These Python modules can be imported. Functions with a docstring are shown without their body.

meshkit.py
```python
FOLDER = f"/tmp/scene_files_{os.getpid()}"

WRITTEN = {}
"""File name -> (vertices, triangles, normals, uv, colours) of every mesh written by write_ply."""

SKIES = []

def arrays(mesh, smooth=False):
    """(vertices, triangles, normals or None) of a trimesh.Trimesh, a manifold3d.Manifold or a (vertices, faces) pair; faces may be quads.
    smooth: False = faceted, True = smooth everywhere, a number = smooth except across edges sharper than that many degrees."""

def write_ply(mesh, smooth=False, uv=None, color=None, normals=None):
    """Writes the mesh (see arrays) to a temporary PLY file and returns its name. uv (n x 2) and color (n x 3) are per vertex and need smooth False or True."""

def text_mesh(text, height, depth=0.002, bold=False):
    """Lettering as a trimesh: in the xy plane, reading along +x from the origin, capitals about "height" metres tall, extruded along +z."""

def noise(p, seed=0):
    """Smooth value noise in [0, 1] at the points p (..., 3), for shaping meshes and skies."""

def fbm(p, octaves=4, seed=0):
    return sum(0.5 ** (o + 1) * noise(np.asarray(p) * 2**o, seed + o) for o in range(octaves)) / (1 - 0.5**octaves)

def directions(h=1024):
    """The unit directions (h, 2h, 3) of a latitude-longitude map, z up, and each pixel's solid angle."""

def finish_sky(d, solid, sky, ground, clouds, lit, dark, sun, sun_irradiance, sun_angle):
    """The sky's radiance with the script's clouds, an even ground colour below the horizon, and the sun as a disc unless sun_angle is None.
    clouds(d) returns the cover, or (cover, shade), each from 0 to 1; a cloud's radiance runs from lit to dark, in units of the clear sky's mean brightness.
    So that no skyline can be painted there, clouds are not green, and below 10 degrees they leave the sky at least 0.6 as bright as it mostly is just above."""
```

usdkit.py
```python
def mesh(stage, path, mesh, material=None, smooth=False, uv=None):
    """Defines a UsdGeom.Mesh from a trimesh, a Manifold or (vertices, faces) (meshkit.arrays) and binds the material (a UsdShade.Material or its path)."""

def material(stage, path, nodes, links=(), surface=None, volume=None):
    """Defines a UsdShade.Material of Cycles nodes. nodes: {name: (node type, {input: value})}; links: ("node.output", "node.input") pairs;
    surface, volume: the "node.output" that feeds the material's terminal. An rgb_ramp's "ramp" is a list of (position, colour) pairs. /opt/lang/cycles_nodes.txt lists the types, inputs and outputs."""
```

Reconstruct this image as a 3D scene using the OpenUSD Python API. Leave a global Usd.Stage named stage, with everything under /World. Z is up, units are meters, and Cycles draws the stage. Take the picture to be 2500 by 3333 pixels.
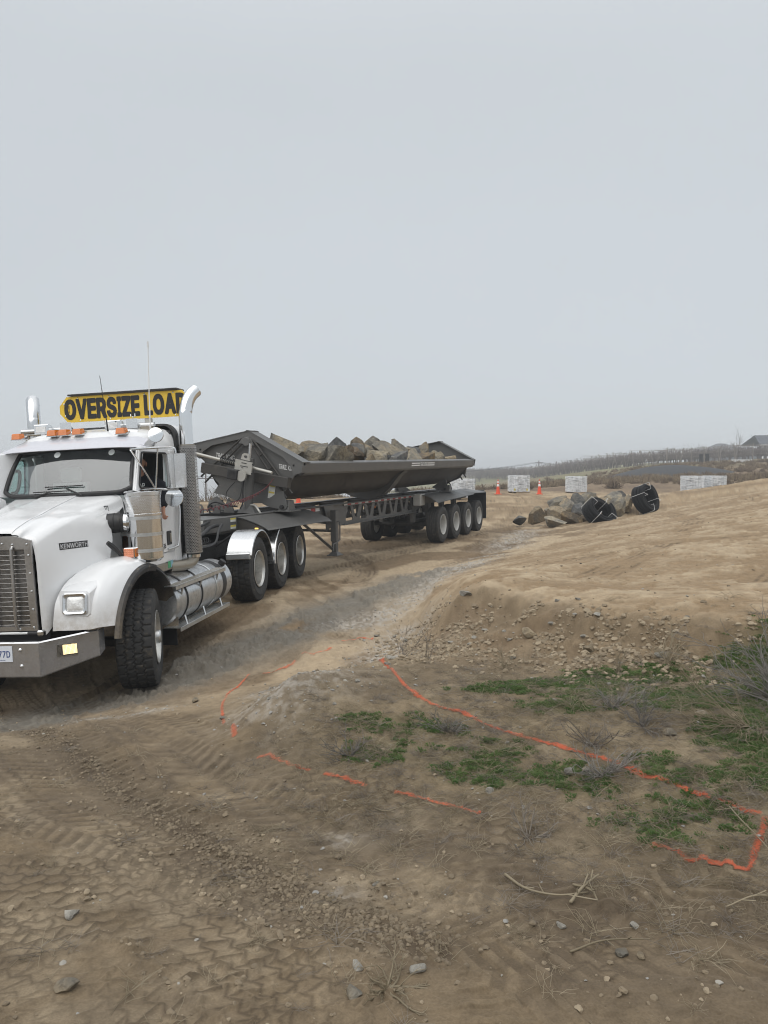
import math, random
import numpy as np, trimesh
from scipy.spatial import ConvexHull, cKDTree
from pxr import Usd, UsdGeom, UsdLux, UsdShade, Gf, Sdf, Vt
import usdkit, meshkit

stage = Usd.Stage.CreateInMemory()
UsdGeom.SetStageUpAxis(stage, 'Z')
UsdGeom.Xform.Define(stage, '/World')
UsdGeom.Scope.Define(stage, '/World/Looks')

# ------------------------------------------------------------------ camera, sky, sun, exposure
EYE = (0.0, 0.0, 2.05)
PITCH = math.atan2(136.5, 2450.0)
cam = UsdGeom.Camera.Define(stage, '/World/camera')
cam.CreateHorizontalApertureAttr(36.0)
cam.CreateFocalLengthAttr(36.0 * 2450 / 2500)
cam.CreateFStopAttr(0.0)
cp, sp = math.cos(PITCH), math.sin(PITCH)
cam.AddTransformOp().Set(Gf.Matrix4d(1, 0, 0, 0, 0, sp, cp, 0, 0, -cp, sp, 0, EYE[0], EYE[1], EYE[2], 1))
cam.CreateExposureAttr(0.0)

SUN_EL, SUN_AZ = math.radians(52), math.radians(215)      # azimuth from +y towards +x
sun_dir = np.array([math.sin(SUN_AZ) * math.cos(SUN_EL), math.cos(SUN_AZ) * math.cos(SUN_EL), math.sin(SUN_EL)])
sky_mat = usdkit.material(stage, '/World/Looks/overcast_sky', {
    'sky': ('sky_texture', {'sky_type': 'single_scattering', 'sun_disc': False, 'sun_elevation': SUN_EL, 'sun_rotation': SUN_AZ, 'altitude': 200.0}),
    'tc': ('texture_coordinate', {}),
    'sep': ('separate_xyz', {}),
    'el': ('map_range', {'range_type': 'smoothstep', 'from_min': 0.42, 'from_max': 1.0, 'to_min': 0.0, 'to_max': 1.0, 'clamp': True}),
    'mp': ('mapping', {'mapping_type': 'point', 'scale': (1.0, 1.0, 2.2)}),
    'n': ('noise_texture', {'scale': 1.3, 'detail': 4.0, 'roughness': 0.45}),
    'nr': ('map_range', {'from_min': 0.3, 'from_max': 0.7, 'to_min': 0.965, 'to_max': 1.035}),
    'grey': ('mix_color', {'a': (6.38, 6.78, 7.12), 'b': (12.9, 13.1, 13.3)}),
    'cloud': ('vector_math', {'math_type': 'scale'}),
    'mix': ('mix_color', {'fac': 0.93}),
    'bg': ('background_shader', {'strength': 0.1})},
    [('tc.generated', 'sep.vector'), ('sep.z', 'el.value'), ('el.result', 'grey.fac'), ('tc.generated', 'mp.vector'), ('mp.vector', 'n.vector'),
     ('n.fac', 'nr.value'), ('grey.result', 'cloud.vector1'), ('nr.result', 'cloud.scale'), ('sky.color', 'mix.a'), ('cloud.vector', 'mix.b'), ('mix.result', 'bg.color')],
    surface='bg.background')
dome = UsdLux.DomeLight.Define(stage, '/World/sky')
UsdShade.MaterialBindingAPI.Apply(dome.GetPrim()).Bind(sky_mat)
dome.GetPrim().SetCustomDataByKey('kind', 'structure')
sun = UsdLux.DistantLight.Define(stage, '/World/sun')
sun.CreateNormalizeAttr(True); sun.CreateIntensityAttr(0.4); sun.CreateAngleAttr(80.0); sun.CreateColorAttr(Gf.Vec3f(1.0, 0.965, 0.91))
zz = sun_dir; xx = np.cross([0, 0, 1.0], zz); xx /= np.linalg.norm(xx); yy = np.cross(zz, xx)
sun.AddTransformOp().Set(Gf.Matrix4d(*xx, 0, *yy, 0, *zz, 0, 0, 0, 100, 1))

# ------------------------------------------------------------------ helpers
used = {}
def numbered(name, parent='/World'):
    k = parent + '/' + name
    n = used.get(k, -1) + 1
    used[k] = n
    return f'{parent}/{name}' if n == 0 else f'{parent}/{name}_{n:03d}'

def tag(o, label=None, cat=None, group=None, kind=None):
    p = o.GetPrim() if hasattr(o, 'GetPrim') else o
    for k, v in (('label', label), ('category', cat), ('group', group), ('kind', kind)):
        if v: p.SetCustomDataByKey(k, v)
    return p

def thing(name, label=None, cat=None, group=None, M=None, parent='/World'):
    x = UsdGeom.Xform.Define(stage, numbered(name, parent))
    if M is not None: x.AddTransformOp().Set(Gf.Matrix4d(*[float(a) for a in np.asarray(M, float).T.ravel()]))
    return tag(x, label, cat, group)

def path_of(parent): return '/World' if parent is None else (parent if isinstance(parent, str) else str(parent.GetPath()))

def put(name, m, mat, parent=None, smooth=False, label=None, cat=None, group=None, kind=None, M=None):
    """One Mesh prim from a trimesh or an (v, f) pair."""
    if isinstance(m, MB): m = m.mesh()
    p = usdkit.mesh(stage, numbered(name, path_of(parent)), m, L[mat] if isinstance(mat, str) else mat, smooth=smooth)
    if M is not None: p.AddTransformOp().Set(Gf.Matrix4d(*[float(a) for a in np.asarray(M, float).T.ravel()]))
    tag(p, label, cat, group, kind)
    return p.GetPrim()

def copy_of(src, M, label=None, cat=None, group=None, name=None):
    """A copy of a thing under the next number, by internal reference."""
    was = src.GetCustomData()
    x = UsdGeom.Xform.Define(stage, numbered(name or src.GetName().rstrip('0123456789').rstrip('_')))
    x.GetPrim().GetReferences().AddInternalReference(src.GetPath())
    x.ClearXformOpOrder()
    x.AddTransformOp(opSuffix='place').Set(Gf.Matrix4d(*[float(a) for a in np.asarray(M, float).T.ravel()]))
    x.GetPrim().SetInstanceable(True)
    tag(x, label or was.get('label'), cat or was.get('category'), group or was.get('group'))
    return x.GetPrim()

def mat4(loc=(0, 0, 0), rz=0.0, rx=0.0, ry=0.0, s=1.0):
    R = trimesh.transformations.euler_matrix(rx, ry, rz, 'sxyz')
    S = np.diag([*(np.ones(3) * s), 1.0])
    T = np.eye(4); T[:3, 3] = loc
    return T @ R @ S

class MB:
    """Collects shapes into one mesh."""
    def __init__(s): s.v, s.f, s.n = [], [], 0
    def add(s, v, f, T=None):
        v = np.asarray(v, float); f = np.asarray(f, int)
        if f.shape[1] == 4: f = np.vstack([f[:, [0, 1, 2]], f[:, [0, 2, 3]]])
        if T is not None: v = v @ T[:3, :3].T + T[:3, 3]
        s.v.append(v); s.f.append(f + s.n); s.n += len(v)
        return s
    def tm(s, m, T=None): return s.add(m.vertices, m.faces, T)
    def mesh(s): return trimesh.Trimesh(np.vstack(s.v), np.vstack(s.f), process=False)
    def box(s, lo, hi, b=0.006, T=None):
        """A box between two corners with its edges chamfered."""
        lo, hi = np.minimum(lo, hi).astype(float), np.maximum(lo, hi).astype(float)
        b = min(b, *(0.45 * (hi - lo)))
        return s.hull([[(lo, hi)[i][0] + (b if a != 0 else 0) * (1 - 2 * i), (lo, hi)[j][1] + (b if a != 1 else 0) * (1 - 2 * j), (lo, hi)[k][2] + (b if a != 2 else 0) * (1 - 2 * k)]
                       for i in (0, 1) for j in (0, 1) for k in (0, 1) for a in range(3)], T)
    def hull(s, pts, T=None):
        pts = np.asarray(pts, float)
        h = ConvexHull(pts)
        f = h.simplices.copy()
        c = pts[h.vertices].mean(0)
        n = np.cross(pts[f[:, 1]] - pts[f[:, 0]], pts[f[:, 2]] - pts[f[:, 0]])
        flip = ((pts[f[:, 0]] - c) * n).sum(1) < 0
        f[flip] = f[flip][:, ::-1]
        return s.add(pts, f, T)
    def cyl(s, a, b, r, r2=None, n=16, caps=True, T=None, ch=0.0):
        a, b = np.asarray(a, float), np.asarray(b, float); r2 = r if r2 is None else r2
        d = b - a; Ln = np.linalg.norm(d); d = d / Ln
        if ch: return s.rev([(0, 0), (r - ch, 0), (r, ch), (r2, Ln - ch), (r2 - ch, Ln), (0, Ln)], a, d, n, T)
        return s.rev(([(0, 0)] if caps else []) + [(r, 0), (r2, Ln)] + ([(0, Ln)] if caps else []), a, d, n, T)
    def rev(s, prof, a=(0, 0, 0), d=(0, 0, 1), n=24, T=None, ang=2 * math.pi, start=0.0):
        """A profile of (radius, height) turned about the axis d through a."""
        a, d = np.asarray(a, float), np.asarray(d, float); d = d / np.linalg.norm(d)
        e1 = np.cross(d, [0, 0, 1.0] if abs(d[2]) < 0.9 else [1.0, 0, 0]); e1 /= np.linalg.norm(e1); e2 = np.cross(d, e1)
        full = abs(ang - 2 * math.pi) < 1e-6
        t = start + np.arange(n + (0 if full else 1)) / n * ang
        prof = np.asarray(prof, float); m = len(prof)
        ring = np.cos(t)[:, None] * e1 + np.sin(t)[:, None] * e2
        v = a + ring[:, None, :] * prof[None, :, 0, None] + d * prof[None, :, 1, None]
        k = len(t)
        i, j = np.meshgrid(np.arange(n), np.arange(m - 1), indexing='ij')
        i2 = (i + 1) % k
        q = np.stack([i * m + j, i2 * m + j, i2 * m + j + 1, i * m + j + 1], -1).reshape(-1, 4)
        return s.add(v.reshape(-1, 3), q, T)
    def tube(s, pts, r, n=8, T=None, caps=True):
        p = np.asarray(pts, float)
        r = np.broadcast_to(r, (len(p),)).astype(float)
        t = np.gradient(p, axis=0) if len(p) > 2 else np.array([p[1] - p[0]] * 2)
        t /= np.linalg.norm(t, axis=1, keepdims=True) + 1e-12
        a = np.zeros_like(p)
        a0 = np.cross(t[0], [0, 0, 1.0] if abs(t[0][2]) < 0.9 else [1.0, 0, 0]); a[0] = a0 / np.linalg.norm(a0)
        for i in range(1, len(p)):
            w = a[i - 1] - t[i] * (a[i - 1] @ t[i]); a[i] = w / (np.linalg.norm(w) + 1e-12)
        b = np.cross(t, a); g = np.arange(n) * 2 * math.pi / n
        v = p[:, None] + r[:, None, None] * (np.cos(g)[None, :, None] * a[:, None] + np.sin(g)[None, :, None] * b[:, None])
        i, j = np.meshgrid(np.arange(len(p) - 1), np.arange(n), indexing='ij')
        q = np.stack([i * n + j, i * n + (j + 1) % n, (i + 1) * n + (j + 1) % n, (i + 1) * n + j], -1).reshape(-1, 4)
        f = np.vstack([q[:, [0, 1, 2]], q[:, [0, 2, 3]]]); v = v.reshape(-1, 3)
        if caps:
            m = len(p) * n
            v = np.vstack([v, p[:1], p[-1:]])
            c = [[m, (k + 1) % n, k] for k in range(n)] + [[m + 1, m - n + k, m - n + (k + 1) % n] for k in range(n)]
            f = np.vstack([f, c])
        return s.add(v, f, T)
    def grid(s, P, T=None, closed=False, flip=False):
        """A loft: P is (rows, columns, 3)."""
        P = np.asarray(P, float); r, c = P.shape[:2]
        i, j = np.meshgrid(np.arange(r - 1), np.arange(c if closed else c - 1), indexing='ij')
        q = np.stack([i * c + j, i * c + (j + 1) % c, (i + 1) * c + (j + 1) % c, (i + 1) * c + j], -1).reshape(-1, 4)
        return s.add(P.reshape(-1, 3), q[:, ::-1] if flip else q, T)
    def plate(s, poly, t, axes=(0, 2), off=0.0, holes=(), T=None):
        """A polygon in two axes, extruded by t along the third from off."""
        from shapely.geometry import Polygon
        g = Polygon(poly, holes).buffer(0)
        for g in getattr(g, 'geoms', [g]):
            m = trimesh.creation.extrude_polygon(g, t, engine='earcut')
            third = ({0, 1, 2} - set(axes)).pop()
            v = np.zeros((len(m.vertices), 3)); v[:, axes[0]] = m.vertices[:, 0]; v[:, axes[1]] = m.vertices[:, 1]; v[:, third] = m.vertices[:, 2] + off
            par = {(0, 1): 1, (1, 2): 1, (0, 2): -1, (1, 0): -1, (2, 1): -1, (2, 0): 1}[tuple(axes)]
            s.add(v, m.faces if par > 0 else m.faces[:, ::-1], T)
        return s

def spline(pts, n):
    """A smooth curve through points (Catmull-Rom)."""
    p = np.asarray(pts, float); p = np.vstack([2 * p[0] - p[1], p, 2 * p[-1] - p[-2]])
    out = []
    m = len(p) - 3
    for t in np.linspace(0, m, n):
        i = min(int(t), m - 1); u = t - i
        a, b, c, d = p[i:i + 4]
        out.append(0.5 * (2 * b + (c - a) * u + (2 * a - 5 * b + 4 * c - d) * u * u + (3 * b - a - 3 * c + d) * u ** 3))
    return np.array(out)

def letters(text, height, depth=0.002, bold=True, width=None, x_scale=1.0):
    m = meshkit.text_mesh(text, height, depth, bold)
    if width: x_scale = width / (m.bounds[1][0] - m.bounds[0][0])
    m.apply_translation([-m.bounds[0][0], 0, 0]); m.vertices[:, 0] *= x_scale
    return m

def plane_T(o, ex, ey):
    """Places a flat thing: its x runs along ex, its y along ey, from o."""
    ex, ey = np.asarray(ex, float), np.asarray(ey, float); ex /= np.linalg.norm(ex)
    ez = np.cross(ex, ey); ez /= np.linalg.norm(ez); ey = np.cross(ez, ex)
    T = np.eye(4); T[:3, 0], T[:3, 1], T[:3, 2], T[:3, 3] = ex, ey, ez, o
    return T

# ------------------------------------------------------------------ materials
L = {}
def look(name, color, rough=0.5, metal=0.0, dirt=None, dirt_amt=0.0, dirt_scale=3.0, bump=0.0, bump_scale=40.0, rough_var=0.1, var=0.08, coat=0.0, low=None, **kw):
    """A principled look with uneven tone, gloss and dirt; low = (z from, z to): dust that settles towards the ground."""
    c = np.array(color, float)
    nodes = {'tc': ('texture_coordinate', {}), 'n': ('noise_texture', {'scale': dirt_scale, 'detail': 6.0, 'roughness': 0.62}),
             'tone': ('mix_color', {'a': tuple(c * (1 - var)), 'b': tuple(np.minimum(c * (1 + var), 0.95))}),
             'rr': ('map_range', {'from_min': 0.25, 'from_max': 0.75, 'to_min': max(rough - rough_var, 0.02), 'to_max': min(rough + rough_var, 1.0)}),
             'p': ('principled_bsdf', {'metallic': metal, 'coat_weight': coat, **kw})}
    links = [('tc.object', 'n.vector'), ('n.fac', 'tone.fac'), ('n.fac', 'rr.value'), ('rr.result', 'p.roughness')]
    last = 'tone.result'
    if dirt is not None:
        nodes['n2'] = ('noise_texture', {'scale': dirt_scale * 2.7, 'detail': 7.0, 'roughness': 0.7})
        nodes['dr'] = ('map_range', {'range_type': 'smoothstep', 'from_min': 0.62 - 0.4 * dirt_amt, 'from_max': 0.85 - 0.3 * dirt_amt, 'to_min': 0.0, 'to_max': min(1.0, 0.35 + dirt_amt), 'clamp': True})
        nodes['dm'] = ('mix_color', {'b': tuple(dirt)})
        links += [('tc.object', 'n2.vector'), ('n2.fac', 'dr.value'), (last, 'dm.a')]
        fac = 'dr.result'
        if low:
            nodes['sz'] = ('separate_xyz', {}); nodes['lo'] = ('map_range', {'from_min': low[1], 'from_max': low[0], 'to_min': 0.0, 'to_max': 1.0, 'clamp': True})
            nodes['ld'] = ('map_range', {'from_min': 0.3, 'from_max': 0.62, 'to_min': 0.15, 'to_max': 0.95, 'clamp': True})
            nodes['lm'] = ('math', {'math_type': 'multiply'}); nodes['lx'] = ('math', {'math_type': 'maximum'})
            links += [('tc.object', 'sz.vector'), ('sz.z', 'lo.value'), ('n2.fac', 'ld.value'), ('lo.result', 'lm.value1'), ('ld.result', 'lm.value2'), ('lm.value', 'lx.value1'), ('dr.result', 'lx.value2')]
            fac = 'lx.value'
        links.append((fac, 'dm.fac')); last = 'dm.result'
        if metal > 0.3:
            nodes['mm'] = ('map_range', {'from_min': 0.0, 'from_max': 1.0, 'to_min': metal, 'to_max': metal * 0.25}); links += [(fac, 'mm.value'), ('mm.result', 'p.metallic')]
    links.append((last, 'p.base_color'))
    if bump:
        nodes['nb'] = ('noise_texture', {'scale': bump_scale, 'detail': 5.0, 'roughness': 0.6}); nodes['b'] = ('bump', {'strength': 1.0, 'distance': bump})
        links += [('tc.object', 'nb.vector'), ('nb.fac', 'b.height'), ('b.normal', 'p.normal')]
    L[name] = usdkit.material(stage, f'/World/Looks/{name}', nodes, links, surface='p.BSDF')
    return L[name]

def glass(name, tint, f0=0.05, rough=0.01):
    L[name] = usdkit.material(stage, f'/World/Looks/{name}', {
        'w': ('layer_weight', {'blend': 0.5}), 'pw': ('math', {'math_type': 'power', 'value2': 5.0}), 'f': ('math', {'math_type': 'multiply_add', 'value2': 1 - f0, 'value3': f0}),
        't': ('transparent_bsdf', {'color': tint}), 'g': ('glossy_bsdf', {'color': (0.95, 0.97, 0.98), 'roughness': rough}), 'm': ('mix_closure', {})},
        [('w.facing', 'pw.value1'), ('pw.value', 'f.value1'), ('f.value', 'm.fac'), ('t.BSDF', 'm.closure1'), ('g.BSDF', 'm.closure2')], surface='m.closure')

DUST = (0.30, 0.24, 0.165)
look('white_paint', (0.74, 0.745, 0.75), 0.22, coat=0.6, dirt=DUST, dirt_amt=0.0, dirt_scale=4.0, var=0.006, low=(0.40, 0.85))
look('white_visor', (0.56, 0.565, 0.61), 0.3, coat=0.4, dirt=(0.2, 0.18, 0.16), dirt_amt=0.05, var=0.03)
look('black_trim', (0.018, 0.018, 0.019), 0.5, dirt=DUST, dirt_amt=0.12, var=0.2)
look('rubber_flare', (0.022, 0.022, 0.023), 0.55, dirt=DUST, dirt_amt=0.2, dirt_scale=5.0, var=0.25, low=(0.2, 0.9))
look('chrome', (0.78, 0.79, 0.80), 0.1, 1.0, rough_var=0.05, var=0.03)
look('chrome_used', (0.66, 0.67, 0.68), 0.2, 1.0, dirt=(0.28, 0.25, 0.2), dirt_amt=0.12, dirt_scale=5.0, rough_var=0.1)
look('bumper_chrome', (0.52, 0.53, 0.55), 0.16, 1.0, dirt=(0.16, 0.13, 0.10), dirt_amt=0.25, dirt_scale=4.0, rough_var=0.08, low=(0.1, 0.55))
look('aluminium', (0.62, 0.63, 0.63), 0.34, 1.0, dirt=(0.25, 0.22, 0.18), dirt_amt=0.12, rough_var=0.1)
look('tank_aluminium', (0.60, 0.61, 0.62), 0.3, 1.0, dirt=(0.22, 0.2, 0.17), dirt_amt=0.2, dirt_scale=4.0, rough_var=0.12, low=(0.15, 0.75))
look('fender_aluminium', (0.66, 0.67, 0.68), 0.27, 1.0, dirt=(0.2, 0.18, 0.15), dirt_amt=0.1, dirt_scale=9.0)
look('stack_shield', (0.42, 0.41, 0.40), 0.32, 1.0, dirt=(0.2, 0.18, 0.16), dirt_amt=0.15)
look('pipe_steel', (0.33, 0.30, 0.25), 0.45, 0.85, dirt=(0.18, 0.15, 0.11), dirt_amt=0.25)
look('rim_aluminium', (0.56, 0.55, 0.52), 0.36, 0.9, dirt=(0.30, 0.26, 0.2), dirt_amt=0.22, dirt_scale=7.0)
look('rim_painted', (0.46, 0.455, 0.43), 0.5, dirt=(0.26, 0.22, 0.17), dirt_amt=0.25, dirt_scale=6.0)
look('tyre_rubber', (0.028, 0.028, 0.028), 0.78, dirt=(0.14, 0.115, 0.082), dirt_amt=0.3, dirt_scale=6.0, var=0.2)
look('tyre_dusty', (0.034, 0.033, 0.032), 0.8, dirt=(0.14, 0.115, 0.085), dirt_amt=0.32, dirt_scale=5.0, var=0.2)
look('frame_black', (0.016, 0.016, 0.017), 0.6, dirt=(0.10, 0.085, 0.065), dirt_amt=0.2, var=0.2)
look('hose_black', (0.015, 0.015, 0.016), 0.5, dirt=(0.1, 0.09, 0.07), dirt_amt=0.2)
look('trailer_grey', (0.100, 0.099, 0.096), 0.42, dirt=(0.20, 0.175, 0.14), dirt_amt=0.2, dirt_scale=1.6, var=0.1, bump=0.002, bump_scale=3.0)
look('trailer_dark', (0.05, 0.046, 0.042), 0.55, dirt=(0.13, 0.11, 0.085), dirt_amt=0.2, dirt_scale=1.3, var=0.12)
look('galvanised', (0.42, 0.41, 0.38), 0.45, 0.6, dirt=(0.3, 0.27, 0.2), dirt_amt=0.2)
look('steel_rod', (0.55, 0.55, 0.55), 0.3, 1.0)
look('sign_yellow', (0.74, 0.49, 0.04), 0.45, dirt=(0.35, 0.26, 0.1), dirt_amt=0.06, dirt_scale=6.0, var=0.04)
look('letter_black', (0.012, 0.012, 0.013), 0.5, var=0.2)
look('letter_white', (0.72, 0.72, 0.71), 0.5)
look('badge_silver', (0.6, 0.6, 0.61), 0.3, 0.9)
look('amber_lens', (0.62, 0.16, 0.012), 0.18, coat=0.7, var=0.15, dirt_scale=12.0)
look('amber_led', (0.80, 0.30, 0.17), 0.25, coat=0.5, var=0.2, dirt_scale=30.0)
look('clear_lens', (0.80, 0.80, 0.77), 0.14, 0.25, coat=1.0, var=0.25, dirt_scale=40.0, bump=0.006, bump_scale=40.0)
look('reflector_red', (0.36, 0.022, 0.026), 0.35)
look('reflector_white', (0.62, 0.62, 0.62), 0.35, dirt=DUST, dirt_amt=0.12)
look('red_hose', (0.13, 0.025, 0.03), 0.4)
look('decal_white', (0.6, 0.6, 0.56), 0.5, dirt=(0.35, 0.32, 0.2), dirt_amt=0.1)
look('decal_yellow', (0.6, 0.5, 0.08), 0.5)
look('decal_green', (0.05, 0.3, 0.13), 0.4)
look('decal_blue', (0.2, 0.38, 0.45), 0.4)
look('interior_grey', (0.42, 0.44, 0.44), 0.8, var=0.06)
look('interior_dark', (0.05, 0.05, 0.052), 0.8)
look('headliner_black', (0.012, 0.012, 0.013), 0.9)
look('paper', (0.7, 0.74, 0.74), 0.7)
look('skin', (0.46, 0.25, 0.17), 0.5, var=0.08, dirt_scale=20.0, subsurface_weight=0.1)
look('hair', (0.03, 0.02, 0.014), 0.6)
look('hoodie_navy', (0.010, 0.012, 0.018), 0.9, bump=0.004, bump_scale=30.0)
look('plate_white', (0.66, 0.69, 0.74), 0.4)
look('plate_blue', (0.03, 0.06, 0.2), 0.4)
look('plate_red', (0.5, 0.04, 0.05), 0.4)
glass('windshield_glass', (0.70, 0.80, 0.78), 0.18)
glass('window_glass', (0.66, 0.80, 0.78), 0.06)
glass('lens_glass', (0.96, 0.96, 0.95), 0.05)
L['lamp_lit'] = usdkit.material(stage, '/World/Looks/lamp_lit', {'e': ('emission', {'color': (1.0, 0.78, 0.42), 'strength': 2.6})}, [], surface='e.emission')
L['lamp_soft'] = usdkit.material(stage, '/World/Looks/lamp_soft', {'e': ('emission', {'color': (1.0, 0.62, 0.16), 'strength': 1.6})}, [], surface='e.emission')

# ------------------------------------------------------------------ the ground: one sheet out to the fog
CTRL = np.array([-1.15,2.16,0.4,0,2.09,0.45,1.08,2.03,0.5,-1.98,3.78,0.2,-0.87,3.78,0.2,0,3.35,0.27,-2.88,5.55,0,-2.12,5.68,0,-1.28,5.59,0.03,0,3.89,0.25,0,0,0.45,0,-5,0.5,-4,-1,0.42,5,0,0.62,-8,-6,0.4,8,-6,0.8,-5,4,0.1,4,3,0.62,0,1,0.45,-2.69,8.41,-0.37,-4.67,8.68,-0.49,-3.35,7.29,-0.4,-4.73,7.47,-0.49,-2.19,12.23,-0.08,-2.01,13.56,-0.08,-1.83,14.9,-0.07,-4.17,12.49,-0.18,-3.81,15.17,-0.15,-2.45,10.29,-0.21,-4.43,10.56,-0.31,-6.9,10.9,-0.5,1.54,21.89,-0.05,-0.31,22.65,-0.08,3.03,25.49,-0.01,1.18,26.26,-0.04,-0.11,17.91,-0.1,-1.96,18.68,-0.12,-0.69,15.99,-0.11,-2.04,8.99,-0.25,-2,10.76,-0.12,-0.93,8.98,-0.06,-0.74,12,-0.02,0,13.5,0,0.96,15.63,0,2.66,18.55,0,5.38,23.88,0,-0.37,9.05,0,-1.31,6.18,0,-1.03,5.26,0.06,-0.85,5.1,0.12,-0.81,5.58,0.2,-0.48,5.78,0.28,0,5.52,0.36,0.42,5.11,0.42,-0.63,5.06,0.18,-0.2,4.79,0.28,0.19,4.47,0.34,-0.2,6.97,0.12,0.83,8.06,0.66,1.24,7.55,0.7,1.64,6.63,0.74,2.31,5.9,0.8,2.81,5.45,0.86,0.27,8.04,0.16,0.4,6.51,0.33,0.92,6.36,0.45,1.45,5.86,0.55,2.13,5.43,0.66,2.6,5.04,0.74,0.77,9.34,0.4,0.57,9.27,0.22,1.29,4.8,0.52,2.2,4.42,0.64,0.81,4.89,0.45,0.78,4.14,0.38,1.36,3.84,0.5,1.78,3.57,0.58,1.46,3.04,0.5,0.53,3.64,0.35,1,3.19,0.42,0.77,2.83,0.42,2.58,8.36,0.78,3.82,7.44,0.92,3.53,11.49,0.78,5.44,10.63,1.05,7.7,15.08,1.25,11.98,23.49,1.38,6.41,18.42,0.62,9.63,23.56,0.8,12.85,28.61,1,1.26,12.27,0.34,2.67,15.15,0.3,6.82,23.8,0.3,10.01,29.5,0.34,16.16,36,1.08,19.37,38,1.65,13.47,34,0.52,17,46,0.5,10,44,0.5,24,40,1.7,24,20,1.9,16,8,1.6,12,0,1.2,10,30,0.55,22,48,0.5,5.6,30,-0.05,3,26,-0.1,-2,33,0.05,6,42,0.5,0,45,0.42,-8,45,0.2,-14,45,0.1,10,50,0.62,-22,40,-0.2,-30,25,-0.3,-14,20,-0.25,-12,10,-0.4,-14,32,0,-20,8,-0.4,22.02,72,1.11,36.69,75,1.59,11.02,60,0.58,40.74,100,2.78,53.46,105,3.12,24.67,110,0.71,30.57,100,1.81,60,100,3.5,60,50,2.6,50,10,2.2,63.22,135,3.92,51.94,150,3.15,46.47,190,1.51,39.15,240,-0.88,110,140,4.6,100,190,4.3,70,200,3.9,45,230,1.6,20,250,0.5,-30,55,-1.5,-10,58,-0.8,2,62,0.1,-60,40,-4,-60,80,-9,-20,90,-6,-10,120,-8,10,130,-1.5,-80,150,-18,-20,200,-14,5,220,-4,20,300,-4,60,300,1,-60,0,-2,-50,-40,-1,0,-50,1,60,-40,3,120,60,5,130,0,4,-140,20,-16,-60,300,-28,120,300,4,-100,-100,-4,100,-100,4,200,200,6,200,0,6,-200,-100,-16,-200,200,-36,0,400,-10,200,400,5,-200,400,-44,0,-200,2]).reshape(-1, 3)
ROW_STEP = (1 / 1.75 - 1 / 62.0) / 900
_rng = np.random.default_rng(11)
_TAB = _rng.random((8, 256, 256)).astype(np.float32)
def vn(x, y, k=0):
    """Smooth value noise in the plane, 0 to 1."""
    x, y = np.asarray(x, float), np.asarray(y, float)
    i, j = np.floor(x).astype(np.int64), np.floor(y).astype(np.int64)
    u, v = x - i, y - j
    u, v = u * u * (3 - 2 * u), v * v * (3 - 2 * v)
    T = _TAB[k % 8]; i0, j0, i1, j1 = i & 255, j & 255, (i + 1) & 255, (j + 1) & 255
    return (T[i0, j0] * (1 - u) + T[i1, j0] * u) * (1 - v) + (T[i0, j1] * (1 - u) + T[i1, j1] * u) * v
def fb(x, y, oct=4, k=0, gain=0.5):
    s, a, tot = 0.0, 1.0, 0.0
    for o in range(oct):
        s = s + a * vn(x * 2 ** o + 17.3 * o, y * 2 ** o - 9.1 * o, k + o); tot += a; a *= gain
    return s / tot
def ss(a, b, x):
    t = np.clip((np.asarray(x, float) - a) / (b - a), 0, 1); return t * t * (3 - 2 * t)

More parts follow.
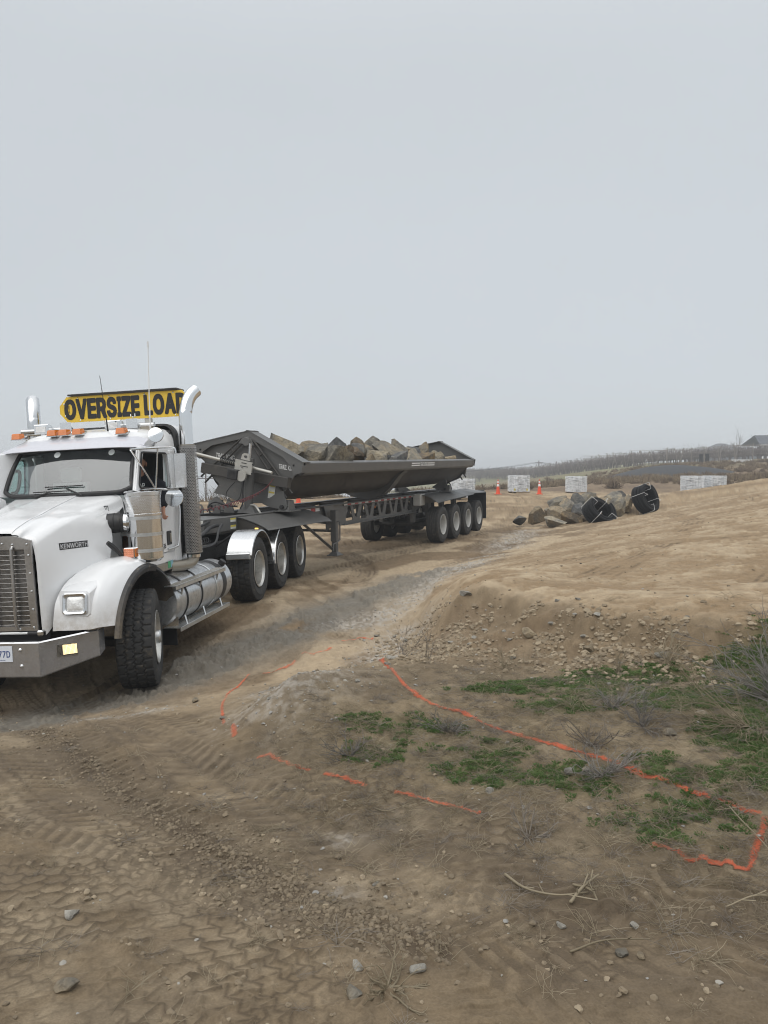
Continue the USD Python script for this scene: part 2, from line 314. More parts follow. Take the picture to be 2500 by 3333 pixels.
_n = len(CTRL)
def _ker(x, y):
    return np.sqrt((x[..., None] - CTRL[:, 0]) ** 2 + (y[..., None] - CTRL[:, 1]) ** 2 + 0.09)
_A = np.zeros((_n + 3, _n + 3)); _A[:_n, :_n] = -_ker(CTRL[:, 0], CTRL[:, 1]) - 0.02 * np.eye(_n)
_A[:_n, _n] = 1; _A[:_n, _n + 1:] = CTRL[:, :2]; _A[_n, :_n] = 1; _A[_n + 1:, :_n] = CTRL[:, :2].T
_c = np.linalg.solve(_A, np.r_[CTRL[:, 2], 0, 0, 0])
def base_z(x, y):
    x, y = np.asarray(x, float), np.asarray(y, float)
    out = np.empty(x.shape); X, Y, O = x.ravel(), y.ravel(), out.ravel()
    for i in range(0, len(X), 40000):
        a, b = X[i:i + 40000], Y[i:i + 40000]
        O[i:i + 40000] = -(_ker(a, b) @ _c[:_n]) + _c[_n] + _c[_n + 1] * a + _c[_n + 2] * b
    z = O.reshape(x.shape)
    r = np.hypot(x, y)
    return z - ss(260, 1200, r) * (30 + 0.02 * r)              # far off the land falls away into the fog

_paths = {}
def line_d(x, y, pts, reach, step=0.03):
    """Distance along, signed distance across and where it is near, for a smooth path."""
    key = (tuple(map(tuple, pts)), step)
    if key not in _paths:
        q = np.asarray(pts, float)
        p = spline(q, max(int(np.linalg.norm(np.diff(q, axis=0), axis=1).sum() / step), 8))
        t = np.gradient(p, axis=0); t /= np.linalg.norm(t, axis=1, keepdims=True)
        _paths[key] = p, np.r_[0, np.cumsum(np.linalg.norm(np.diff(p, axis=0), axis=1))], t, cKDTree(p)
    p, s, t, tree = _paths[key]
    X, Y = x.ravel(), y.ravel()
    lo, hi = p.min(0) - reach, p.max(0) + reach
    idx = np.nonzero((X > lo[0]) & (X < hi[0]) & (Y > lo[1]) & (Y < hi[1]))[0]
    if not len(idx): return idx, None, None, 1
    d, k = tree.query(np.c_[X[idx], Y[idx]], distance_upper_bound=reach)
    ok = np.isfinite(d); idx, k = idx[ok], k[ok]
    rel = np.c_[X[idx], Y[idx]] - p[k]
    return idx, s[k] + (rel * t[k]).sum(1), rel[:, 0] * -t[k][:, 1] + rel[:, 1] * t[k][:, 0], s[-1]

# wheel ruts: path, width, depth, kind of tread
RUTS = [
    ([(-5.6, 10.4), (-4.41, 8.73), (-3.32, 7.09), (-2.05, 5.12), (-1.28, 4.08), (-0.76, 3.44), (-0.36, 3.02), (0.03, 2.61), (0.6, 1.9)], 0.46, 0.022, 1),
    ([(-5.2, 8.6), (-3.9, 6.6), (-2.36, 4.52), (-1.61, 3.74), (-1.07, 3.19), (-0.72, 2.75), (-0.41, 2.41), (0.0, 1.8)], 0.44, 0.012, 2),
    ([(-4.3, 10.6), (-3.75, 8.9), (-2.85, 7.3), (-1.9, 6.0), (-1.2, 4.9), (-0.55, 4.05), (0.0, 3.4), (0.8, 2.6)], 0.4, 0.010, 1),
    ([(-3.2, 3.3), (-1.68, 3.2), (-1.26, 3.17), (-0.76, 3.18), (-0.36, 3.21), (0.05, 3.5), (0.5, 4.0)], 0.42, 0.010, 2),
    ([(2.4, 1.9), (1.24, 2.34), (0.92, 2.52), (0.57, 2.82), (0.25, 3.25), (-0.07, 3.69), (-0.48, 4.28), (-1.4, 5.6), (-2.4, 6.8)], 0.42, 0.014, 1),
    ([(2.4, 2.2), (1.38, 2.63), (0.98, 2.96), (0.58, 3.42), (0.1, 3.85), (-0.6, 4.75)], 0.36, 0.010, 2),
    ([(-0.35, 1.6), (-0.26, 2.12), (-0.2, 2.44), (-0.09, 2.77), (0.1, 3.2)], 0.36, 0.010, 2),
    ([(-2.6, 2.9), (-1.33, 2.51), (-0.92, 2.3), (-0.5, 2.0), (0.3, 1.7)], 0.42, 0.010, 2),
    ([(-3.0, 4.1), (-1.9, 3.9), (-1.1, 3.75), (-0.3, 3.95), (0.3, 4.6)], 0.4, 0.02, 2),
    ([(2.8, 2.7), (2.0, 2.75), (1.3, 2.85), (0.7, 2.2), (0.4, 1.7)], 0.4, 0.022, 1),
    ([(-4.4, 5.4), (-3.0, 4.0), (-2.0, 3.1), (-1.3, 2.55), (-0.8, 2.15), (-0.3, 1.7)], 0.42, 0.014, 2),
    ([(-3.0, 5.6), (-2.2, 4.75), (-1.45, 4.0), (-0.95, 3.3), (-0.55, 2.7), (-0.1, 2.0)], 0.42, 0.012, 2),
    ([(-4.0, 7.9), (-3.1, 6.2), (-2.3, 5.05), (-1.7, 4.3)], 0.42, 0.014, 1),
    ([(-2.6, 2.2), (-1.4, 2.75), (-0.6, 2.85), (0.3, 2.7), (1.2, 2.15)], 0.42, 0.012, 2),
    ([(0.15, 1.7), (0.05, 2.3), (0.15, 2.9), (0.45, 3.5)], 0.36, 0.013, 2),
    ([(2.6, 3.0), (1.8, 2.6), (1.0, 2.45), (0.2, 2.6), (-0.5, 3.0), (-1.4, 3.7), (-2.6, 4.5)], 0.4, 0.012, 1),
    # the haul road under and behind the truck
    ([(-3.4, 6.4), (-3.0, 8.2), (-2.35, 11.0), (-1.75, 14.5), (0.2, 19.0), (1.8, 22.0), (3.8, 27.0), (6.6, 36.0), (8, 46)], 0.5, 0.05, 3),
    ([(-5.6, 6.6), (-5.0, 8.8), (-4.3, 12.0), (-3.7, 15.2), (-2.0, 20.0), (-0.4, 23.0), (1.6, 28.0), (3.6, 37.0), (4.5, 47)], 0.5, 0.05, 3),
    ([(-1.9, 18.1), (0.94, 21.5), (3.55, 25.0), (6.3, 30.5), (8.1, 35.5), (9, 45)], 0.5, 0.03, 3),
    ([(1.0, 15.4), (1.75, 16.63), (3.6, 20.6), (6.43, 28.16), (9.4, 36), (12, 46)], 0.5, 0.025, 3),
    ([(2.1, 19.0), (2.92, 21.45), (5.0, 28.3), (7.5, 31.6), (10.45, 32.6), (14, 33)], 0.5, 0.035, 3),
    ([(-2.6, 24), (0.0, 27), (2.5, 30.5), (4.0, 35.0), (4.6, 42)], 0.55, 0.04, 3),
    ([(-8, 21), (-3, 24.5), (2, 29.5), (7, 34.5), (14, 38), (22, 41)], 0.55, 0.04, 3),
    ([(-10, 25), (-4, 28.5), (2, 32.5), (8, 37.0), (16, 41)], 0.6, 0.04, 3),
    ([(-14, 29), (-5, 32), (4, 36.0), (12, 42)], 0.6, 0.04, 3),
    ([(-14, 34), (-4, 36.5), (6, 40.0), (13, 45)], 0.6, 0.04, 3),
    ([(-14, 38), (-4, 40), (6, 43.5)], 0.6, 0.04, 3),
    ([(-1.3, 19.9), (-0.7, 18.3), (-0.45, 16.6), (-0.4, 15.2), (-0.62, 13.6)], 0.45, 0.03, 3),
    ([(-1.8, 15.2), (-1.1, 13.4), (-0.55, 11.6), (-0.35, 10.2), (-0.6, 8.8)], 0.38, 0.025, 2),
    ([(-1.5, 12.6), (-1.05, 11.2), (-0.9, 9.9), (-1.15, 8.7), (-1.7, 7.6)], 0.4, 0.025, 2),
    # across the raised pad
    ([(2.2, 8.4), (4.5, 12.0), (7.0, 17.0), (9.0, 24.0), (10.0, 31)], 0.5, 0.02, 3),
    ([(3.6, 7.2), (6.5, 11.5), (9.6, 17.5), (12.0, 26.0)], 0.5, 0.02, 3),
    ([(1.6, 10.8), (4.6, 11.6), (8.0, 11.0), (14, 9)], 0.5, 0.015, 3),
]
TAG = np.array([[-2.7, 8.35]])
def near_line(x, y, pts, w):
    """1 on a path, falling to 0 over w."""
    out = np.zeros(x.size)
    idx, s, t, Ln = line_d(x, y, pts, w * 1.6, 0.1)
    if len(idx): out[idx] = np.exp(-(t / w) ** 2 * 2) * ss(-w, 0, s) * ss(-w, 0, Ln - s)
    return out.reshape(x.shape)
def blob(x, y, items):
    out = np.zeros_like(x)
    for cx, cy, rx, ry, a in items:
        c, s = math.cos(a), math.sin(a); dx, dy = x - cx, y - cy
        out = np.maximum(out, np.exp(-(((dx * c + dy * s) / rx) ** 2 + ((-dx * s + dy * c) / ry) ** 2)))
    return out

def zones(x, y):
    """What the soil is where: each from 0 to 1."""
    n = fb(x * 1.7, y * 1.7, 4, 1)
    b = base_z(x, y)
    gr = np.hypot(np.gradient(b, axis=0), 0) if False else None
    z = {}
    pad_edge = np.interp(y, [0, 3, 5.2, 5.9, 6.63, 7.55, 8.06, 9.0, 10.4, 12.5, 15.4, 20, 24.8, 33, 38, 41], [9, 6, 2.95, 2.33, 1.66, 1.22, .84, .66, .64, 1.15, 2.6, 5.2, 7.2, 11.3, 14.5, 20])
    z['pad'] = ss(-0.12, 0.14, x - pad_edge + (n - 0.5) * 0.7) * ss(4.6, 6.2, y + 0.25 * x + (n - .5)) * ss(46, 40, y)
    z['bank'] = blob(x, y, [(0.40, 8.6, 0.40, 0.9, 0), (0.55, 7.5, 0.75, 0.55, 0), (1.1, 6.85, 0.75, 0.45, -0.6), (1.85, 6.05, 0.9, 0.42, -0.6), (2.7, 5.35, 1.0, 0.34, -0.35), (0.5, 7.0, 0.65, 0.5, 0)]) * (1 - 0.8 * z['pad'])
    z['grey'] = np.clip(near_line(x, y, [(-3.4, 7.2), (-2.5, 8.3), (-1.85, 9.2), (-1.2, 9.9), (-0.6, 11.3), (0.1, 12.4), (0.9, 14.2)], 1.05) * 1.3 * ss(0.25, 0.55, n + 0.12), 0, 1)
    z['gravel'] = np.clip(near_line(x, y, [(-0.35, 9.9), (0.1, 10.4), (0.5, 11.0), (1.02, 12.85), (1.6, 14.8), (2.45, 17.06)], 0.55) + near_line(x, y, [(-0.9, 6.6), (-0.33, 7.38), (0.05, 8.4), (0.3, 9.39)], 0.45)
                          + near_line(x, y, [(3.0, 19), (4.2, 23.4), (5.0, 26)], 0.8) * 0.9 + blob(x, y, [(-0.72, 5.75, 0.42, 0.5, 0.4), (-0.15, 7.1, 0.7, 0.25, 0.5), (-2.35, 6.9, 0.35, 0.18, 0.2), (-0.15, 3.62, 0.16, 0.1, 0), (-0.28, 3.0, 0.18, 0.13, 0.4), (0.0, 3.75, 0.14, 0.1, 0)]), 0, 1) * ss(0.3, 0.5, n + 0.08)
    g = blob(x, y, [(1.2, 5.45, 0.5, 0.24, 0.1), (1.75, 5.45, 0.5, 0.3, -0.3), (2.0, 4.75, 0.55, 0.34, -0.5), (2.1, 4.1, 0.4, 0.4, -0.8), (1.2, 4.85, 0.35, 0.14, -0.5), (0.85, 5.35, 0.4, 0.12, -0.2), (2.5, 4.6, 0.5, 0.7, 0), (1.55, 4.95, 0.5, 0.2, -0.4), (2.8, 5.2, 0.6, 0.3, -.3), (3.6, 4.6, .9, .5, -.4)])
    t = blob(x, y, [(-0.05, 5.0, 0.32, 0.13, -0.3), (0.3, 4.75, 0.3, 0.12, -0.4), (0.72, 4.4, 0.22, 0.13, -0.7), (0.55, 4.15, 0.45, 0.25, -0.7), (1.0, 3.9, 0.35, 0.2, -0.9), (1.5, 3.75, 0.3, 0.2, -0.9), (1.35, 3.3, 0.35, 0.28, -0.4), (0.05, 4.55, 0.4, 0.2, -0.6), (1.9, 3.6, 0.3, 0.5, -.7)])
    gn = fb(x * 5, y * 5, 3, 4)
    z['green'] = np.clip(ss(0.18, 0.75, g * (0.45 + 1.0 * gn)) + 0.6 * ss(0.22, 0.85, t * (0.35 + 1.0 * gn)), 0, 1)
    z['straw'] = np.clip(blob(x, y, [(0.4, 4.3, 1.0, 0.8, -0.6), (1.5, 3.5, 0.9, 0.8, -0.7), (1.6, 4.8, 1.3, 0.9, -0.4), (-0.2, 4.95, 0.7, 0.5, -0.3), (2.4, 3.6, 0.6, 1.4, 0.3)]) * (0.5 + n), 0, 1)
    z['fore'] = ss(8.6, 6.6, y - 0.35 * x + (n - 0.5) * 1.2) * (1 - z['pad'])
    z['brush'] = ss(46, 54, y + (n - 0.5) * 10 + 0.0 * x) * ss(130, 100, y)
    z['hill'] = ss(86, 112, y + (fb(x * .06, y * .06, 3, 2) - 0.5) * 50)
    return z, b, n

LIP = [(1.15, 12.8), (0.66, 10.6), (0.66, 9.0), (0.83, 8.06), (1.24, 7.5), (1.66, 6.63), (2.33, 5.9), (2.95, 5.3), (4.2, 4.7), (6.3, 4.0)]
def lip_step(x, y, n):
    """The crumbled edge where the graded fill breaks off."""
    out = np.zeros(x.size)
    idx, s, t, Ln = line_d(x, y, LIP, 1.6, 0.05)
    if len(idx):
        nn = n.ravel()[idx]; xi, yi = x.ravel()[idx], y.ravel()[idx]
        d = t + (fb(xi * 3, yi * 3, 4, 2) - .5) * .5
        out[idx] = (.14 * ss(-.20, .05, d) - .09) * ss(1.55, .3, np.abs(t)) * ss(0, 1.2, s) * ss(0, 1.2, Ln - s) * ss(1.58, 1.2, np.abs(t))
    return out.reshape(x.shape)
def ground(x, y, full=False):
    """Height of the ground, and its colour and wetness if asked."""
    x, y = np.asarray(x, float), np.asarray(y, float)
    z, b, n = zones(x, y)
    r = np.hypot(x, y)
    near = ss(70, 25, r)
    dr = r * r * ROW_STEP
    def fine(wave): return ss(0.75 * wave, 0.3 * wave, dr)          # nothing finer than the sheet can carry
    h = b.copy()
    # trampled mud in front, rubble on the bank, thin broken crust on the pad
    f1 = fb(x * 2.6, y * 2.6, 5, 2); f2 = fb(x * 13, y * 13, 4, 3); f4 = fb(x * 38, y * 38, 4, 6, 0.6)
    rg1 = 1 - np.abs(fb(x * 5.0, y * 5.0, 4, 5) - 0.5) * 2; rg2 = 1 - np.abs(fb(x * 11.0, y * 11.0, 4, 1) - 0.5) * 2
    cr = fb(x * 1.6, y * 1.9, 5, 6, 0.6); cr2 = fb(x * 4.3, y * 5.0, 4, 0, 0.6)
    fo, pd, bk, gy = z['fore'], z['pad'], z['bank'], z['grey']
    rough = 0.05 * fo + 2.2 * bk + 0.6 * z['gravel'] + 0.8 * z['straw'] * 0.7 + 0.3 + 0.5 * gy
    mound = (np.exp(-(((x + 0.30) / 0.85) ** 2 + ((y - 6.25) / 0.85) ** 2)) * 0.15 + 0.12 * np.exp(-(((x + 0.62) / 0.42) ** 2 + ((y - 5.6) / 0.4) ** 2))
             + 0 * x)
    h += mound * (0.75 + 0.5 * f1) + lip_step(x, y, n)
    smooth_h = h.copy()
    h += near * ((f1 - 0.5) * 0.05 * (0.6 - 0.25 * fo + 1.2 * bk + 1.2 * gy) + (f2 - 0.5) * 0.016 * rough * fine(.16) + (f4 - 0.5) * (0.008 + 0.012 * rough) * fine(.06))
    h += near * fo * (ss(0.90, 1.0, rg1) * 0.008 * ss(.45, .6, f1) + ss(0.88, 1.0, rg2) * 0.005) * fine(.12)
    h += near * ss(0.55, 0.70, f2) * ss(0.45, 0.62, fb(x * 1.9, y * 1.9, 3, 7)) * 0.024 * (0.15 + 0.1 * fo + 1.4 * bk + 0.3 * gy) * fine(.2)
    h += near * pd * (ss(0.50, 0.53, cr) * 0.016 + ss(0.52, 0.56, cr2) * 0.010)
    h += near * (1 - pd) * (1 - fo) * (ss(0.5, 0.54, cr) * 0.016 + ss(0.52, 0.56, cr2) * 0.008)
    h += near * gy * (ss(0.80, 1.0, rg1) * 0.05 - 0.02 + (fb(x * 3.2, y * 3.2, 2, 7, .5) - .5) * .09 * fine(.4))
    fresh = np.zeros_like(h); clod = np.zeros_like(h); lines = np.zeros_like(h)
    S0 = smooth_h.ravel(); H, F, Cl, Ls = h.ravel(), fresh.ravel(), clod.ravel(), lines.ravel()
    for k, (pts, w, d, kind) in enumerate(RUTS):
        idx, s, t, Ln = line_d(x, y, pts, w * 1.25)
        if not len(idx): continue
        xi, yi = x.ravel()[idx], y.ravel()[idx]
        fade = ss(0, 0.6, s) * ss(0, 0.6, Ln - s) * (0.45 + 0.55 * ss(0.3, 0.5, fb(xi * 1.1, yi * 1.1, 2, k)))
        jit = (vn(s * 5, t * 0 + k, 1) - 0.5) * 0.05
        a = np.abs(t + jit) / (w / 2)
        inside = ss(1.06, 0.9, a)
        rim = np.exp(-((a - 1.14) / 0.16) ** 2)
        cl = fb(xi * 17, yi * 17, 3, 2)
        z1 = -d * 0.8 * inside + rim * (0.1 + 0.75 * ss(0.42, 0.7, cl)) * d * (0.8 if kind < 3 else 0.6)
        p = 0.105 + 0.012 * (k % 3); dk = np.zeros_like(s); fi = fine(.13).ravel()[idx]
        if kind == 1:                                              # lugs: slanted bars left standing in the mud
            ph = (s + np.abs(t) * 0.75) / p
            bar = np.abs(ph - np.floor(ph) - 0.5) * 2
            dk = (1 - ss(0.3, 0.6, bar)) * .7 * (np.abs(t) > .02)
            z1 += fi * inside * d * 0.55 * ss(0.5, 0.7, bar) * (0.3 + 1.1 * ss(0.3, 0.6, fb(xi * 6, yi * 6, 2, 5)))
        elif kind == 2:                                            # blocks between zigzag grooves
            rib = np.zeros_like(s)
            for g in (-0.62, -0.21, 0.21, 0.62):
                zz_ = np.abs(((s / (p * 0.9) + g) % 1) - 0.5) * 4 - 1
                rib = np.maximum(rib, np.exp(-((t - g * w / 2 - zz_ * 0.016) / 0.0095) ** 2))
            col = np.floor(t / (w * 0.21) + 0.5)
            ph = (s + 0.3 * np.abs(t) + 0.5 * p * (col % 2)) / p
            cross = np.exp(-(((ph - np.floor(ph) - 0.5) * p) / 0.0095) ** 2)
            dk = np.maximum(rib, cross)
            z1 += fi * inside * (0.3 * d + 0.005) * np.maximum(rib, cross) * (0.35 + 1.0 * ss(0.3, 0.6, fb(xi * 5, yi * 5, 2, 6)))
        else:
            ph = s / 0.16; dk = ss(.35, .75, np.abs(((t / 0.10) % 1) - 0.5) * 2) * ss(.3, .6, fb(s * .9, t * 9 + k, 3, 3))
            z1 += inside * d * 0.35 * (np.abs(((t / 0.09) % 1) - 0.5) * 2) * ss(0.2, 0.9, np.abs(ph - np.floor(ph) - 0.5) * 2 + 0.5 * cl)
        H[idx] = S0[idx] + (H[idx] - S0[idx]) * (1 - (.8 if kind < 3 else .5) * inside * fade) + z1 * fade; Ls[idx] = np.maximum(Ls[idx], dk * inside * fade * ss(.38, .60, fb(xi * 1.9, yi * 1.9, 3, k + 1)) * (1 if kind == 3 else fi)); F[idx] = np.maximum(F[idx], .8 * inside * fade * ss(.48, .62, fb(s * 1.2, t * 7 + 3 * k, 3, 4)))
        F[idx] = np.maximum(F[idx], inside * fade * .55); Cl[idx] = np.maximum(Cl[idx], rim * fade)
    # the hollows that the front wheels stand in
    if not full: return H.reshape(x.shape)
    F, Cl, Ls = F.reshape(x.shape), Cl.reshape(x.shape), Ls.reshape(x.shape)
    m2, m3, m4 = fb(x * 0.9 + 5, y * 0.9, 4, 3), fb(x * 6, y * 6, 4, 1), fb(x * 22, y * 22, 3, 5)
    def col(*c): return np.array(c)[None]
    def mixc(a, b, f): return a + (b - a) * np.clip(f, 0, 1)[..., None]
    sh = x.shape
    c = np.broadcast_to(col(0.325, 0.262, 0.182), sh + (3,)).copy()                    # road: pale dried silt
    c = mixc(c, col(0.150, 0.108, 0.066), ss(0.44, 0.58, m2) * 0.85)
    c = mixc(c, col(0.110, 0.078, 0.047), F * 0.8 + Cl * 0.6)
    c = mixc(c, col(0.186, 0.144, 0.093), z['fore'])                                    # damp trampled mud
    c = mixc(c, col(0.290, 0.240, 0.168), z['fore'] * .8 * ss(0.5, 0.68, m2 * 0.55 + m3 * 0.5) * 0.9)
    c = mixc(c, col(0.125, 0.098, 0.068), z['fore'] * (ss(0.45, 0.62, fb(x * 1.4, y * 1.4, 4, 0)) * 0.6 + Cl * 0.4))
    c = mixc(c, col(0.185, 0.145, 0.098), z['fore'] * F * 0.3)
    c = mixc(c, col(0.335, 0.272, 0.190), z['pad'])                                     # dry fill
    c = mixc(c, col(0.200, 0.145, 0.088), z['pad'] * np.clip(ss(0.53, 0.48, cr) * 0.45 + ss(0.56, 0.50, cr2) * 0.3 + ss(0.5, 0.62, m2) * 0.45 + F * 0.5 + ss(0.52, 0.62, m3) * 0.45, 0, 0.92))
    c = mixc(c, col(0.235, 0.180, 0.118), z['bank'] * 0.95)
    c = mixc(c, col(0.145, 0.105, 0.066), z['bank'] * ss(0.46, 0.62, m3) * 0.75)
    c = mixc(c, col(0.138, 0.133, 0.119), z['grey'] * (0.7 + 0.3 * m3))
    c = mixc(c, col(0.30, 0.28, 0.25), z['gravel'] * (0.3 + 0.9 * ss(0.4, 0.65, m4)))
    c = mixc(c, col(0.175, 0.145, 0.095), z['straw'] * 0.55)
    c = mixc(c, col(0.085, 0.090, 0.040), z['green'] * 0.75)
    far = ss(22, 42, y)
    c = mixc(c, col(0.30, 0.230, 0.145), far * 0.5 * (1 - z['brush']))
    c = mixc(c, col(0.165, 0.118, 0.072), far * ss(0.48, 0.6, fb(x * 0.45, y * 1.1, 4, 2)) * 0.8)
    c = mixc(c, col(0.175, 0.132, 0.088), z['brush'])
    c = mixc(c, col(0.12, 0.088, 0.060), z['brush'] * ss(0.45, 0.62, fb(x * 0.35, y * 0.35, 4, 3)) * 0.8)
    c = mixc(c, col(0.145, 0.150, 0.078), z['hill'] * 0.85)
    c = mixc(c, col(0.165, 0.135, 0.090), z['hill'] * ss(0.45, 0.6, fb(x * 0.1, y * 0.1, 4, 5)) * 0.75)
    band = np.maximum(near_line(x, y, [(-3.0, 6.3), (-1.95, 4.95), (-1.15, 3.95), (-0.62, 3.3), (-0.2, 2.85), (0.2, 2.5)], 0.20), .75 * near_line(x, y, [(2.3, 2.1), (1.3, 2.45), (0.75, 2.75), (0.3, 3.3), (-0.05, 3.75)], 0.16))
    c = mixc(c, col(0.075, 0.056, 0.037), band * ss(.40, .58, .5 * m3 + .5 * m4 + .04) * .85)
    c = mixc(c, col(0.070, 0.052, 0.034), Ls * .7)  # dark tread lines: shadow of their ridges put into the soil colour
    c *= np.array([1.15, 1.115, 1.07])
    c *= (1 - .13 * z['fore'])[..., None]
    c *= (0.80 + 0.40 * m4)[..., None] * (0.88 + 0.24 * m3)[..., None]
    wet = np.clip(z['fore'] * (0.25 + 0.5 * F) + 0.15 * z['green'], 0, 1)
    return H.reshape(sh), c, wet

def gz1(x, y): return float(ground(np.array([float(x)]), np.array([float(y)]))[0])
def gzs(x, y): return ground(np.asarray(x, float), np.asarray(y, float))

# the sheet: rings about the place where one stands, closer together in front of it
a_front = np.radians(np.linspace(-36, 36, 860)); a_rest = np.radians(np.linspace(36, 324, 110))[1:-1]
ang = np.r_[a_front, a_rest]
k = np.linspace(1 / 1.75, 1 / 62.0, 900)
rad = np.r_[0.35, 0.8, 1.2, 1.5, 1 / k, np.geomspace(63.5, 1500, 90)]
R_, A_ = np.meshgrid(rad, ang, indexing='ij')
GX, GY = R_ * np.sin(A_), R_ * np.cos(A_)
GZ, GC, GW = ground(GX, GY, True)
mb = MB(); mb.grid(np.stack([GX, GY, GZ], -1), closed=True, flip=True)
cv = np.array([[0, 0, float(GZ[0].mean())]])
gm = mb.mesh()
tri = np.vstack([gm.faces, [[len(gm.vertices), j, (j + 1) % len(ang)] for j in range(len(ang))]])
gv = np.vstack([gm.vertices, cv])
nrm = np.cross(gv[tri[:, 1]] - gv[tri[:, 0]], gv[tri[:, 2]] - gv[tri[:, 0]])
if nrm[:, 2].mean() < 0: tri = tri[:, ::-1]
else: tri[-len(ang):] = tri[-len(ang):] if nrm[-1, 2] > 0 else tri[-len(ang):, ::-1]

L['soil'] = usdkit.material(stage, '/World/Looks/soil', {
    'c': ('attribute', {'attribute': 'soil'}), 'w': ('attribute', {'attribute': 'wet'}),
    'g': ('geometry', {}),
    'n1': ('noise_texture', {'scale': 120.0, 'detail': 6.0, 'roughness': 0.68}), 'n2': ('noise_texture', {'scale': 260.0, 'detail': 3.0, 'roughness': 0.6}),
    'v': ('voronoi_texture', {'scale': 38.0, 'feature': 'f1', 'randomness': 1.0}),
    'r1': ('map_range', {'from_min': 0.3, 'from_max': 0.7, 'to_min': 0.78, 'to_max': 1.22}),
    'm1': ('vector_math', {'math_type': 'scale'}),
    'vr': ('map_range', {'from_min': 0.1, 'from_max': 0.6, 'to_min': 1.0, 'to_max': 0.0, 'clamp': True}),
    'ha': ('math', {'math_type': 'multiply', 'value2': 0.55}), 'hb': ('math', {'math_type': 'multiply_add', 'value2': 0.35}),
    'hc': ('math', {'math_type': 'multiply_add', 'value2': 0.3}),
    'b': ('bump', {'strength': 0.8, 'distance': 0.005}),
    'rg': ('map_range', {'from_min': 0.0, 'from_max': 1.0, 'to_min': 0.95, 'to_max': 0.62}),
    'p': ('principled_bsdf', {'specular_ior_level': 0.25, 'diffuse_roughness': 0.6})},
    [('g.position', 'n1.vector'), ('g.position', 'n2.vector'), ('g.position', 'v.vector'), ('n1.fac', 'r1.value'), ('c.color', 'm1.vector1'), ('r1.result', 'm1.scale'), ('m1.vector', 'p.base_color'),
     ('v.distance', 'vr.value'), ('n1.fac', 'ha.value1'), ('n2.fac', 'hb.value1'), ('ha.value', 'hb.value3'), ('vr.result', 'hc.value1'), ('hb.value', 'hc.value3'), ('hc.value', 'b.height'), ('b.normal', 'p.normal'),
     ('w.fac', 'rg.value'), ('rg.result', 'p.roughness')], surface='p.BSDF')
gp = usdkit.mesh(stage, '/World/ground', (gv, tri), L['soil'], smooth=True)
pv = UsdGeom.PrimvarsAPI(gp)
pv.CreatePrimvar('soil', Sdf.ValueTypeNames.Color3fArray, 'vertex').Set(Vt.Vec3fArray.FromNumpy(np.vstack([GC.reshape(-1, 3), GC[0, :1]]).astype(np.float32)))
pv.CreatePrimvar('wet', Sdf.ValueTypeNames.FloatArray, 'vertex').Set(Vt.FloatArray.FromNumpy(np.r_[GW.ravel(), 0].astype(np.float32)))
tag(gp, kind='structure')

# ------------------------------------------------------------------ wheels
def tyre_mesh(R, W, rim, kind, N=200, seed=0):
    """A tyre about the x axis with its tread cut in."""
    rg = np.random.default_rng(seed)
    mt = {'steer': 44, 'drive': 30, 'trailer': 36}[kind]
    t = np.linspace(-1, 1, mt)
    side = [(rim + 0.005, 0.40), (rim + 0.03, 0.45), (rim + 0.09, 0.50), ((rim + R) / 2 + 0.02, 0.515), (R - 0.09, 0.50), (R - 0.045, 0.475), (R - 0.022, 0.46)]
    prof = [(r, -x * W) for r, x in side] + [(R - 0.010 * abs(a) ** 3, a * 0.445 * W) for a in t] + [(r, x * W) for r, x in side[::-1]]
    prof = np.array(prof)
    a = np.arange(N) / N * 2 * math.pi
    rr = np.broadcast_to(prof[:, 0], (N, len(prof))).copy()
    T, A = np.meshgrid(t, a)
    S = A * R
    if kind == 'steer':
        z = np.abs(((S / 0.062) % 1) - 0.5) * 4 - 1
        g = np.zeros_like(T)
        for c in (-0.5, 0.0, 0.5): g = np.maximum(g, np.exp(-((T - c - z * 0.075) / 0.055) ** 2))
        rib = np.floor((T + 1.0 - z * 0.075) / 0.5)
        ph = (S / 0.124 + 0.5 * (rib % 2) + 0.1 * z * 0) % 1
        x = np.exp(-((ph - 0.5) / 0.08) ** 2)
        d = np.maximum(g, x * 0.95) * 0.019
    elif kind == 'drive':
        rib = np.floor((T + 1.0) / 0.5)
        ph = (S / 0.095 + 0.5 * (rib % 2) + T * 0.25) % 1
        d = np.maximum(np.exp(-((ph - 0.5) / 0.10) ** 2), sum(np.exp(-((T - c) / 0.05) ** 2) for c in (-0.5, 0, 0.5)).clip(0, 1)) * 0.015
    else:
        z = np.abs(((S / 0.05) % 1) - 0.5) * 4 - 1
        d = sum(np.exp(-((T - c - z * 0.02) / 0.035) ** 2) for c in (-0.6, -0.2, 0.2, 0.6)).clip(0, 1) * 0.012
        ph = (S / 0.09 + 0.2 * T) % 1
        d = np.maximum(d, np.exp(-((ph - 0.5) / 0.06) ** 2) * 0.006 * (np.abs(T) > 0.62))
    rr[:, len(side):len(side) + mt] -= d
    v = np.stack([np.broadcast_to(prof[:, 1], rr.shape), rr * np.cos(a)[:, None], rr * np.sin(a)[:, None]], -1)
    v = np.concatenate([v, v[:1]], 0)
    return MB().grid(v, flip=True).mesh()

_tyres = {}
def tyre_of(kind):
    if kind not in _tyres:
        _tyres[kind] = {'steer': lambda: tyre_mesh(0.55, 0.40, 0.285, 'steer', 300), 'drive': lambda: tyre_mesh(0.525, 0.41, 0.285, 'drive', 200),
                        'trailer': lambda: tyre_mesh(0.525, 0.385, 0.285, 'trailer', 200)}[kind]()
    return _tyres[kind]

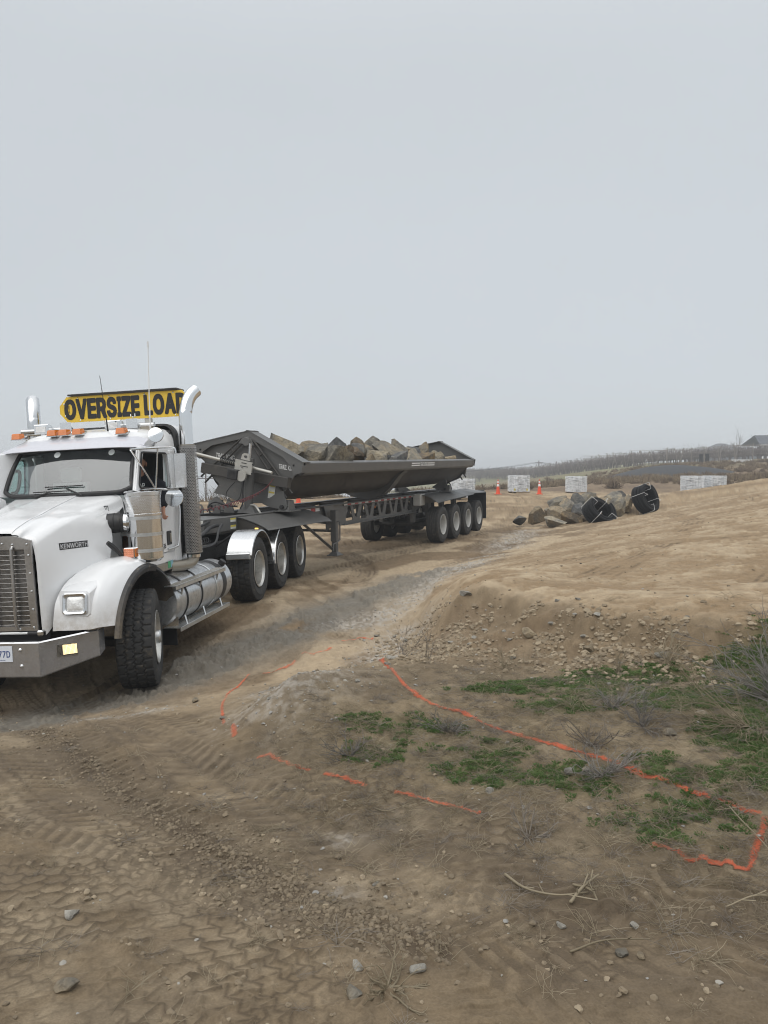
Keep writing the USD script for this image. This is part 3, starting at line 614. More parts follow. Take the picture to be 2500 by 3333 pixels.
def wheel(parent, loc, kind, out=1, steer=0.0, dish=True, rim='rim_aluminium', tyre_mat='tyre_rubber', spin=0.0):
    """A wheel standing on its axle; out = +1 faces +x."""
    M = mat4(loc, rz=steer) @ mat4(rx=spin) @ np.diag([out, out, 1.0, 1.0])
    w = thing('wheel', M=M, parent=str(parent.GetPath()))
    put('tyre', tyre_of(kind), tyre_mat, w, smooth=32)
    hw = {'steer': 0.19, 'drive': 0.19, 'trailer': 0.18}[kind]
    b = MB()
    if dish:
        pr = [(0.296, hw - 0.004), (0.300, hw + 0.006), (0.290, hw + 0.010), (0.272, hw - 0.010), (0.262, hw - 0.03), (0.250, -0.02), (0.235, -0.07), (0.20, -0.085), (0.15, -0.08), (0.0, -0.08)]
    else:
        pr = [(0.296, hw - 0.004), (0.300, hw + 0.006), (0.290, hw + 0.010), (0.272, hw - 0.010), (0.258, hw - 0.05), (0.235, hw - 0.10), (0.19, hw - 0.07), (0.15, hw - 0.06), (0.0, hw - 0.06)]
    b.rev(pr, (0, 0, 0), (1, 0, 0), 40)
    b.rev([(0.285, -0.12), (0.292, -0.10), (0.262, -0.08), (0.25, -0.02)], (0, 0, 0), (1, 0, 0), 40)
    put('rim', b, rim, w, smooth=30)
    h = MB(); x0 = -0.08 if dish else hw - 0.10
    h.rev([(0.0, x0 + 0.14), (0.06, x0 + 0.14), (0.075, x0 + 0.125), (0.085, x0 + 0.02), (0.105, x0 + 0.015), (0.105, x0 - 0.02)], (0, 0, 0), (1, 0, 0), 24)
    for i in range(10):
        g = i / 10 * 2 * math.pi + 0.1
        c = np.array([x0, 0.142 * math.cos(g), 0.142 * math.sin(g)])
        h.cyl(c, c + [0.055, 0, 0], 0.016, 0.012, n=6)
    put('hub', h, 'aluminium' if kind == 'steer' else ('chrome_used' if kind == 'drive' else 'rim_painted'), w, smooth=30)
    return w

# ------------------------------------------------------------------ the tractor (x to the driver's side, y to the rear, z up)
TRUCK_M = np.array([[0.98986, 0.13399, -0.04715, -3.68355], [-0.134, 0.99098, 0.00286, 8.64312], [0.04711, 0.00349, 0.99888, -0.14414], [0, 0, 0, 1]])
truck = thing('semi_truck', 'white conventional tractor truck with an oversize load sign on its roof', 'truck', M=TRUCK_M)
T_ = truck
mir = np.diag([-1.0, 1, 1, 1])
def both(fn):
    for s in (1, -1): fn(s)
def mx(P, s): P = np.array(P, float); P[..., 0] *= s; return P

# hood
def hood_section(y):
    f = (y + 1.15) / 1.35
    zt = np.interp(f, [0, 0.5, 1], [1.585, 1.765, 1.915]); zs = np.interp(f, [0, 0.5, 1], [1.50, 1.70, 1.868])
    xs = np.interp(f, [0, 1], [0.425, 0.655]); xb = np.interp(f, [0, 0.5, 1], [0.505, 0.64, 0.77])
    xm = np.interp(f, [0, 0.5, 1], [0.495, 0.62, 0.735]); zb = np.interp(f, [0, 0.45, 0.75, 1], [0.545, 0.86, 1.08, 1.16])
    rise = 0.014
    return spline([(0.0, y, zt + rise), (0.205, y, zt + rise - 0.003), (0.225, y, zt - 0.003), (0.3, y, zt - 0.012), (xs - 0.10, y, zs + 0.022), (xs - 0.02, y, zs + 0.006), (xs + 0.030, y, zs - 0.026), (xs + 0.050, y, zs - 0.085),
                   (xm - 0.005, y, zs - 0.25), (xb - 0.01, y, (zs + zb) / 2 - 0.1), (xb, y, zb)], 46)
ys = np.r_[-1.15, np.linspace(-1.12, 0.19, 26)]
S_ = np.array([hood_section(y) for y in ys])
ye = np.interp(S_[:, :, 2], [1.0, 1.17, 1.40, 1.60, 1.68, 1.71], [-.36, -.30, -.19, -.18, -.02, .19]); S_[:, :, 1] = np.where(S_[:, :, 1] > -1.12, -1.12 + (S_[:, :, 1] + 1.12) * (ye + 1.12) / 1.31, S_[:, :, 1])
S_[0, :, 2] -= 0.012; S_[0, :, 0] *= 0.985
nose = S_[0].copy(); nose[:, 1] -= 0.0; nose2 = nose.copy(); nose2[:, 0] *= 0.93; nose2[:, 2] = 1.0 + (nose2[:, 2] - 1.0) * 0.955; nose2[:, 1] -= 0.012
nose3 = nose2.copy(); nose3[:, 1] += 0.05; nose3[:, 0] *= 0.99
hd = MB()
for s in (1, -1): hd.grid(mx(np.concatenate([nose3[None], nose2[None], S_]), s), flip=(s > 0))
put('hood', hd, 'white_paint', T_, smooth=38)
# fenders, with the pod of the headlamp
def fender(s):
    st = [(72, (.545, -1.115, .56), (.90, -1.095, .565), (1.01, -1.04, .575)), (60, (.555, -1.10, .70), (.91, -1.07, .71), (1.02, -1.0, .72)), (48, (.565, -1.05, .86), (.90, -0.99, .90), (1.02, -.92, .885)),
          (34, (.60, -.90, 1.02), (.90, -.80, 1.06), (1.03, -.73, 1.03)), (18, (.66, -.60, 1.14), (.91, -.54, 1.175), (1.04, -.49, 1.125)), (2, (.73, -.30, 1.19), (.92, -.27, 1.205), (1.045, -.24, 1.155)), (-12, (.78, -.05, 1.17), (.93, -.03, 1.18), (1.05, -.01, 1.135))]
    rows = []
    for ph, a, b, c in st:
        p = math.radians(ph); o = (1.115, -.19 - .77 * math.sin(p), .33 + .77 * math.cos(p)); o2 = (1.118, -.19 - .735 * math.sin(p), .33 + .735 * math.cos(p))
        rows.append(np.vstack([spline([a, b, c, o], 22), [o2, (1.06, o2[1], o2[2])]]))
    rows = np.array(rows); fine = np.stack([spline(rows[:, j], 40) for j in range(rows.shape[1])], 1)
    m = MB().grid(mx(fine, s), flip=s > 0)
    pod = MB().hull(mx([(.605, -1.055, .935), (.63, -1.06, .955), (.90, -1.05, .945), (.925, -1.05, .92), (.935, -1.075, .725), (.91, -1.085, .70), (.66, -1.095, .69), (.63, -1.09, .71), (.62, -.72, 1.03), (.64, -.66, 1.07), (.90, -.66, 1.105), (.95, -.75, 1.03), (.97, -.85, .75), (.62, -.9, .69), (.95, -.98, .66), (.64, -1.06, .66)], s))
    m.tm(pod.mesh())
    put('fender', m, 'white_paint', T_, smooth=35)
    p = [math.radians(a) for a in np.linspace(82, -16, 34)]
    fl = np.array([[(1.112, -.19 - .775 * math.sin(a), .33 + .775 * math.cos(a)), (1.155, -.19 - .765 * math.sin(a), .33 + .765 * math.cos(a)), (1.165, -.19 - .74 * math.sin(a), .33 + .74 * math.cos(a)), (1.15, -.19 - .69 * math.sin(a), .33 + .69 * math.cos(a)), (1.06, -.19 - .68 * math.sin(a), .33 + .68 * math.cos(a))] for a in p])
    put('fender_flare', MB().grid(mx(fl, s), flip=s > 0), 'rubber_flare', T_, smooth=35)
    p = [math.radians(a) for a in np.linspace(-14, -98, 30)]
    q = np.array([[(.60, -.19 - .735 * math.sin(a), .33 + .735 * math.cos(a)), (1.09, -.19 - .735 * math.sin(a), .33 + .735 * math.cos(a)), (1.14, -.19 - .755 * math.sin(a), .33 + .755 * math.cos(a)), (1.15, -.19 - .72 * math.sin(a), .33 + .72 * math.cos(a)), (1.06, -.19 - .68 * math.sin(a), .33 + .68 * math.cos(a)), (.62, -.19 - .69 * math.sin(a), .33 + .69 * math.cos(a))] for a in p])
    put('splash_guard', MB().grid(mx(q, s), flip=s > 0), 'rubber_flare', T_, smooth=35)
    p = [math.radians(a) for a in np.linspace(70, -14, 24)]
    q = np.array([[(.56, -.19 - .72 * math.sin(a), .33 + .74 * math.cos(a)), (1.08, -.19 - .72 * math.sin(a), .33 + .74 * math.cos(a))] for a in p])
    put('wheel_well', MB().grid(mx(q, s)), 'frame_black', T_, smooth=35)
    put('mud_flap', MB().box(mx((.80, .54, .02), s), mx((1.12, .555, .42), s)), 'frame_black', T_)
    # headlamp
    X, Z0 = .785, .825
    def rr(w, h, r, n=6): return np.array([(cx * (w - r) + r * math.cos(t), cz * (h - r) + r * math.sin(t)) for cx, cz, t0 in ((1, 1, 0), (-1, 1, 90), (-1, -1, 180), (1, -1, 270)) for t in np.radians(np.linspace(t0, t0 + 90, n))])
    T = plane_T((X, -1.082, Z0), (1, 0.03, 0), (0, 0.14, 1.0))
    ring = []
    for w, h, d in ((.128, .108, -.02), (.128, .108, .016), (.118, .098, .022), (.098, .078, .014), (.092, .074, -.012)):
        q = rr(w, h, .035); ring.append(np.c_[q, np.full(len(q), d)])
    m = MB().grid(np.array(ring), closed=True, T=T).mesh(); m.vertices[:, 0] *= s
    hl = thing('headlight', parent=str(T_.GetPath()))
    put('bezel', m, 'chrome_used', hl, smooth=30)
    q = rr(.094, .076, .03); n = len(q)
    b = MB().grid(np.array([np.c_[q * .98, np.full(n, .002)], np.c_[q * .85, np.full(n, .012)], np.c_[q * .5, np.full(n, .018)], np.c_[q * .02, np.full(n, .02)]]), closed=True, T=T).mesh(); b.vertices[:, 0] *= s
    put('lens', b, 'clear_lens', hl, smooth=True)
both(fender)
# grille
gr = MB()
gr.plate([(-.44, .585), (.44, .585), (.425, 1.485), (.25, 1.535), (-.25, 1.535), (-.425, 1.485)], .03, (0, 2), -1.20, holes=[[(-.365, .63), (.365, .63), (.352, 1.40), (-.352, 1.40)]])
put('grille_surround', gr, 'stack_shield', T_)
gr = MB()
for i in range(17): gr.tube([(-.37, -1.188, .645 + i * .0465), (.37, -1.188, .645 + i * .0465)], .0024, 5)
put('grille_bar', gr, 'stack_shield', T_)
gr = MB()
for i in range(75): gr.box((-.365 + i * .00985, -1.184, .63), (-.3608 + i * .00985, -1.176, 1.40), 0)
put('grille_mesh', gr, 'stack_shield', T_, kind='stuff')
put('radiator', MB().box((-.38, -1.13, .60), (.38, -1.10, 1.42)), 'frame_black', T_)
for x in (-.23, .0, .23):
    put('grille_strut', MB().tube([(x, -1.20, 1.43), (x, -1.225, 1.40), (x, -1.228, .66), (x + .01, -1.205, .60)], .016, 8), 'stack_shield', T_, smooth=40)
r_ = MB()
for x, z in [(.40, .62), (.405, .80), (.403, .98), (.40, 1.16), (.395, 1.34), (.385, 1.45), (.12, 1.46), (.23, 1.45), (.25, .605)]:
    for s in (1, -1): r_.rev([(0, .012), (.008, .011), (.012, .005), (.013, 0)], (s * x, -1.20, z), (0, -1, 0), 10)
put('grille_rivets', r_, 'chrome_used', T_, smooth=40)
put('tow_bar', MB().tube([(-.40, -1.19, .562), (.33, -1.19, .562)], .016, 10), 'aluminium', T_, smooth=40)
put('tow_bar_grip', MB().tube([(.33, -1.19, .562), (.44, -1.19, .562)], .02, 10), 'black_trim', T_, smooth=40)
put('tow_bar_end', MB().box((.43, -1.22, .53), (.50, -1.15, .59), .015), 'chrome_used', T_)
put('air_dam', MB().box((-.5, -1.10, .36), (.5, -1.08, .60)), 'frame_black', T_)
# bumper
bp = MB()
plan = [(-.985, -1.03), (-.52, -1.335), (.52, -1.335), (.985, -1.03)]
fine = []
for (x, y), zb, zt in zip(plan, (.285, .15, .15, .285), (.555, .50, .50, .555)):
    fine.append([(x, y + .10, zt - .004), (x, y + .012, zt + .002), (x, y, zt - .012), (x, y, zb + .012), (x, y + .012, zb), (x, y + .08, zb + .01)])
fine = np.array(fine)
rows = [fine[0]]
for i in range(3):
    for f in np.linspace(0, 1, 9)[1:]: rows.append(fine[i] * (1 - f) + fine[i + 1] * f)
bp.grid(np.array(rows), flip=False)
put('bumper', bp, 'bumper_chrome', T_, smooth=20)
for s in (1, -1): put('bumper_end', MB().hull(mx([(.985, -1.03, .553), (.985, -1.03, .287), (.99, -.93, .55), (.99, -.93, .33), (.975, -1.03, .553), (.975, -1.03, .287), (.98, -.93, .55), (.98, -.93, .33)], s)), 'bumper_chrome', T_)
bo = MB()
for x, z in [(.325, .425), (.33, .265), (-.325, .425), (-.33, .265)]: bo.rev([(0, .018), (.01, .016), (.018, .004), (.02, 0)], (x, -1.336, z), (0, -1, 0), 12)
put('bumper_bolts', bo, 'chrome', T_, smooth=40)
def on_wing(s, f, z, d=0.0):
    """A place on the swept end of the bumper: f from 0 at the corner to 1 at the end."""
    return np.array([s * (.52 + .465 * f + d * .548), -1.335 + .305 * f - d * .836, z])
def fog(s):
    ex = (on_wing(s, 1, 0) - on_wing(s, 0, 0)) * s; ex /= np.linalg.norm(ex)
    T = plane_T(on_wing(s, .47, .392, .004), ex if s > 0 else ex, (0, 0, 1))
    f = thing('fog_light', parent=str(T_.GetPath()))
    put('lamp', MB().box((-.045, -.045, -.001), (.085, .05, .002), .001, T), 'lamp_lit', f) if s > 0 else put('lamp', MB().box((-.085, -.045, -.001), (.045, .05, .002), .001, T), 'lamp_lit', f)
    put('housing', MB().box((-.10, -.06, -.02), (.088, .058, -.002), .001, T), 'frame_black', f)
    g = MB()
    for i in range(17): g.box((-.10 + i * .0117, -.06, .003), (-.097 + i * .0117, .058, .006), 0, T)
    for i in range(11): g.box((-.10, -.06 + i * .0117, .003), (.09, -.0575 + i * .0117, .006), 0, T)
    put('grid', g, 'pipe_steel', f)
both(fog)
pl = thing('licence_plate', parent=str(T_.GetPath()))
PT = plane_T((.095, -1.339, .392), (1, 0, 0), (0, 0, 1))
PT = plane_T((-.06, -1.339, .387), (1, 0, 0), (0, 0, 1)) 
q = MB().box((0, -.078, -.003), (.302, .078, .001), .001, PT); put('plate', q, 'plate_white', pl)
put('plate_number', MB().tm(letters('377D', .062, .0015, True, width=.165), PT @ mat4((.115, -.032, .001))), 'plate_blue', pl)
put('plate_heading', MB().tm(letters('WASHINGTON', .014, .001, True, width=.12), PT @ mat4((.05, .048, .001))), 'plate_red', pl)
put('plate_motto', MB().tm(letters('EVERGREEN STATE', .010, .001, True, width=.16), PT @ mat4((.065, -.066, .001))), 'plate_blue', pl)
# badges
nrm_side = lambda y, z: 0.0
def hood_x(y, z):
    ye_ = np.interp(z, [1.0, 1.17, 1.40, 1.60, 1.68, 1.71], [-.36, -.30, -.19, -.18, -.02, .19]); y = -1.12 + (y + 1.12) * 1.31 / (ye_ + 1.12)
    sec = hood_section(y); i = np.argmin(np.abs(sec[20:, 2] - z)) + 20; return sec[i, 0]
p0, p1 = np.array([hood_x(-.906, 1.39) + .004, -.906, 1.353]), np.array([hood_x(-.531, 1.385) + .004, -.531, 1.345])
BT = plane_T(p0, p1 - p0, (-.08, 0, 1))
bg = thing('badge', parent=str(T_.GetPath()))
put('badge_plate', MB().box((0, 0, -.004), (.385, .072, .004), .003, BT), 'black_trim', bg)
put('badge_letters', MB().tm(letters('KENWORTH', .047, .004, True, width=.365), BT @ mat4((.01, .012, .004))), 'badge_silver', bg)
p0 = np.array([hood_x(-.115, 1.71) + .005, -.115, 1.704]); p1 = np.array([hood_x(-.04, 1.71) + .006, -.04, 1.706])
put('hood_number', MB().tm(letters('TT2', .06, .002, True, width=.062), plane_T(p0, p1 - p0, (-.3, 0, 1))), 'letter_black', T_)
def hood_bits(s):
    put('hood_latch', MB().tube(mx([(.80, -.385, 1.37), (.83, -.34, 1.32), (.86, -.30, 1.27), (.88, -.25, 1.21)], s), [.025, .03, .024, .02], 8), 'black_trim', T_, smooth=40)
    put('cowl', MB().grid(mx(np.array([spline([(.60, y, 1.872), (.66, y, 1.855), (.715, y, 1.80), (.735, y, 1.72), (.72, y, 1.66)], 18) for y in (.20, .22, .40)]), s), flip=s > 0), 'white_paint', T_, smooth=35)
both(hood_bits)
put('hood_seam', MB().tube(np.array([hood_section(.19)[i] + [.002 * np.sign(i), .006, .001] for i in range(46)]), .007, 6), 'white_paint', T_, smooth=40)
put('firewall', MB().box((-.62, .20, .95), (.62, .23, 1.84)).box((-.66, -.16, 1.1), (-.60, .22, 1.70)).box((.60, -.16, 1.1), (.66, .22, 1.70)), 'white_paint', T_)

# cab
ws_b = lambda x: np.array([x, .06 + .20 * (abs(x) / .80) ** 2.2, 1.905 + .06 * max(0, (abs(x) - .62) / .18) ** 2])
ws_t = lambda x: np.array([x * .93, .42 + .10 * (abs(x) / .80) ** 2.2, 2.445 - .03 * (abs(x) / .8) ** 3])
xs_ = np.linspace(-.80, .80, 33)

G_ = np.array([[ws_b(x) * (1 - f) + ws_t(x) * f + np.array([0, -.03 * math.sin(math.pi * f), 0]) for x in xs_] for f in np.linspace(0, 1, 12)])
wsx = thing('windshield', parent=str(T_.GetPath()))
put("glass", MB().grid(G_), 'windshield_glass', wsx, smooth=True)
edge = np.vstack([G_[0], G_[1:-1, -1], G_[-1, ::-1], G_[-2:0:-1, 0], G_[:1, 0]])
put('gasket', MB().tube(edge, .026, 8), 'black_trim', wsx, smooth=50)
put('tint_band', MB().grid(G_[10:] + [0, .012, 0]), 'headliner_black', wsx, smooth=True)
st_ = MB()
for x, z in ((-.17, .885), (.54, .90)):
    c = ws_b(x) * (1 - z) + ws_t(x) * z + [0, -.028, 0]
    st_.rev([(0, .002), (.036, .002), (.04, 0)], c, (0, -1, .55), 20)
put('sticker', st_, 'paper', wsx)
def wiper(x0, x1, xp, lift):
    a, b = ws_b(x0) * (1 - lift) + ws_t(x0) * lift, ws_b(x1) * (1 - lift * 1.05) + ws_t(x1) * lift * 1.05
    w = thing('wiper', parent=str(T_.GetPath()))
    off = np.array([0, -.05, -.005])
    put('blade', MB().tube([a + off, (a + b) / 2 + off * 1.1, b + off], .008, 6), 'black_trim', w)
    p = ws_b(xp) + [0, -.03, -.01]
    put('arm', MB().tube([p, p * .5 + (a + b) / 4 + off * .5 + [0, -.02, .0], (a + b) / 2 + off * 1.3], [.010, .008, .006], 6), 'black_trim', w)
wiper(-.18, .29, .29, .19); wiper(-.32, .16, -.30, .09)
rf = []
for y in np.r_[.44, .47, np.linspace(.52, 1.26, 12)]:
    zt = np.interp(y, [.44, .52, .62, .75, .95, 1.26], [2.47, 2.555, 2.63, 2.675, 2.705, 2.735]); hw = np.interp(y, [.44, .6, .9, 1.26], [.80, .86, .90, .93])
    rf.append(spline([(0, y, zt), (hw * .5, y, zt - .012), (hw * .78, y, zt - .035), (hw * .93, y, zt - .09 if zt > 2.6 else zt - .045), (hw * .99, y, max(2.42, zt - .2)), (hw + .005, y, 2.385)], 22))
rf = np.array(rf); m = MB()
for s in (1, -1): m.grid(mx(rf, s), flip=s > 0)
put('cab_roof', m, 'white_paint', T_, smooth=40)
vz = []
for x in np.linspace(-.93, .93, 31):
    e = abs(x / .93) ** 5
    vz.append(spline([(x * .94, .62, 2.60 - .07 * e), (x * .95, .55, 2.575 - .075 * e), (x * .98, .42, 2.525 - .07 * e), (x, .30 + .12 * e, 2.450 - .02 * e), (x, .29 + .12 * e, 2.438 - .02 * e), (x * .99, .31 + .12 * e, 2.436 - .02 * e), (x * .97, .47 + .08 * e, 2.475 - .03 * e)], 14))
put('sun_visor', MB().grid(np.array(vz)), 'white_visor', T_, smooth=35)
def side(s):
    from shapely.geometry import Polygon
    win = list(Polygon([(.125, 1.945), (.885, 1.925), (.925, 2.36), (.245, 2.36)]).buffer(-.05).buffer(.05).exterior.coords)
    out = list(Polygon([(.03, 1.16), (1.0, 1.13), (1.05, 1.20), (1.05, 2.33), (.98, 2.405), (.215, 2.405), (.06, 1.93)]).buffer(-.03).buffer(.03).exterior.coords)
    d = thing('door', parent=str(T_.GetPath()))
    X0 = .91 if s > 0 else -.95
    put('door_panel', MB().plate(out, .04, (1, 2), X0, holes=[win]), 'white_paint', d, smooth=25)
    fr = np.array([(s * .957, y, z) for y, z in win]); put('window_seal', MB().tube(fr, .012, 6, caps=False), 'black_trim', d, smooth=50)
    if s < 0: put('window_glass', MB().plate(win, .005, (1, 2), -.935), 'window_glass', d)
    hdl = MB().box(mx((.945, .80, 1.215), s), mx((.962, .93, 1.39), s), .012); put('handle', hdl, 'black_trim', d)
    put('handle_grip', MB().box(mx((.955, .865, 1.25), s), mx((.975, .90, 1.36), s), .006), 'pipe_steel', d)
    if s > 0: put('door_number', MB().tm(letters('2935', .055, .002, True, width=.13), plane_T((.952, .63, 1.185), (0, 1, 0), (0, 0, 1))), 'letter_black', d)
    put('cab_side', MB().box(mx((.90, 1.06, .95), s), mx((.945, 1.25, 2.40), s), .01).box(mx((.88, .02, 1.0), s), mx((.94, 1.06, 1.128), s), .01), 'white_paint', T_)
    pil = MB().hull(mx([(.78, .22, 1.87), (.93, .06, 1.87), (.93, .10, 1.74), (.92, .36, 1.2), (.80, .38, 1.2), (.78, .26, 1.7), (.88, .20, 1.93), (.93, .06, 1.95), (.93, .12, 1.95)], s)); pil.hull(mx([(.79, .27, 1.90), (.935, .06, 1.93), (.935, .12, 1.93), (.82, .30, 1.92), (.74, .53, 2.44), (.90, .37, 2.44), (.91, .42, 2.42), (.77, .56, 2.44), (.925, .20, 2.40), (.925, .24, 2.40)], s))
    put('pillar', pil, 'white_paint', T_, smooth=25)
    rv = MB()
    for f in np.linspace(.06, .94, 8): rv.rev([(0, .005), (.006, .003), (.007, 0)], mx((.942 - .015 * f, .07 + .13 * f, 1.93 + .46 * f), s), (s, -.3, 0), 8)
    put('pillar_rivets', rv, 'aluminium', T_)
    put('side_sill', MB().box(mx((.90, .18, .905), s), mx((.955, 1.02, 1.0), s), .01), 'pipe_steel', T_)
    put('grab_handle', MB().tube(mx(spline([(.95, 1.12, 1.72), (1.0, 1.13, 1.66), (1.0, 1.05, 1.24), (.985, .98, 1.18), (.955, .81, 1.165)], 20), s), .014, 8), 'aluminium', T_, smooth=50)
both(side)
put('decal', MB().box((.956, .775, .93), (.958, .85, 1.015), 0), 'decal_green', T_); put('decal', MB().box((.956, .855, .935), (.958, .93, 1.02), 0), 'decal_blue', T_)
# sleeper and its seal
def ring(hw, zb, zt, r, y, n=8):
    return np.array([(cx * (hw - r) + r * math.cos(t), y, (zb + zt) / 2 + cz * ((zt - zb) / 2 - r) + r * math.sin(t)) for cx, cz, t0 in ((1, 1, 0), (-1, 1, 90), (-1, -1, 180), (1, -1, 270)) for t in np.radians(np.linspace(t0, t0 + 90, n))])
put('cab_seal', MB().grid(np.array([ring(.925, .97, 2.735, .16, 1.245), ring(.952, .955, 2.755, .17, 1.25), ring(.955, .952, 2.757, .17, 1.34), ring(.93, .96, 2.74, .16, 1.345)]), closed=True), 'black_trim', T_, smooth=40)
sl = [ring(.93, .95, 2.735, .16, 1.34), ring(.955, .94, 2.75, .17, 1.36), ring(.955, .94, 2.75, .17, 1.84), ring(.92, .97, 2.72, .15, 1.88)]
put('sleeper', MB().grid(np.array(sl), closed=True).add(np.vstack([sl[-1], [(0, 1.885, 1.85)]]), [[i, (i + 1) % 32, 32] for i in range(32)]), 'white_paint', T_, smooth=35)
# inside the cab
put('floor', MB().box((-.88, .25, .98), (.88, 1.30, 1.05)), 'interior_dark', T_)
put('back_wall', MB().box((-.89, 1.22, 1.0), (.89, 1.25, 2.66)).box((.60, 1.08, 1.0), (.89, 1.20, 2.40)), 'interior_dark', T_)
put('headliner', MB().grid(np.array([[(x, y, z) for x in (-.8, 0, .8)] for y, z in ((.5, 2.46), (.75, 2.56), (1.2, 2.60))]), flip=True), 'interior_dark', T_)
put('dashboard', MB().hull([(-.80, .26, 1.84), (.80, .26, 1.84), (-.85, .50, 1.835), (.85, .50, 1.835), (-.85, .58, 1.72), (.85, .58, 1.72), (-.8, .28, 1.4), (.8, .28, 1.4)]), 'interior_grey', T_)
put('dash_paper', MB().box((-.12, .30, 1.842), (.14, .46, 1.846), 0), 'paper', T_)
for x in (-.47, .47):
    st = thing('seat', parent=str(T_.GetPath()))
    put('cushion', MB().box((x - .25, .72, 1.25), (x + .25, 1.18, 1.42), .05), 'interior_grey', st, smooth=40)
    put('backrest', MB().hull([(x + a, y, z) for a in (-.24, .24) for y, z in ((1.06, 1.38), (1.18, 1.38), (1.12, 2.05), (1.20, 2.05))]).box((x - .15, 1.12, 2.06), (x + .15, 1.2, 2.25), .04), 'interior_grey' if x < 0 else 'interior_dark', st, smooth=40)
sw = MB(); c = np.array([.47, .70, 1.78]); ax = np.array([0, -.55, .83]); e2 = np.cross(ax, [1, 0, 0])
sw.tube([c + .225 * (math.cos(t) * np.array([1, 0, 0]) + math.sin(t) * e2) for t in np.linspace(0, 2 * math.pi, 33)], .016, 8, caps=False)
sw.tube([c + [-.22, 0, 0], c, c + [.22, 0, 0]], .014, 6).tube([c, c - ax * .25], .03, 8)
put('steering_wheel', sw, 'interior_dark', T_, smooth=50)
put('passenger_grab', MB().tube(spline([(-.80, .46, 2.22), (-.72, .44, 2.20), (-.71, .40, 2.05), (-.74, .38, 1.96), (-.80, .38, 1.95)], 14), .02, 8), 'interior_dark', T_, smooth=50)
# roof lamps, horns and the aerials
for x in (-.80, -.33, -.18, .0, .56):
    lm = thing('marker_light', parent=str(T_.GetPath()))
    y0, z0 = (.53, 2.625) if abs(x) < .4 else (.53, 2.605)
    put('base', MB().hull([(x + a, y0 + y, z0 + z) for a, y, z in ((-.065, 0, -.01), (.065, 0, -.01), (-.065, 0, .0), (.065, 0, 0), (.05, .16, .045), (-.05, .16, .045), (0, .25, .06), (-.06, .16, .0), (.06, .16, 0), (0, .25, .02))]), 'chrome_used', lm, smooth=30)
    put('lens', MB().hull([(x + a * .86, y0 + y, z0 + z) for a, y, z in ((-.062, -.005, .002), (.062, -.005, .002), (-.066, .0, .01), (.066, .0, .01), (-.058, .004, .06), (.058, .004, .06), (-.05, .012, .072), (.05, .012, .072), (-.055, .10, .075), (.055, .10, .075), (.06, .12, .01), (-.06, .12, .01))]), 'amber_lens', lm, smooth=30)
for x, hy in ((-.655, .86), (.31, .86)):
    w = thing('work_light', parent=str(T_.GetPath()))
    put('housing', MB().hull([(x + a * .10, hy, 2.74 + b * .062) for a in (-1, 1) for b in (-1, 1)] + [(x + a * .085, hy + .11, 2.74 + b * .045) for a in (-1, 1) for b in (-1, 1)] + [(x + a * .09, hy - .012, 2.74 + b * .05) for a in (-1, 1) for b in (-1, 1)]).box((x - .03, hy + .02, 2.64), (x + .03, hy + .07, 2.70)), 'chrome', w, smooth=25)
    put('lens', MB().box((x - .068, hy - .02, 2.70), (x + .068, hy - .013, 2.772), .002), 'clear_lens', w)
for x in (-.36, .53):
    hn = thing('air_horn', parent=str(T_.GetPath()))
    put('bell', MB().hull([(x + a * .075, .92, 2.755 + b * .06) for a in (-1, 1) for b in (-1, 1)] + [(x + a * .02, 1.02, 2.755 + b * .02) for a in (-1, 1) for b in (-1, 1)]), 'chrome', hn)
    put('trumpet', MB().tube([(x, 1.02, 2.755), (x - .03, 1.12, 2.75), (x - .25, 1.14, 2.75)], [.022, .02, .018], 10), 'chrome_used', hn, smooth=50)
put('light_bar', MB().tube([(-1.0, .98, 2.725), (-.40, .98, 2.735)], .032, 10), 'aluminium', T_, smooth=50)
put('light_bar', MB().tube([(.15, .98, 2.735), (.80, .98, 2.73)], .03, 10), 'aluminium', T_, smooth=50)
put('light_bar_bracket', MB().box((-.95, .96, 2.60), (-.90, 1.0, 2.672)).box((-.98, .95, 2.67), (-.62, 1.02, 2.69)), 'pipe_steel', T_)
put('light_bar_bracket', MB().box((.62, .95, 2.63), (.78, 1.0, 2.71)), 'pipe_steel', T_)
put('aerial', MB().tube([(.817, .80, 2.42), (.825, .80, 2.62), (.84, .80, 3.1), (.862, .80, 3.66)], [.012, .009, .006, .005], 6).tube([(.862, .80, 3.66), (.864, .80, 3.73)], .010, 6), 'letter_white', T_)
put('aerial', MB().tube([(.30, .74, 2.66), (.296, .73, 2.80), (.262, .70, 3.34)], [.012, .007, .003], 6), 'black_trim', T_)
sp = thing('spot_mirror', parent=str(T_.GetPath()))
put('shell', MB().rev([(0, -.05), (.05, -.045), (.085, -.02), (.095, .02), (.09, .035), (0, .045)], (.94, .70, 2.575), (.25, -1, .15), 24), 'chrome', sp, smooth=40)
put('stalk', MB().tube([(.84, .74, 2.45), (.90, .73, 2.47), (.935, .72, 2.52)], .018, 8), 'chrome_used', sp, smooth=50)
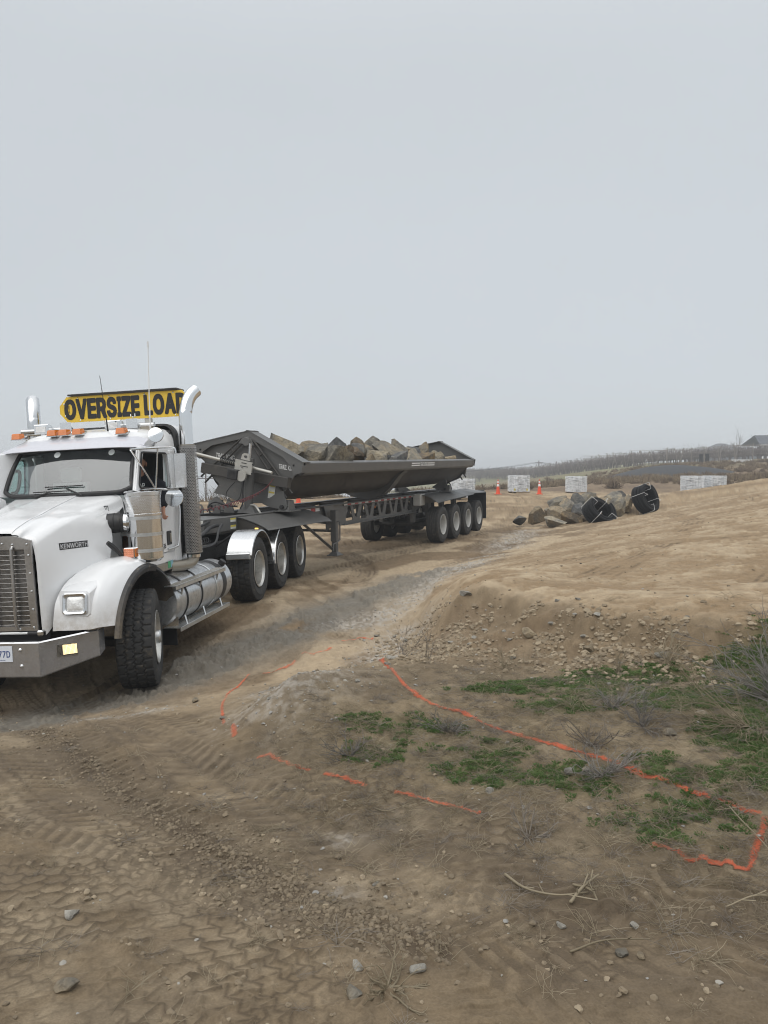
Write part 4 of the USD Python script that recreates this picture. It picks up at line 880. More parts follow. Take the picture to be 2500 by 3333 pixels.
# sign on the roof
sg = thing('oversize_load_sign', parent=str(T_.GetPath()))
sx0, sx1, sz0, sz1 = -.765, 1.075, 2.862, 3.205
put('panel', MB().plate([(sx0, sz0 + .12), (sx0 + .105, sz0), (sx1 - .105, sz0), (sx1, sz0 + .12), (sx1, sz1 - .12), (sx1 - .105, sz1), (sx0 + .105, sz1), (sx0, sz1 - .12)], .02, (0, 2), 1.50), 'sign_yellow', sg)
def heavy(text, height, width, fat, depth=.003):
    from shapely.geometry import Polygon
    from shapely import union_all, affinity
    m = letters(text, height, depth, True, width=width); f = m.faces[m.face_normals[:, 2] > .5]
    g = union_all([Polygon(m.vertices[t][:, :2]) for t in f]).buffer(fat, join_style='mitre')
    a, b, c, d = g.bounds
    g = affinity.scale(affinity.translate(g, -a, -b), width / (c - a), height / (d - b), origin=(0, 0)).simplify(.0008)
    return trimesh.util.concatenate([trimesh.creation.extrude_polygon(q, depth, engine='earcut') for q in getattr(g, 'geoms', [g])])
x = -.70
for word, wds in (('OVERSIZE', (.165, .155, .125, .14, .14, .062, .125, .12)), ('LOAD', (.12, .155, .155, .145))):
    for ch_, w_ in zip(word, wds):
        put('letter', MB().tm(heavy(ch_, .275, w_ * 1.02, .013), plane_T((x, 1.4985, 2.897), (1, 0, 0), (0, 0, 1))), 'letter_black', sg); x += w_ + .006
    x += .055
put('maker_mark', MB().tm(letters('Gru Lites', .02, .001, True, width=.10), plane_T((-.625, 1.4975, 2.985), (0, 0, 1), (-1, 0, 0))), 'letter_black', sg)
put('folded_panel', MB().box((sx0 + .14, 1.46, 3.212), (sx1 - .16, 1.72, 3.235), .004), 'black_trim', sg)
rv = MB()
for x, z in [(-.70, 3.11), (-.69, 2.95), (-.50, 3.18), (-.05, 3.18), (.45, 3.18), (.85, 3.18), (-.48, 2.885), (-.05, 2.885), (.5, 2.885), (.87, 2.885), (.27, 2.885), (.24, 2.90), (.24, 2.92), (.30, 2.90), (.30, 2.92)]: rv.rev([(0, .01), (.01, .006), (.012, 0)], (x, 1.50, z), (0, -1, 0), 8)
put('sign_bolts', rv, 'chrome', sg, smooth=50)
for x in (-.10, .47): put('sign_bracket', MB().box((x - .04, 1.50, 2.74), (x + .05, 1.56, 2.861)), 'galvanised', sg)
# exhausts
def stack(s):
    ex = thing('exhaust_stack', parent=str(T_.GetPath()))
    c = np.array([s * 1.06, 1.35])
    path = spline([(s * 1.06, 1.35, 1.0), (s * 1.06, 1.35, 2.0)] + [(s * (1.06 + .53 * q), 1.35 + .84 * q, z) for q, z in ((0, 2.78), (.015, 2.92), (.055, 3.04), (.115, 3.125), (.19, 3.185))], 60)
    m = MB().tube(path, .086, 24, caps=False)
    m.tube(path[-3:] , .078, 24)
    put('pipe', m, 'chrome' if s > 0 else 'chrome_used', ex, smooth=40)
    put('collar', MB().cyl((c[0], c[1], 2.44), (c[0], c[1], 2.475), .098, n=24), 'pipe_steel', ex, smooth=40)
    # the shield is a sheet with punched holes
    R0, z0, z1, na = .117, 1.06, 2.45, 34
    pitch = 2 * math.pi * R0 / na; dz = pitch * .866; nz = int((z1 - z0) / dz)
    v, f = [], []
    def P(a, z): return (c[0] + R0 * math.cos(a), c[1] + R0 * math.sin(a), z)
    for k in range(nz):
        za = z0 + k * dz
        for i in range(na):
            a0 = (i + .5 * (k % 2)) / na * 2 * math.pi; da = 2 * math.pi / na
            solid = k < 1 or k >= nz - 1 or (k % 16 == 8 and False)
            o = [P(a0 + da * q, za + dz * w) for q, w in ((0, 0), (.5, 0), (1, 0), (1, .5), (1, 1), (.5, 1), (0, 1), (0, .5))]
            b = len(v); v += o
            if solid: f += [[b, b + 1, b + 2], [b, b + 2, b + 3], [b, b + 3, b + 4], [b, b + 4, b + 5], [b, b + 5, b + 6], [b, b + 6, b + 7]]
            else:
                h = [P(a0 + da * (.5 + .33 * math.cos(t)), za + dz * (.5 + .38 * math.sin(t))) for t in np.radians([225, 270, 315, 0, 45, 90, 135, 180])]
                v += h
                for j in range(8):
                    j2 = (j + 1) % 8
                    f += [[b + j, b + j2, b + 8 + j2], [b + j, b + 8 + j2, b + 8 + j]]
    m = MB().add(v, f)
    m.cyl((c[0], c[1], z1), (c[0], c[1], z1 + .008), R0 + .002, n=34)
    put('heat_shield', m, 'stack_shield', ex)
    put('muffler', MB().cyl((c[0], c[1], 1.04), (c[0], c[1], 2.43), .088, n=24), 'frame_black', ex, smooth=40)
    put('elbow', MB().tube(spline([(c[0], c[1], 1.06), (c[0], 1.35, .99), (c[0] - .02, 1.28, .935), (c[0] - .06, 1.12, .925), (.9 * s, .92, .93)], 20), .072, 16), 'pipe_steel', ex, smooth=50)
    put('stack_bracket', MB().box(mx((.94, 1.30, 2.38), s), mx((1.06, 1.36, 2.41), s)).box(mx((.94, 1.30, 1.3), s), mx((1.0, 1.36, 1.33), s)), 'aluminium', ex)
both(stack)
# air cleaner
def cleaner(s):
    a = thing('air_cleaner', parent=str(T_.GetPath()))
    c = np.array([s * 1.055, .0, .025])
    put('canister', MB().rev([(0, 1.085), (.15, 1.09), (.185, 1.12), (.19, 1.135), (.19, 1.60), (.196, 1.605), (.196, 1.63), (.19, 1.635), (.19, 1.83), (.198, 1.835), (.198, 1.875), (.19, 1.88), (.14, 1.895), (0, 1.90)], c, (0, 0, 1), 48), 'chrome', a, smooth=30)
    g = MB()
    for i in range(60):
        for k in range(9):
            t = (i + .5 * (k % 2)) / 60 * 2 * math.pi; d = np.array([math.cos(t), math.sin(t), 0])
            g.hull([c + d * .1895 + [0, 0, 1.66 + k * .017] + np.array(o) for o in ((0, 0, .004), (0, 0, -.004), -.006 * np.array([d[1], -d[0], 0]), .006 * np.array([d[1], -d[0], 0]), d * .004)])
    put('intake_screen', g, 'stack_shield', a)
    for z in (1.585, 1.40, 1.22): put('strap', MB().rev([(.192, z - .018), (.197, z - .018), (.197, z + .018), (.192, z + .018)], c, (0, 0, 1), 40).box(mx((.74, .02, z + .005), s), mx((.88, .06, z + .045), s)), 'aluminium', a, smooth=30)
    d = MB().rev([(0, -.02), (.085, -.02), (.10, .0), (.11, .05), (.112, .12), (.11, .20), (.10, .24), (0, .24)], mx((.62, -.13, 1.565), s), (s, .33, 0), 24)
    put('intake_duct', d, 'hose_black', a, smooth=40)
    rbs = MB()
    for h in (.06, .13, .20): rbs.rev([(.111, h - .006), (.117, h), (.111, h + .006)], mx((.62, -.13, 1.565), s), (s, .33, 0), 24)
    put('duct_ribs', rbs, 'hose_black', a, smooth=40)
    put('duct_clamp', MB().rev([(.09, .235), (.108, .235), (.108, .265), (.075, .30)], mx((.62, -.13, 1.565), s), (s, .33, 0), 24), 'chrome', a, smooth=40)
    t = thing('turn_signal', parent=str(T_.GetPath()))
    put('housing', MB().box(mx((.898, -.24, 1.178), s), mx((1.028, -.155, 1.292), s), .012).box(mx((.94, -.21, 1.14), s), mx((.99, -.18, 1.18), s)), 'chrome_used', t, smooth=30)
    put('lens', MB().box(mx((.905, -.246, 1.185), s), mx((1.021, -.238, 1.285), s), .004), 'amber_led', t)
    put('side_lens', MB().box(mx((1.027, -.23, 1.187), s), mx((1.033, -.165, 1.282), s), .002), 'amber_lens', t)
    dots = MB()
    for i in range(5):
        for k in range(4): dots.rev([(0, .004), (.007, .002), (.009, 0)], mx((.919 + i * .022, -.246, 1.20 + k * .0235), s), (0, -1, 0), 8)
    put('led', dots, 'amber_led', t, smooth=40)
both(cleaner)
# mirrors
def mirror(s):
    m = thing('mirror', parent=str(T_.GetPath()))
    sec = [(a + .08, b - .17) for a, b in [(1.02, .76), (1.005, .735), (1.02, .70), (1.065, .675), (1.115, .68), (1.135, .70), (1.135, .715), (1.25, .725), (1.262, .74), (1.262, .765), (1.02, .77)]]
    put('shell', MB().grid(np.array([[(s * x, y, z) for x, y in sec] for z in (1.925, 1.94, 2.32, 2.335)]), closed=True, flip=s > 0).hull([(s * x, y, z) for x, y in sec for z in (2.33, 2.336)]).hull([(s * x, y, z) for x, y in sec for z in (1.924, 1.93)]), 'chrome_used', m, smooth=35)
    put('face', MB().box(mx((1.11, .601, 1.945), s), mx((1.33, .606, 2.315), s), .002), 'chrome', m)
    put('convex_mirror', MB().rev([(0, -.045), (.05, -.04), (.085, -.022), (.108, .005), (.112, .015), (.108, .025), (0, .028)], mx((1.17, .60, 1.805), s), (.12, -1, .05), 32), 'chrome', m, smooth=35)
    b = MB()
    b.tube(mx(spline([(.93, .02, 2.385), (.97, .25, 2.40), (1.08, .46, 2.41), (1.14, .53, 2.41), (1.20, .57, 2.405), (1.225, .58, 2.36), (1.225, .58, 2.1), (1.225, .58, 1.905)], 40), s), .012, 8)
    b.tube(mx([(1.06, .45, 2.405), (1.04, .45, 2.2), (1.01, .45, 1.925)], s), .011, 8)
    b.tube(mx([(.945, .0, 2.375), (.98, .24, 2.14), (1.005, .44, 1.93)], s), .011, 8)
    b.tube(mx(spline([(.86, -.05, 1.90), (.92, .05, 1.915), (1.0, .42, 1.925), (1.08, .52, 1.912), (1.24, .58, 1.905)], 24), s), .012, 8)
    put('mirror_arm', b, 'chrome_used', m, smooth=50)
both(mirror)
# fuel tanks, steps, frame
def tank(s):
    t = thing('fuel_tank', parent=str(T_.GetPath()))
    c = np.array([s * .90, 0, .555])
    put('barrel', MB().rev([(0, .44), (.20, .445), (.28, .46), (.305, .49), (.31, .52), (.31, 2.33), (.305, 2.36), (.28, 2.39), (.20, 2.405), (0, 2.41)], c, (0, 1, 0), 56), 'tank_aluminium', t, smooth=30)
    for y in (.72, 1.20, 1.72): put('tank_strap', MB().rev([(.311, y - .02), (.317, y - .02), (.317, y + .02), (.311, y + .02)], c, (0, 1, 0), 48).rev([(.317, y - .008), (.322, y), (.317, y + .008)], c, (0, 1, 0), 48), 'black_trim' if y < 1.7 else 'aluminium', t, smooth=30)
    put('tank_band', MB().rev([(.312, 1.98), (.3145, 1.985), (.3145, 2.12), (.312, 2.125)], c, (0, 1, 0), 48), 'black_trim', t, smooth=30)
    put('filler_cap', MB().cyl(c + mx((.20, 2.22, .235), s), c + mx((.245, 2.22, .29), s), .05, n=20, ch=.008), 'black_trim', t, smooth=30)
    for z, y0, y1, xa, xb in ((.775, .30, 2.0, 1.10, 1.25), (.262, .40, 2.12, 1.02, 1.24)):
        stp = thing('step', parent=str(T_.GetPath()))
        b = MB().box(mx((xa, y0, z - .012), s), mx((xb, y1, z), s), .003).box(mx((xb - .012, y0, z - .05), s), mx((xb, y1, z + .002), s), .003)
        put('tread_plate', b, 'aluminium', stp)
        g = MB()
        for i in range(int((y1 - y0) / .035)):
            for k in range(3): g.hull([mx((xa + .03 + k * .04, y0 + .02 + i * .035, z + .0005), s) + np.array(o) for o in ((-.012, 0, 0), (.012, 0, 0), (0, -.006, 0), (0, .006, 0), (0, 0, .005))])
        put('tread_grip', g, 'pipe_steel', stp)
        for y in (y0 + .25, y0 + .85, y1 - .25): put('step_bracket', MB().tube([mx((xb - .02, y, z - .03), s), mx((xb - .06, y + .02, z - .15 if z > .5 else z + .1), s)], .012, 6), 'aluminium', stp)
both(tank)
fr = MB()
for s in (1, -1): fr.box(mx((.39, -.95, .72), s), mx((.475, 7.0, .97), s), .006)
for y in (-.9, 1.6, 2.9, 3.4, 5.8, 6.9): fr.box((-.40, y - .05, .74), (.40, y + .05, .95), .006)
put('chassis', fr, 'frame_black', T_)
fr = MB().box((-.48, 2.0, .985), (.62, 3.0, 1.0), .003)
for i in range(14):
    for k in range(6): fr.box((.0 + k * .10, 2.05 + i * .068, 1.0), (.06 + k * .10, 2.07 + i * .068, 1.006), 0)
put('deck_plate', fr, 'pipe_steel', T_)
put('engine_block', MB().box((-.35, -.75, .45), (.35, .9, 1.25), .05).box((-.5, -.7, .40), (.5, -.3, .55), .03), 'frame_black', T_)
fw_ = MB()
fw_.plate([(-.45, 4.75), (-.38, 4.62), (.38, 4.62), (.45, 4.75), (.45, 5.2), (.30, 5.55), (.10, 5.55), (.06, 5.15), (-.06, 5.15), (-.10, 5.55), (-.30, 5.55), (-.45, 5.2)], .05, (0, 1), 1.14)
fw_.box((-.42, 4.95, .97), (-.34, 5.2, 1.14)).box((.34, 4.95, .97), (.42, 5.2, 1.14))
put('fifth_wheel', fw_, 'frame_black', T_)
for y in (3.75, 5.1, 6.45):
    put('axle', MB().cyl((-.95, y, .525), (.95, y, .525), .07, n=14).rev([(0, -.2), (.12, -.17), (.19, -.06), (.20, 0), (.19, .06), (.12, .17), (0, .2)], (0, y, .53), (0, 1, 0), 20).box((-.5, y - .35, .40), (-.42, y + .35, .46)).box((.42, y - .35, .40), (.5, y + .35, .46)), 'frame_black', T_, smooth=35)
put('front_axle', MB().box((-.8, -.2, .18), (.8, -.08, .28), .02), 'frame_black', T_)
wheel(T_, (.975, -.13, .262), 'steer', 1, math.radians(19), dish=False); wheel(T_, (-.975, -.13, .262), 'steer', -1, math.radians(16), dish=False)
for k, y in enumerate((3.75, 5.1, 6.45)):
    for s in (1, -1):
        wheel(T_, (s * .995, y, .525), 'drive', s, spin=.4 * k, tyre_mat='tyre_rubber')
def quarter(s):
    f = thing('drive_fender', parent=str(T_.GetPath()))
    def arc(y, r, a0, a1, n, lip=.03):
        rows = []
        for a in np.radians(np.linspace(a0, a1, n)):
            c, d = math.cos(a), -math.sin(a)
            rows.append([(s * x, y + (r - dr) * d, .53 + (r - dr) * c) for x, dr in ((.84, .03), (.842, .005), (.86, 0), (1.225, 0), (1.245, .006), (1.25, .03), (1.246, .035))])
        return np.array(rows)
    put('front_fender', MB().grid(arc(3.75, .635, 64, -86, 30), flip=s > 0), 'fender_aluminium', f, smooth=40)
    put('front_fender_flap', MB().box(mx((.845, 3.14, .745), s), mx((1.24, 3.165, .84), s), .01), 'aluminium', f)
    put('rear_fender', MB().grid(np.concatenate([arc(5.1, .615, 92, 0, 20), np.array([[(s * x, 5.1 + dy, .53 + .615 - dr) for x, dr in ((.84, .03), (.842, .005), (.86, 0), (1.225, 0), (1.245, .006), (1.25, .03), (1.246, .035))] for dy in (.3, .62)])]), flip=s > 0), 'fender_aluminium', f, smooth=40)
    put('fender_bracket', MB().tube([mx((.45, 3.75, .9), s), mx((.86, 3.75, 1.15), s)], .02, 8).tube([mx((.45, 5.1, .9), s), mx((.86, 5.1, 1.13), s)], .02, 8), 'frame_black', f)
both(quarter)
# hoses behind the cab
def hose(name, pts, r, mat, parent): put(name, MB().tube(spline(pts, 40), r, 8), mat, parent, smooth=60)
hose('air_hose', [(.30, 1.9, 1.35), (.45, 2.3, 1.15), (.55, 2.9, 1.16), (.52, 3.4, 1.24), (.50, 3.8, 1.25)], .03, 'hose_black', T_)
hose('air_hose', [(.58, 2.1, 1.05), (.66, 2.6, 1.0), (.70, 3.1, 1.02), (.66, 3.4, 1.18), (.60, 3.75, 1.27)], .02, 'hose_black', T_)
hose('air_hose', [(.2, 1.9, 1.5), (.25, 2.3, 1.25), (.30, 2.9, 1.2), (.40, 3.5, 1.3), (.35, 3.9, 1.33)], .022, 'hose_black', T_)
cl = [(.55 + .045 * math.cos(t), 2.25 + .028 * t / 2, 1.06 + .045 * math.sin(t)) for t in np.linspace(0, 2 * math.pi * 11, 200)]
put('coiled_cable', MB().tube(cl, .009, 5), 'hose_black', T_, smooth=60)
put('battery_box', MB().box((-.98, 2.5, .5), (-.52, 3.05, .95), .02), 'aluminium', T_)
put('air_tank', MB().cyl((-.3, 3.05, .62), (.3, 3.05, .62), .11, n=20, ch=.03), 'frame_black', T_, smooth=35)

# ------------------------------------------------------------------ the side dump trailer
TRAILER_M = np.array([[0.92373, 0.38266, -0.01691, -2.94632], [-0.38278, 0.92383, -0.00433, 13.67768], [0.01396, 0.01047, 0.99985, -0.16179], [0, 0, 0, 1]])
trl = thing('side_dump_trailer', 'dark grey side dump trailer with its tub tipped slightly, full of boulders', 'trailer', M=TRAILER_M)
# frame
fm = MB()
for s in (1, -1):
    fm.box((s * .46, -1.35, 1.20), (s * .54, 4.0, 1.40), .004).box((s * .46, 9.0, 1.10), (s * .54, 14.0, 1.40), .004)
    fm.hull([(s * x, y, z) for x in (.47, .53) for y, z in ((1.6, 1.20), (4.0, 1.20), (4.0, .905), (3.2, .99))])
    fm.hull([(s * x, y, z) for x in (.47, .53) for y, z in ((8.8, 1.39), (9.6, 1.39), (9.6, 1.10), (8.8, .93))])
    fm.box((s * .42, -1.35, 1.392), (s * .62, 14.0, 1.41), .003)
    fm.box((s * .44, 4.0, .90), (s * .58, 8.9, .92), .003)
put('main_frame', fm, 'trailer_grey', trl)
fm = MB()
for y in (-1.25, -.2, 1.6, 3.2, 4.8, 6.4, 8.0, 9.0, 10.4, 11.6, 12.8, 13.9): fm.box((-.46, y - .05, 1.22), (.46, y + .05, 1.385), .004)
put('cross_members', fm, 'trailer_dark', trl)
# the pierced web between the axles and the legs
for s in (1, -1):
    holes = []
    for i in range(6):
        y = 4.15 + i * .80
        holes.append([(y + .06, 1.33), (y + .44, 1.33), (y + .27, 1.00), (y + .22, 1.00)] if False else [(y + .18, 1.32), (y + .32, 1.32), (y + .45, 1.02), (y + .42, .985), (y + .08, .985), (y + .05, 1.02)])
        holes.append([(y + .45, 1.325), (y + .80, 1.325), (y + .66, 1.05), (y + .625, 1.02), (y + .59, 1.05)])
    put('web_plate', MB().plate([(3.95, .90), (8.95, .92), (8.95, 1.392), (3.95, 1.392)], .02, (1, 2), s * .50 - .01, holes=holes), 'trailer_grey', trl)
for i in range(24):
    y = 4.02 + i * .20
    put('reflector', MB().box((.556, y, 1.352), (.559, y + .19, 1.391), 0), 'reflector_red' if i % 2 else 'reflector_white', trl)
    put('rail_lip', MB().box((.53, y, 1.345), (.556, y + .20, 1.393), 0), 'trailer_grey', trl) if i == 0 else None
fm = MB().box((.53, 4.2, 1.345), (.555, 8.9, 1.392), .002); put('rail_lip', fm, 'trailer_grey', trl)
for i, y in enumerate((2.05, 2.25, 2.45, 2.65)):
    put('reflector', MB().box((.542, y, 1.30), (.545, y + .19, 1.37), 0), 'reflector_red' if i % 2 == 0 else 'reflector_white', trl)
put('reflector', MB().box((.542, 2.40, 1.215), (.545, 2.62, 1.29), 0), 'reflector_white', trl)
put('marker_lamp', MB().rev([(0, .02), (.04, .015), (.05, 0)], (.30, 6.4, 1.2), (1, 0, 0), 14), 'amber_lens', trl)
# neck: box, decals, lugs
put('neck', MB().box((-.62, -1.36, 1.17), (.62, -.40, 1.40), .01).box((-.55, -.9, 1.13), (.55, .8, 1.17), .004), 'trailer_grey', trl)
put('decal', MB().box((.54, -1.363, 1.34), (.60, -1.358, 1.395), 0).box((.622, -.62, 1.32), (.625, -.46, 1.385), 0), 'decal_white', trl)
put('decal', MB().box((.622, -.62, 1.20), (.625, -.46, 1.265), 0), 'decal_white', trl)
put('decal_stripe', MB().box((.6255, -.62, 1.36), (.627, -.46, 1.385), 0).box((.6255, -.62, 1.235), (.627, -.46, 1.265), 0), 'decal_yellow', trl, kind='stuff')
for s in (1, -1):
    put('front_fender', MB().grid(np.array([[(s * .56, y, 1.395), (s * .75, y, 1.37), (s * 1.0, y, 1.29), (s * 1.18, y, 1.215), (s * 1.25, y, 1.17 - .02 * (y > 1.8))] for y in np.linspace(-.42, 2.0, 9)] ), flip=s > 0).grid(np.array([[(s * .56, y, 1.38), (s * .75, y, 1.355), (s * 1.0, y, 1.275), (s * 1.18, y, 1.20), (s * 1.25, y, 1.165 - .02 * (y > 1.8))] for y in np.linspace(-.42, 2.0, 9)]), flip=s < 0), 'trailer_grey', trl, smooth=30)
    put('fender_gusset', MB().plate([(.5, 1.39), (.75, 1.36), (1.2, 1.20), (1.0, 1.17), (.62, 1.17), (.5, 1.19)] if s > 0 else [(-.5, 1.39), (-.75, 1.36), (-1.2, 1.20), (-1.0, 1.17), (-.62, 1.17), (-.5, 1.19)], .012, (0, 2), -.40), 'trailer_dark', trl)
put('side_lamp', MB().box((.98, -.425, 1.185), (1.04, -.40, 1.21), .004), 'lamp_soft', trl)
for x in (-.62, -.40):
    put('lug', MB().plate([(x, 1.40), (x + .16, 1.40), (x + .16, 1.52), (x + .12, 1.58), (x + .06, 1.59), (x, 1.53)], .025, (0, 2), .10 + (x + .62), holes=[[(x + .08 + .035 * math.cos(t), 1.53 + .035 * math.sin(t)) for t in np.linspace(0, 6.28, 12)]]), 'trailer_grey', trl)
put('lug', MB().plate([(-.32, 1.40), (-.08, 1.40), (-.14, 1.6), (-.20, 1.68), (-.25, 1.6)], .025, (0, 2), .55), 'trailer_grey', trl)
# legs
for s in (1, -1):
    g = thing('landing_gear', parent=str(trl.GetPath()))
    put('outer_leg', MB().box((s * .66, 3.10, .62), (s * .80, 3.24, 1.30), .012), 'trailer_grey', g)
    put('inner_leg', MB().box((s * .675, 3.115, .34), (s * .785, 3.225, .63), .01), 'trailer_grey', g)
    put('foot', MB().box((s * .60, 3.02, .31), (s * .86, 3.32, .335), .006).hull([(s * x, y, z) for x, y, z in ((.62, 3.06, .335), (.84, 3.06, .335), (.62, 3.28, .335), (.84, 3.28, .335), (.68, 3.12, .40), (.78, 3.12, .40), (.68, 3.22, .40), (.78, 3.22, .40))]), 'trailer_grey', g)
    put('leg_bracket', MB().plate([(2.92, 1.39), (3.42, 1.39), (3.36, 1.2), (3.36, .95), (3.02, .85), (3.02, 1.2)], .02, (1, 2), s * .60 - .01).box((s * .54, 3.05, 1.05), (s * .67, 3.3, 1.12)), 'trailer_grey', g)
    put('brace', MB().tube([(s * .70, 3.12, .45), (s * .52, 1.9, 1.20)], .035, 4), 'trailer_grey', g)
    put('crank', MB().tube([(s * .80, 3.15, 1.05), (s * .87, 3.15, 1.05), (s * .87, 3.13, .66), (s * .87, 3.02, .62), (s * .87, 2.82, .60), (s * .87, 2.80, .46)], .016, 8), 'trailer_grey', g, smooth=50)
put('leg_cross_shaft', MB().cyl((-.66, 3.17, .85), (.66, 3.17, .85), .03, n=10), 'trailer_grey', trl)
# axles, springs and wheels
for k, y in enumerate((9.3, 10.6, 11.9, 13.2)):
    put('axle', MB().cyl((-.95, y, .53), (.95, y, .53), .065, n=12).box((-.52, y - .5, .62), (-.42, y + .5, .68)).box((.42, y - .5, .62), (.52, y + .5, .68)).cyl((-.3, y - .25, .62), (-.3, y - .1, .6), .08, n=12).cyl((.3, y - .25, .62), (.3, y - .1, .6), .08, n=12), 'trailer_dark', trl, smooth=35)
    for s in (1, -1):
        put('hanger', MB().hull([(s * x, yy, z) for x in (.42, .54) for yy, z in ((y - .68, 1.1), (y - .42, 1.1), (y - .62, .62), (y - .5, .62))]), 'trailer_grey', trl)
        wheel(trl, (s * 1.03, y, .525), 'trailer', s, spin=1.1 * k, rim='rim_painted', tyre_mat='tyre_dusty')
put('air_bag', MB().cyl((.35, 9.0, .78), (.35, 9.0, 1.1), .12, n=16, ch=.03), 'hose_black', trl, smooth=35); put('air_bag', MB().cyl((-.35, 9.0, .78), (-.35, 9.0, 1.1), .12, n=16, ch=.03), 'hose_black', trl, smooth=35)
put('control_box', MB().box((.56, 8.55, 1.10), (.78, 8.95, 1.43), .015), 'rim_painted', trl)
put('air_reservoir', MB().cyl((-.35, 8.2, 1.05), (.35, 8.2, 1.05), .13, n=16, ch=.03), 'trailer_dark', trl, smooth=35)
for s in (1, -1):
    def zf(y): return 1.0 * np.interp(y, [8.55, 8.8, 12.3, 12.45, 12.6, 13.8, 13.95], [1.405, 1.405, 1.405, 1.405, 1.405, 1.405, 1.38])
    def edge(y): return np.interp(y, [8.7, 9.6, 12.3, 12.42, 12.55, 13.9], [1.18, 1.215, 1.275, 1.305, 1.315, 1.285])
    top = np.array([[(s * .58, y, zf(y)), (s * .85, y, zf(y) - .01), (s * 1.05, y, zf(y) - .04 - (1.32 - edge(y)) * .3), (s * 1.2, y, edge(y) + .035), (s * 1.27, y, edge(y))] for y in np.r_[8.7, 9.2, np.linspace(9.6, 12.3, 6), 12.42, 12.55, 13.2, 13.9]])
    put('rear_fender', MB().grid(top, flip=s > 0).grid(top - [0, 0, .012], flip=s < 0), 'trailer_grey', trl, smooth=30)
    put('mud_flap', MB().box((s * .62, 13.9, .38), (s * 1.27, 13.92, 1.30), .004), 'hose_black', trl)
    put('tail_lamp', MB().box((s * 1.05, 13.92, 1.15), (s * 1.2, 13.94, 1.28), .01), 'reflector_red', trl)
put('rear_bumper', MB().box((-1.2, 13.92, 1.2), (1.2, 14.02, 1.36), .01), 'trailer_grey', trl)

# the tub leans a few degrees to the driver's side about its hinges
tilt = math.radians(9.4)
TM = np.eye(4); TM[:3, 3] = (.86, 0, 1.45)
TM = TM @ mat4(ry=tilt) @ mat4(rx=math.radians(.40)); b0 = np.eye(4); b0[:3, 3] = (-.86, -.9, -1.45); b1 = np.eye(4); b1[:3, 3] = (0, .9, 0)
TM = b1 @ TM @ b0
tub = thing('tub', M=TM, parent=str(trl.GetPath()))
VC, Y0, Y1 = -.09, .90, 12.35
RW, RZ = 1.235, 2.377
body = spline([(-1.18, 2.20), (-1.06, 2.10), (-.90, 1.93), (-.72, 1.70), (-.45, 1.52), (-.15, 1.435), (.15, 1.435), (.45, 1.52), (.72, 1.70), (.90, 1.93), (1.06, 2.10), (1.18, 2.20)], 48)
ends = [(Y0 + .05, 1.0), (Y1 - .05, 1.0)]
def shell(ins):
    rows = []
    for y in (Y0 + .03, Y1 - .03):
        p = body.copy(); c = np.array([0, 2.2]); p = c + (p - c) * (1 - ins / 1.1)
        rows.append([(VC + a, y, z) for a, z in p])
    return np.array(rows)
bm = MB().grid(shell(0), flip=True).grid(shell(.05))
# slopes from each flank into the hopper bottom: the flanks flare near the ends
put('tub_body', bm, 'trailer_dark', tub, smooth=40)
for s in (1, -1):
    sec = [(1.13, 2.115), (1.215, 2.15), (1.235, 2.19), (1.235, 2.365), (1.222, 2.378), (1.06, 2.385), (1.05, 2.375), (1.06, 2.36), (1.20, 2.35), (1.205, 2.21)]
    put('rim_rail', MB().grid(np.array([[(VC + s * x, y, z) for x, z in sec] for y in (Y0, Y1)]), closed=True, flip=s < 0).hull([(VC + s * x, y, z) for x, z in sec for y in (Y0 - .004, Y0 + .01)]).hull([(VC + s * x, y, z) for x, z in sec for y in (Y1 - .01, Y1 + .004)]), 'trailer_grey', tub, smooth=25)
prof = [(-1.235, 2.378), (0, 2.80), (1.235, 2.378), (1.235, 2.19), (1.04, 2.105), (.885, 1.81), (.82, 1.715), (.46, 1.49), (.1, 1.42), (-.1, 1.42), (-.46, 1.49), (-.71, 1.49), (-.60, 1.69), (-.80, 1.82), (-.90, 2.0), (-1.04, 2.105), (-1.235, 2.19)]
def face(v0): return [(VC + x, z) for x, z in v0]
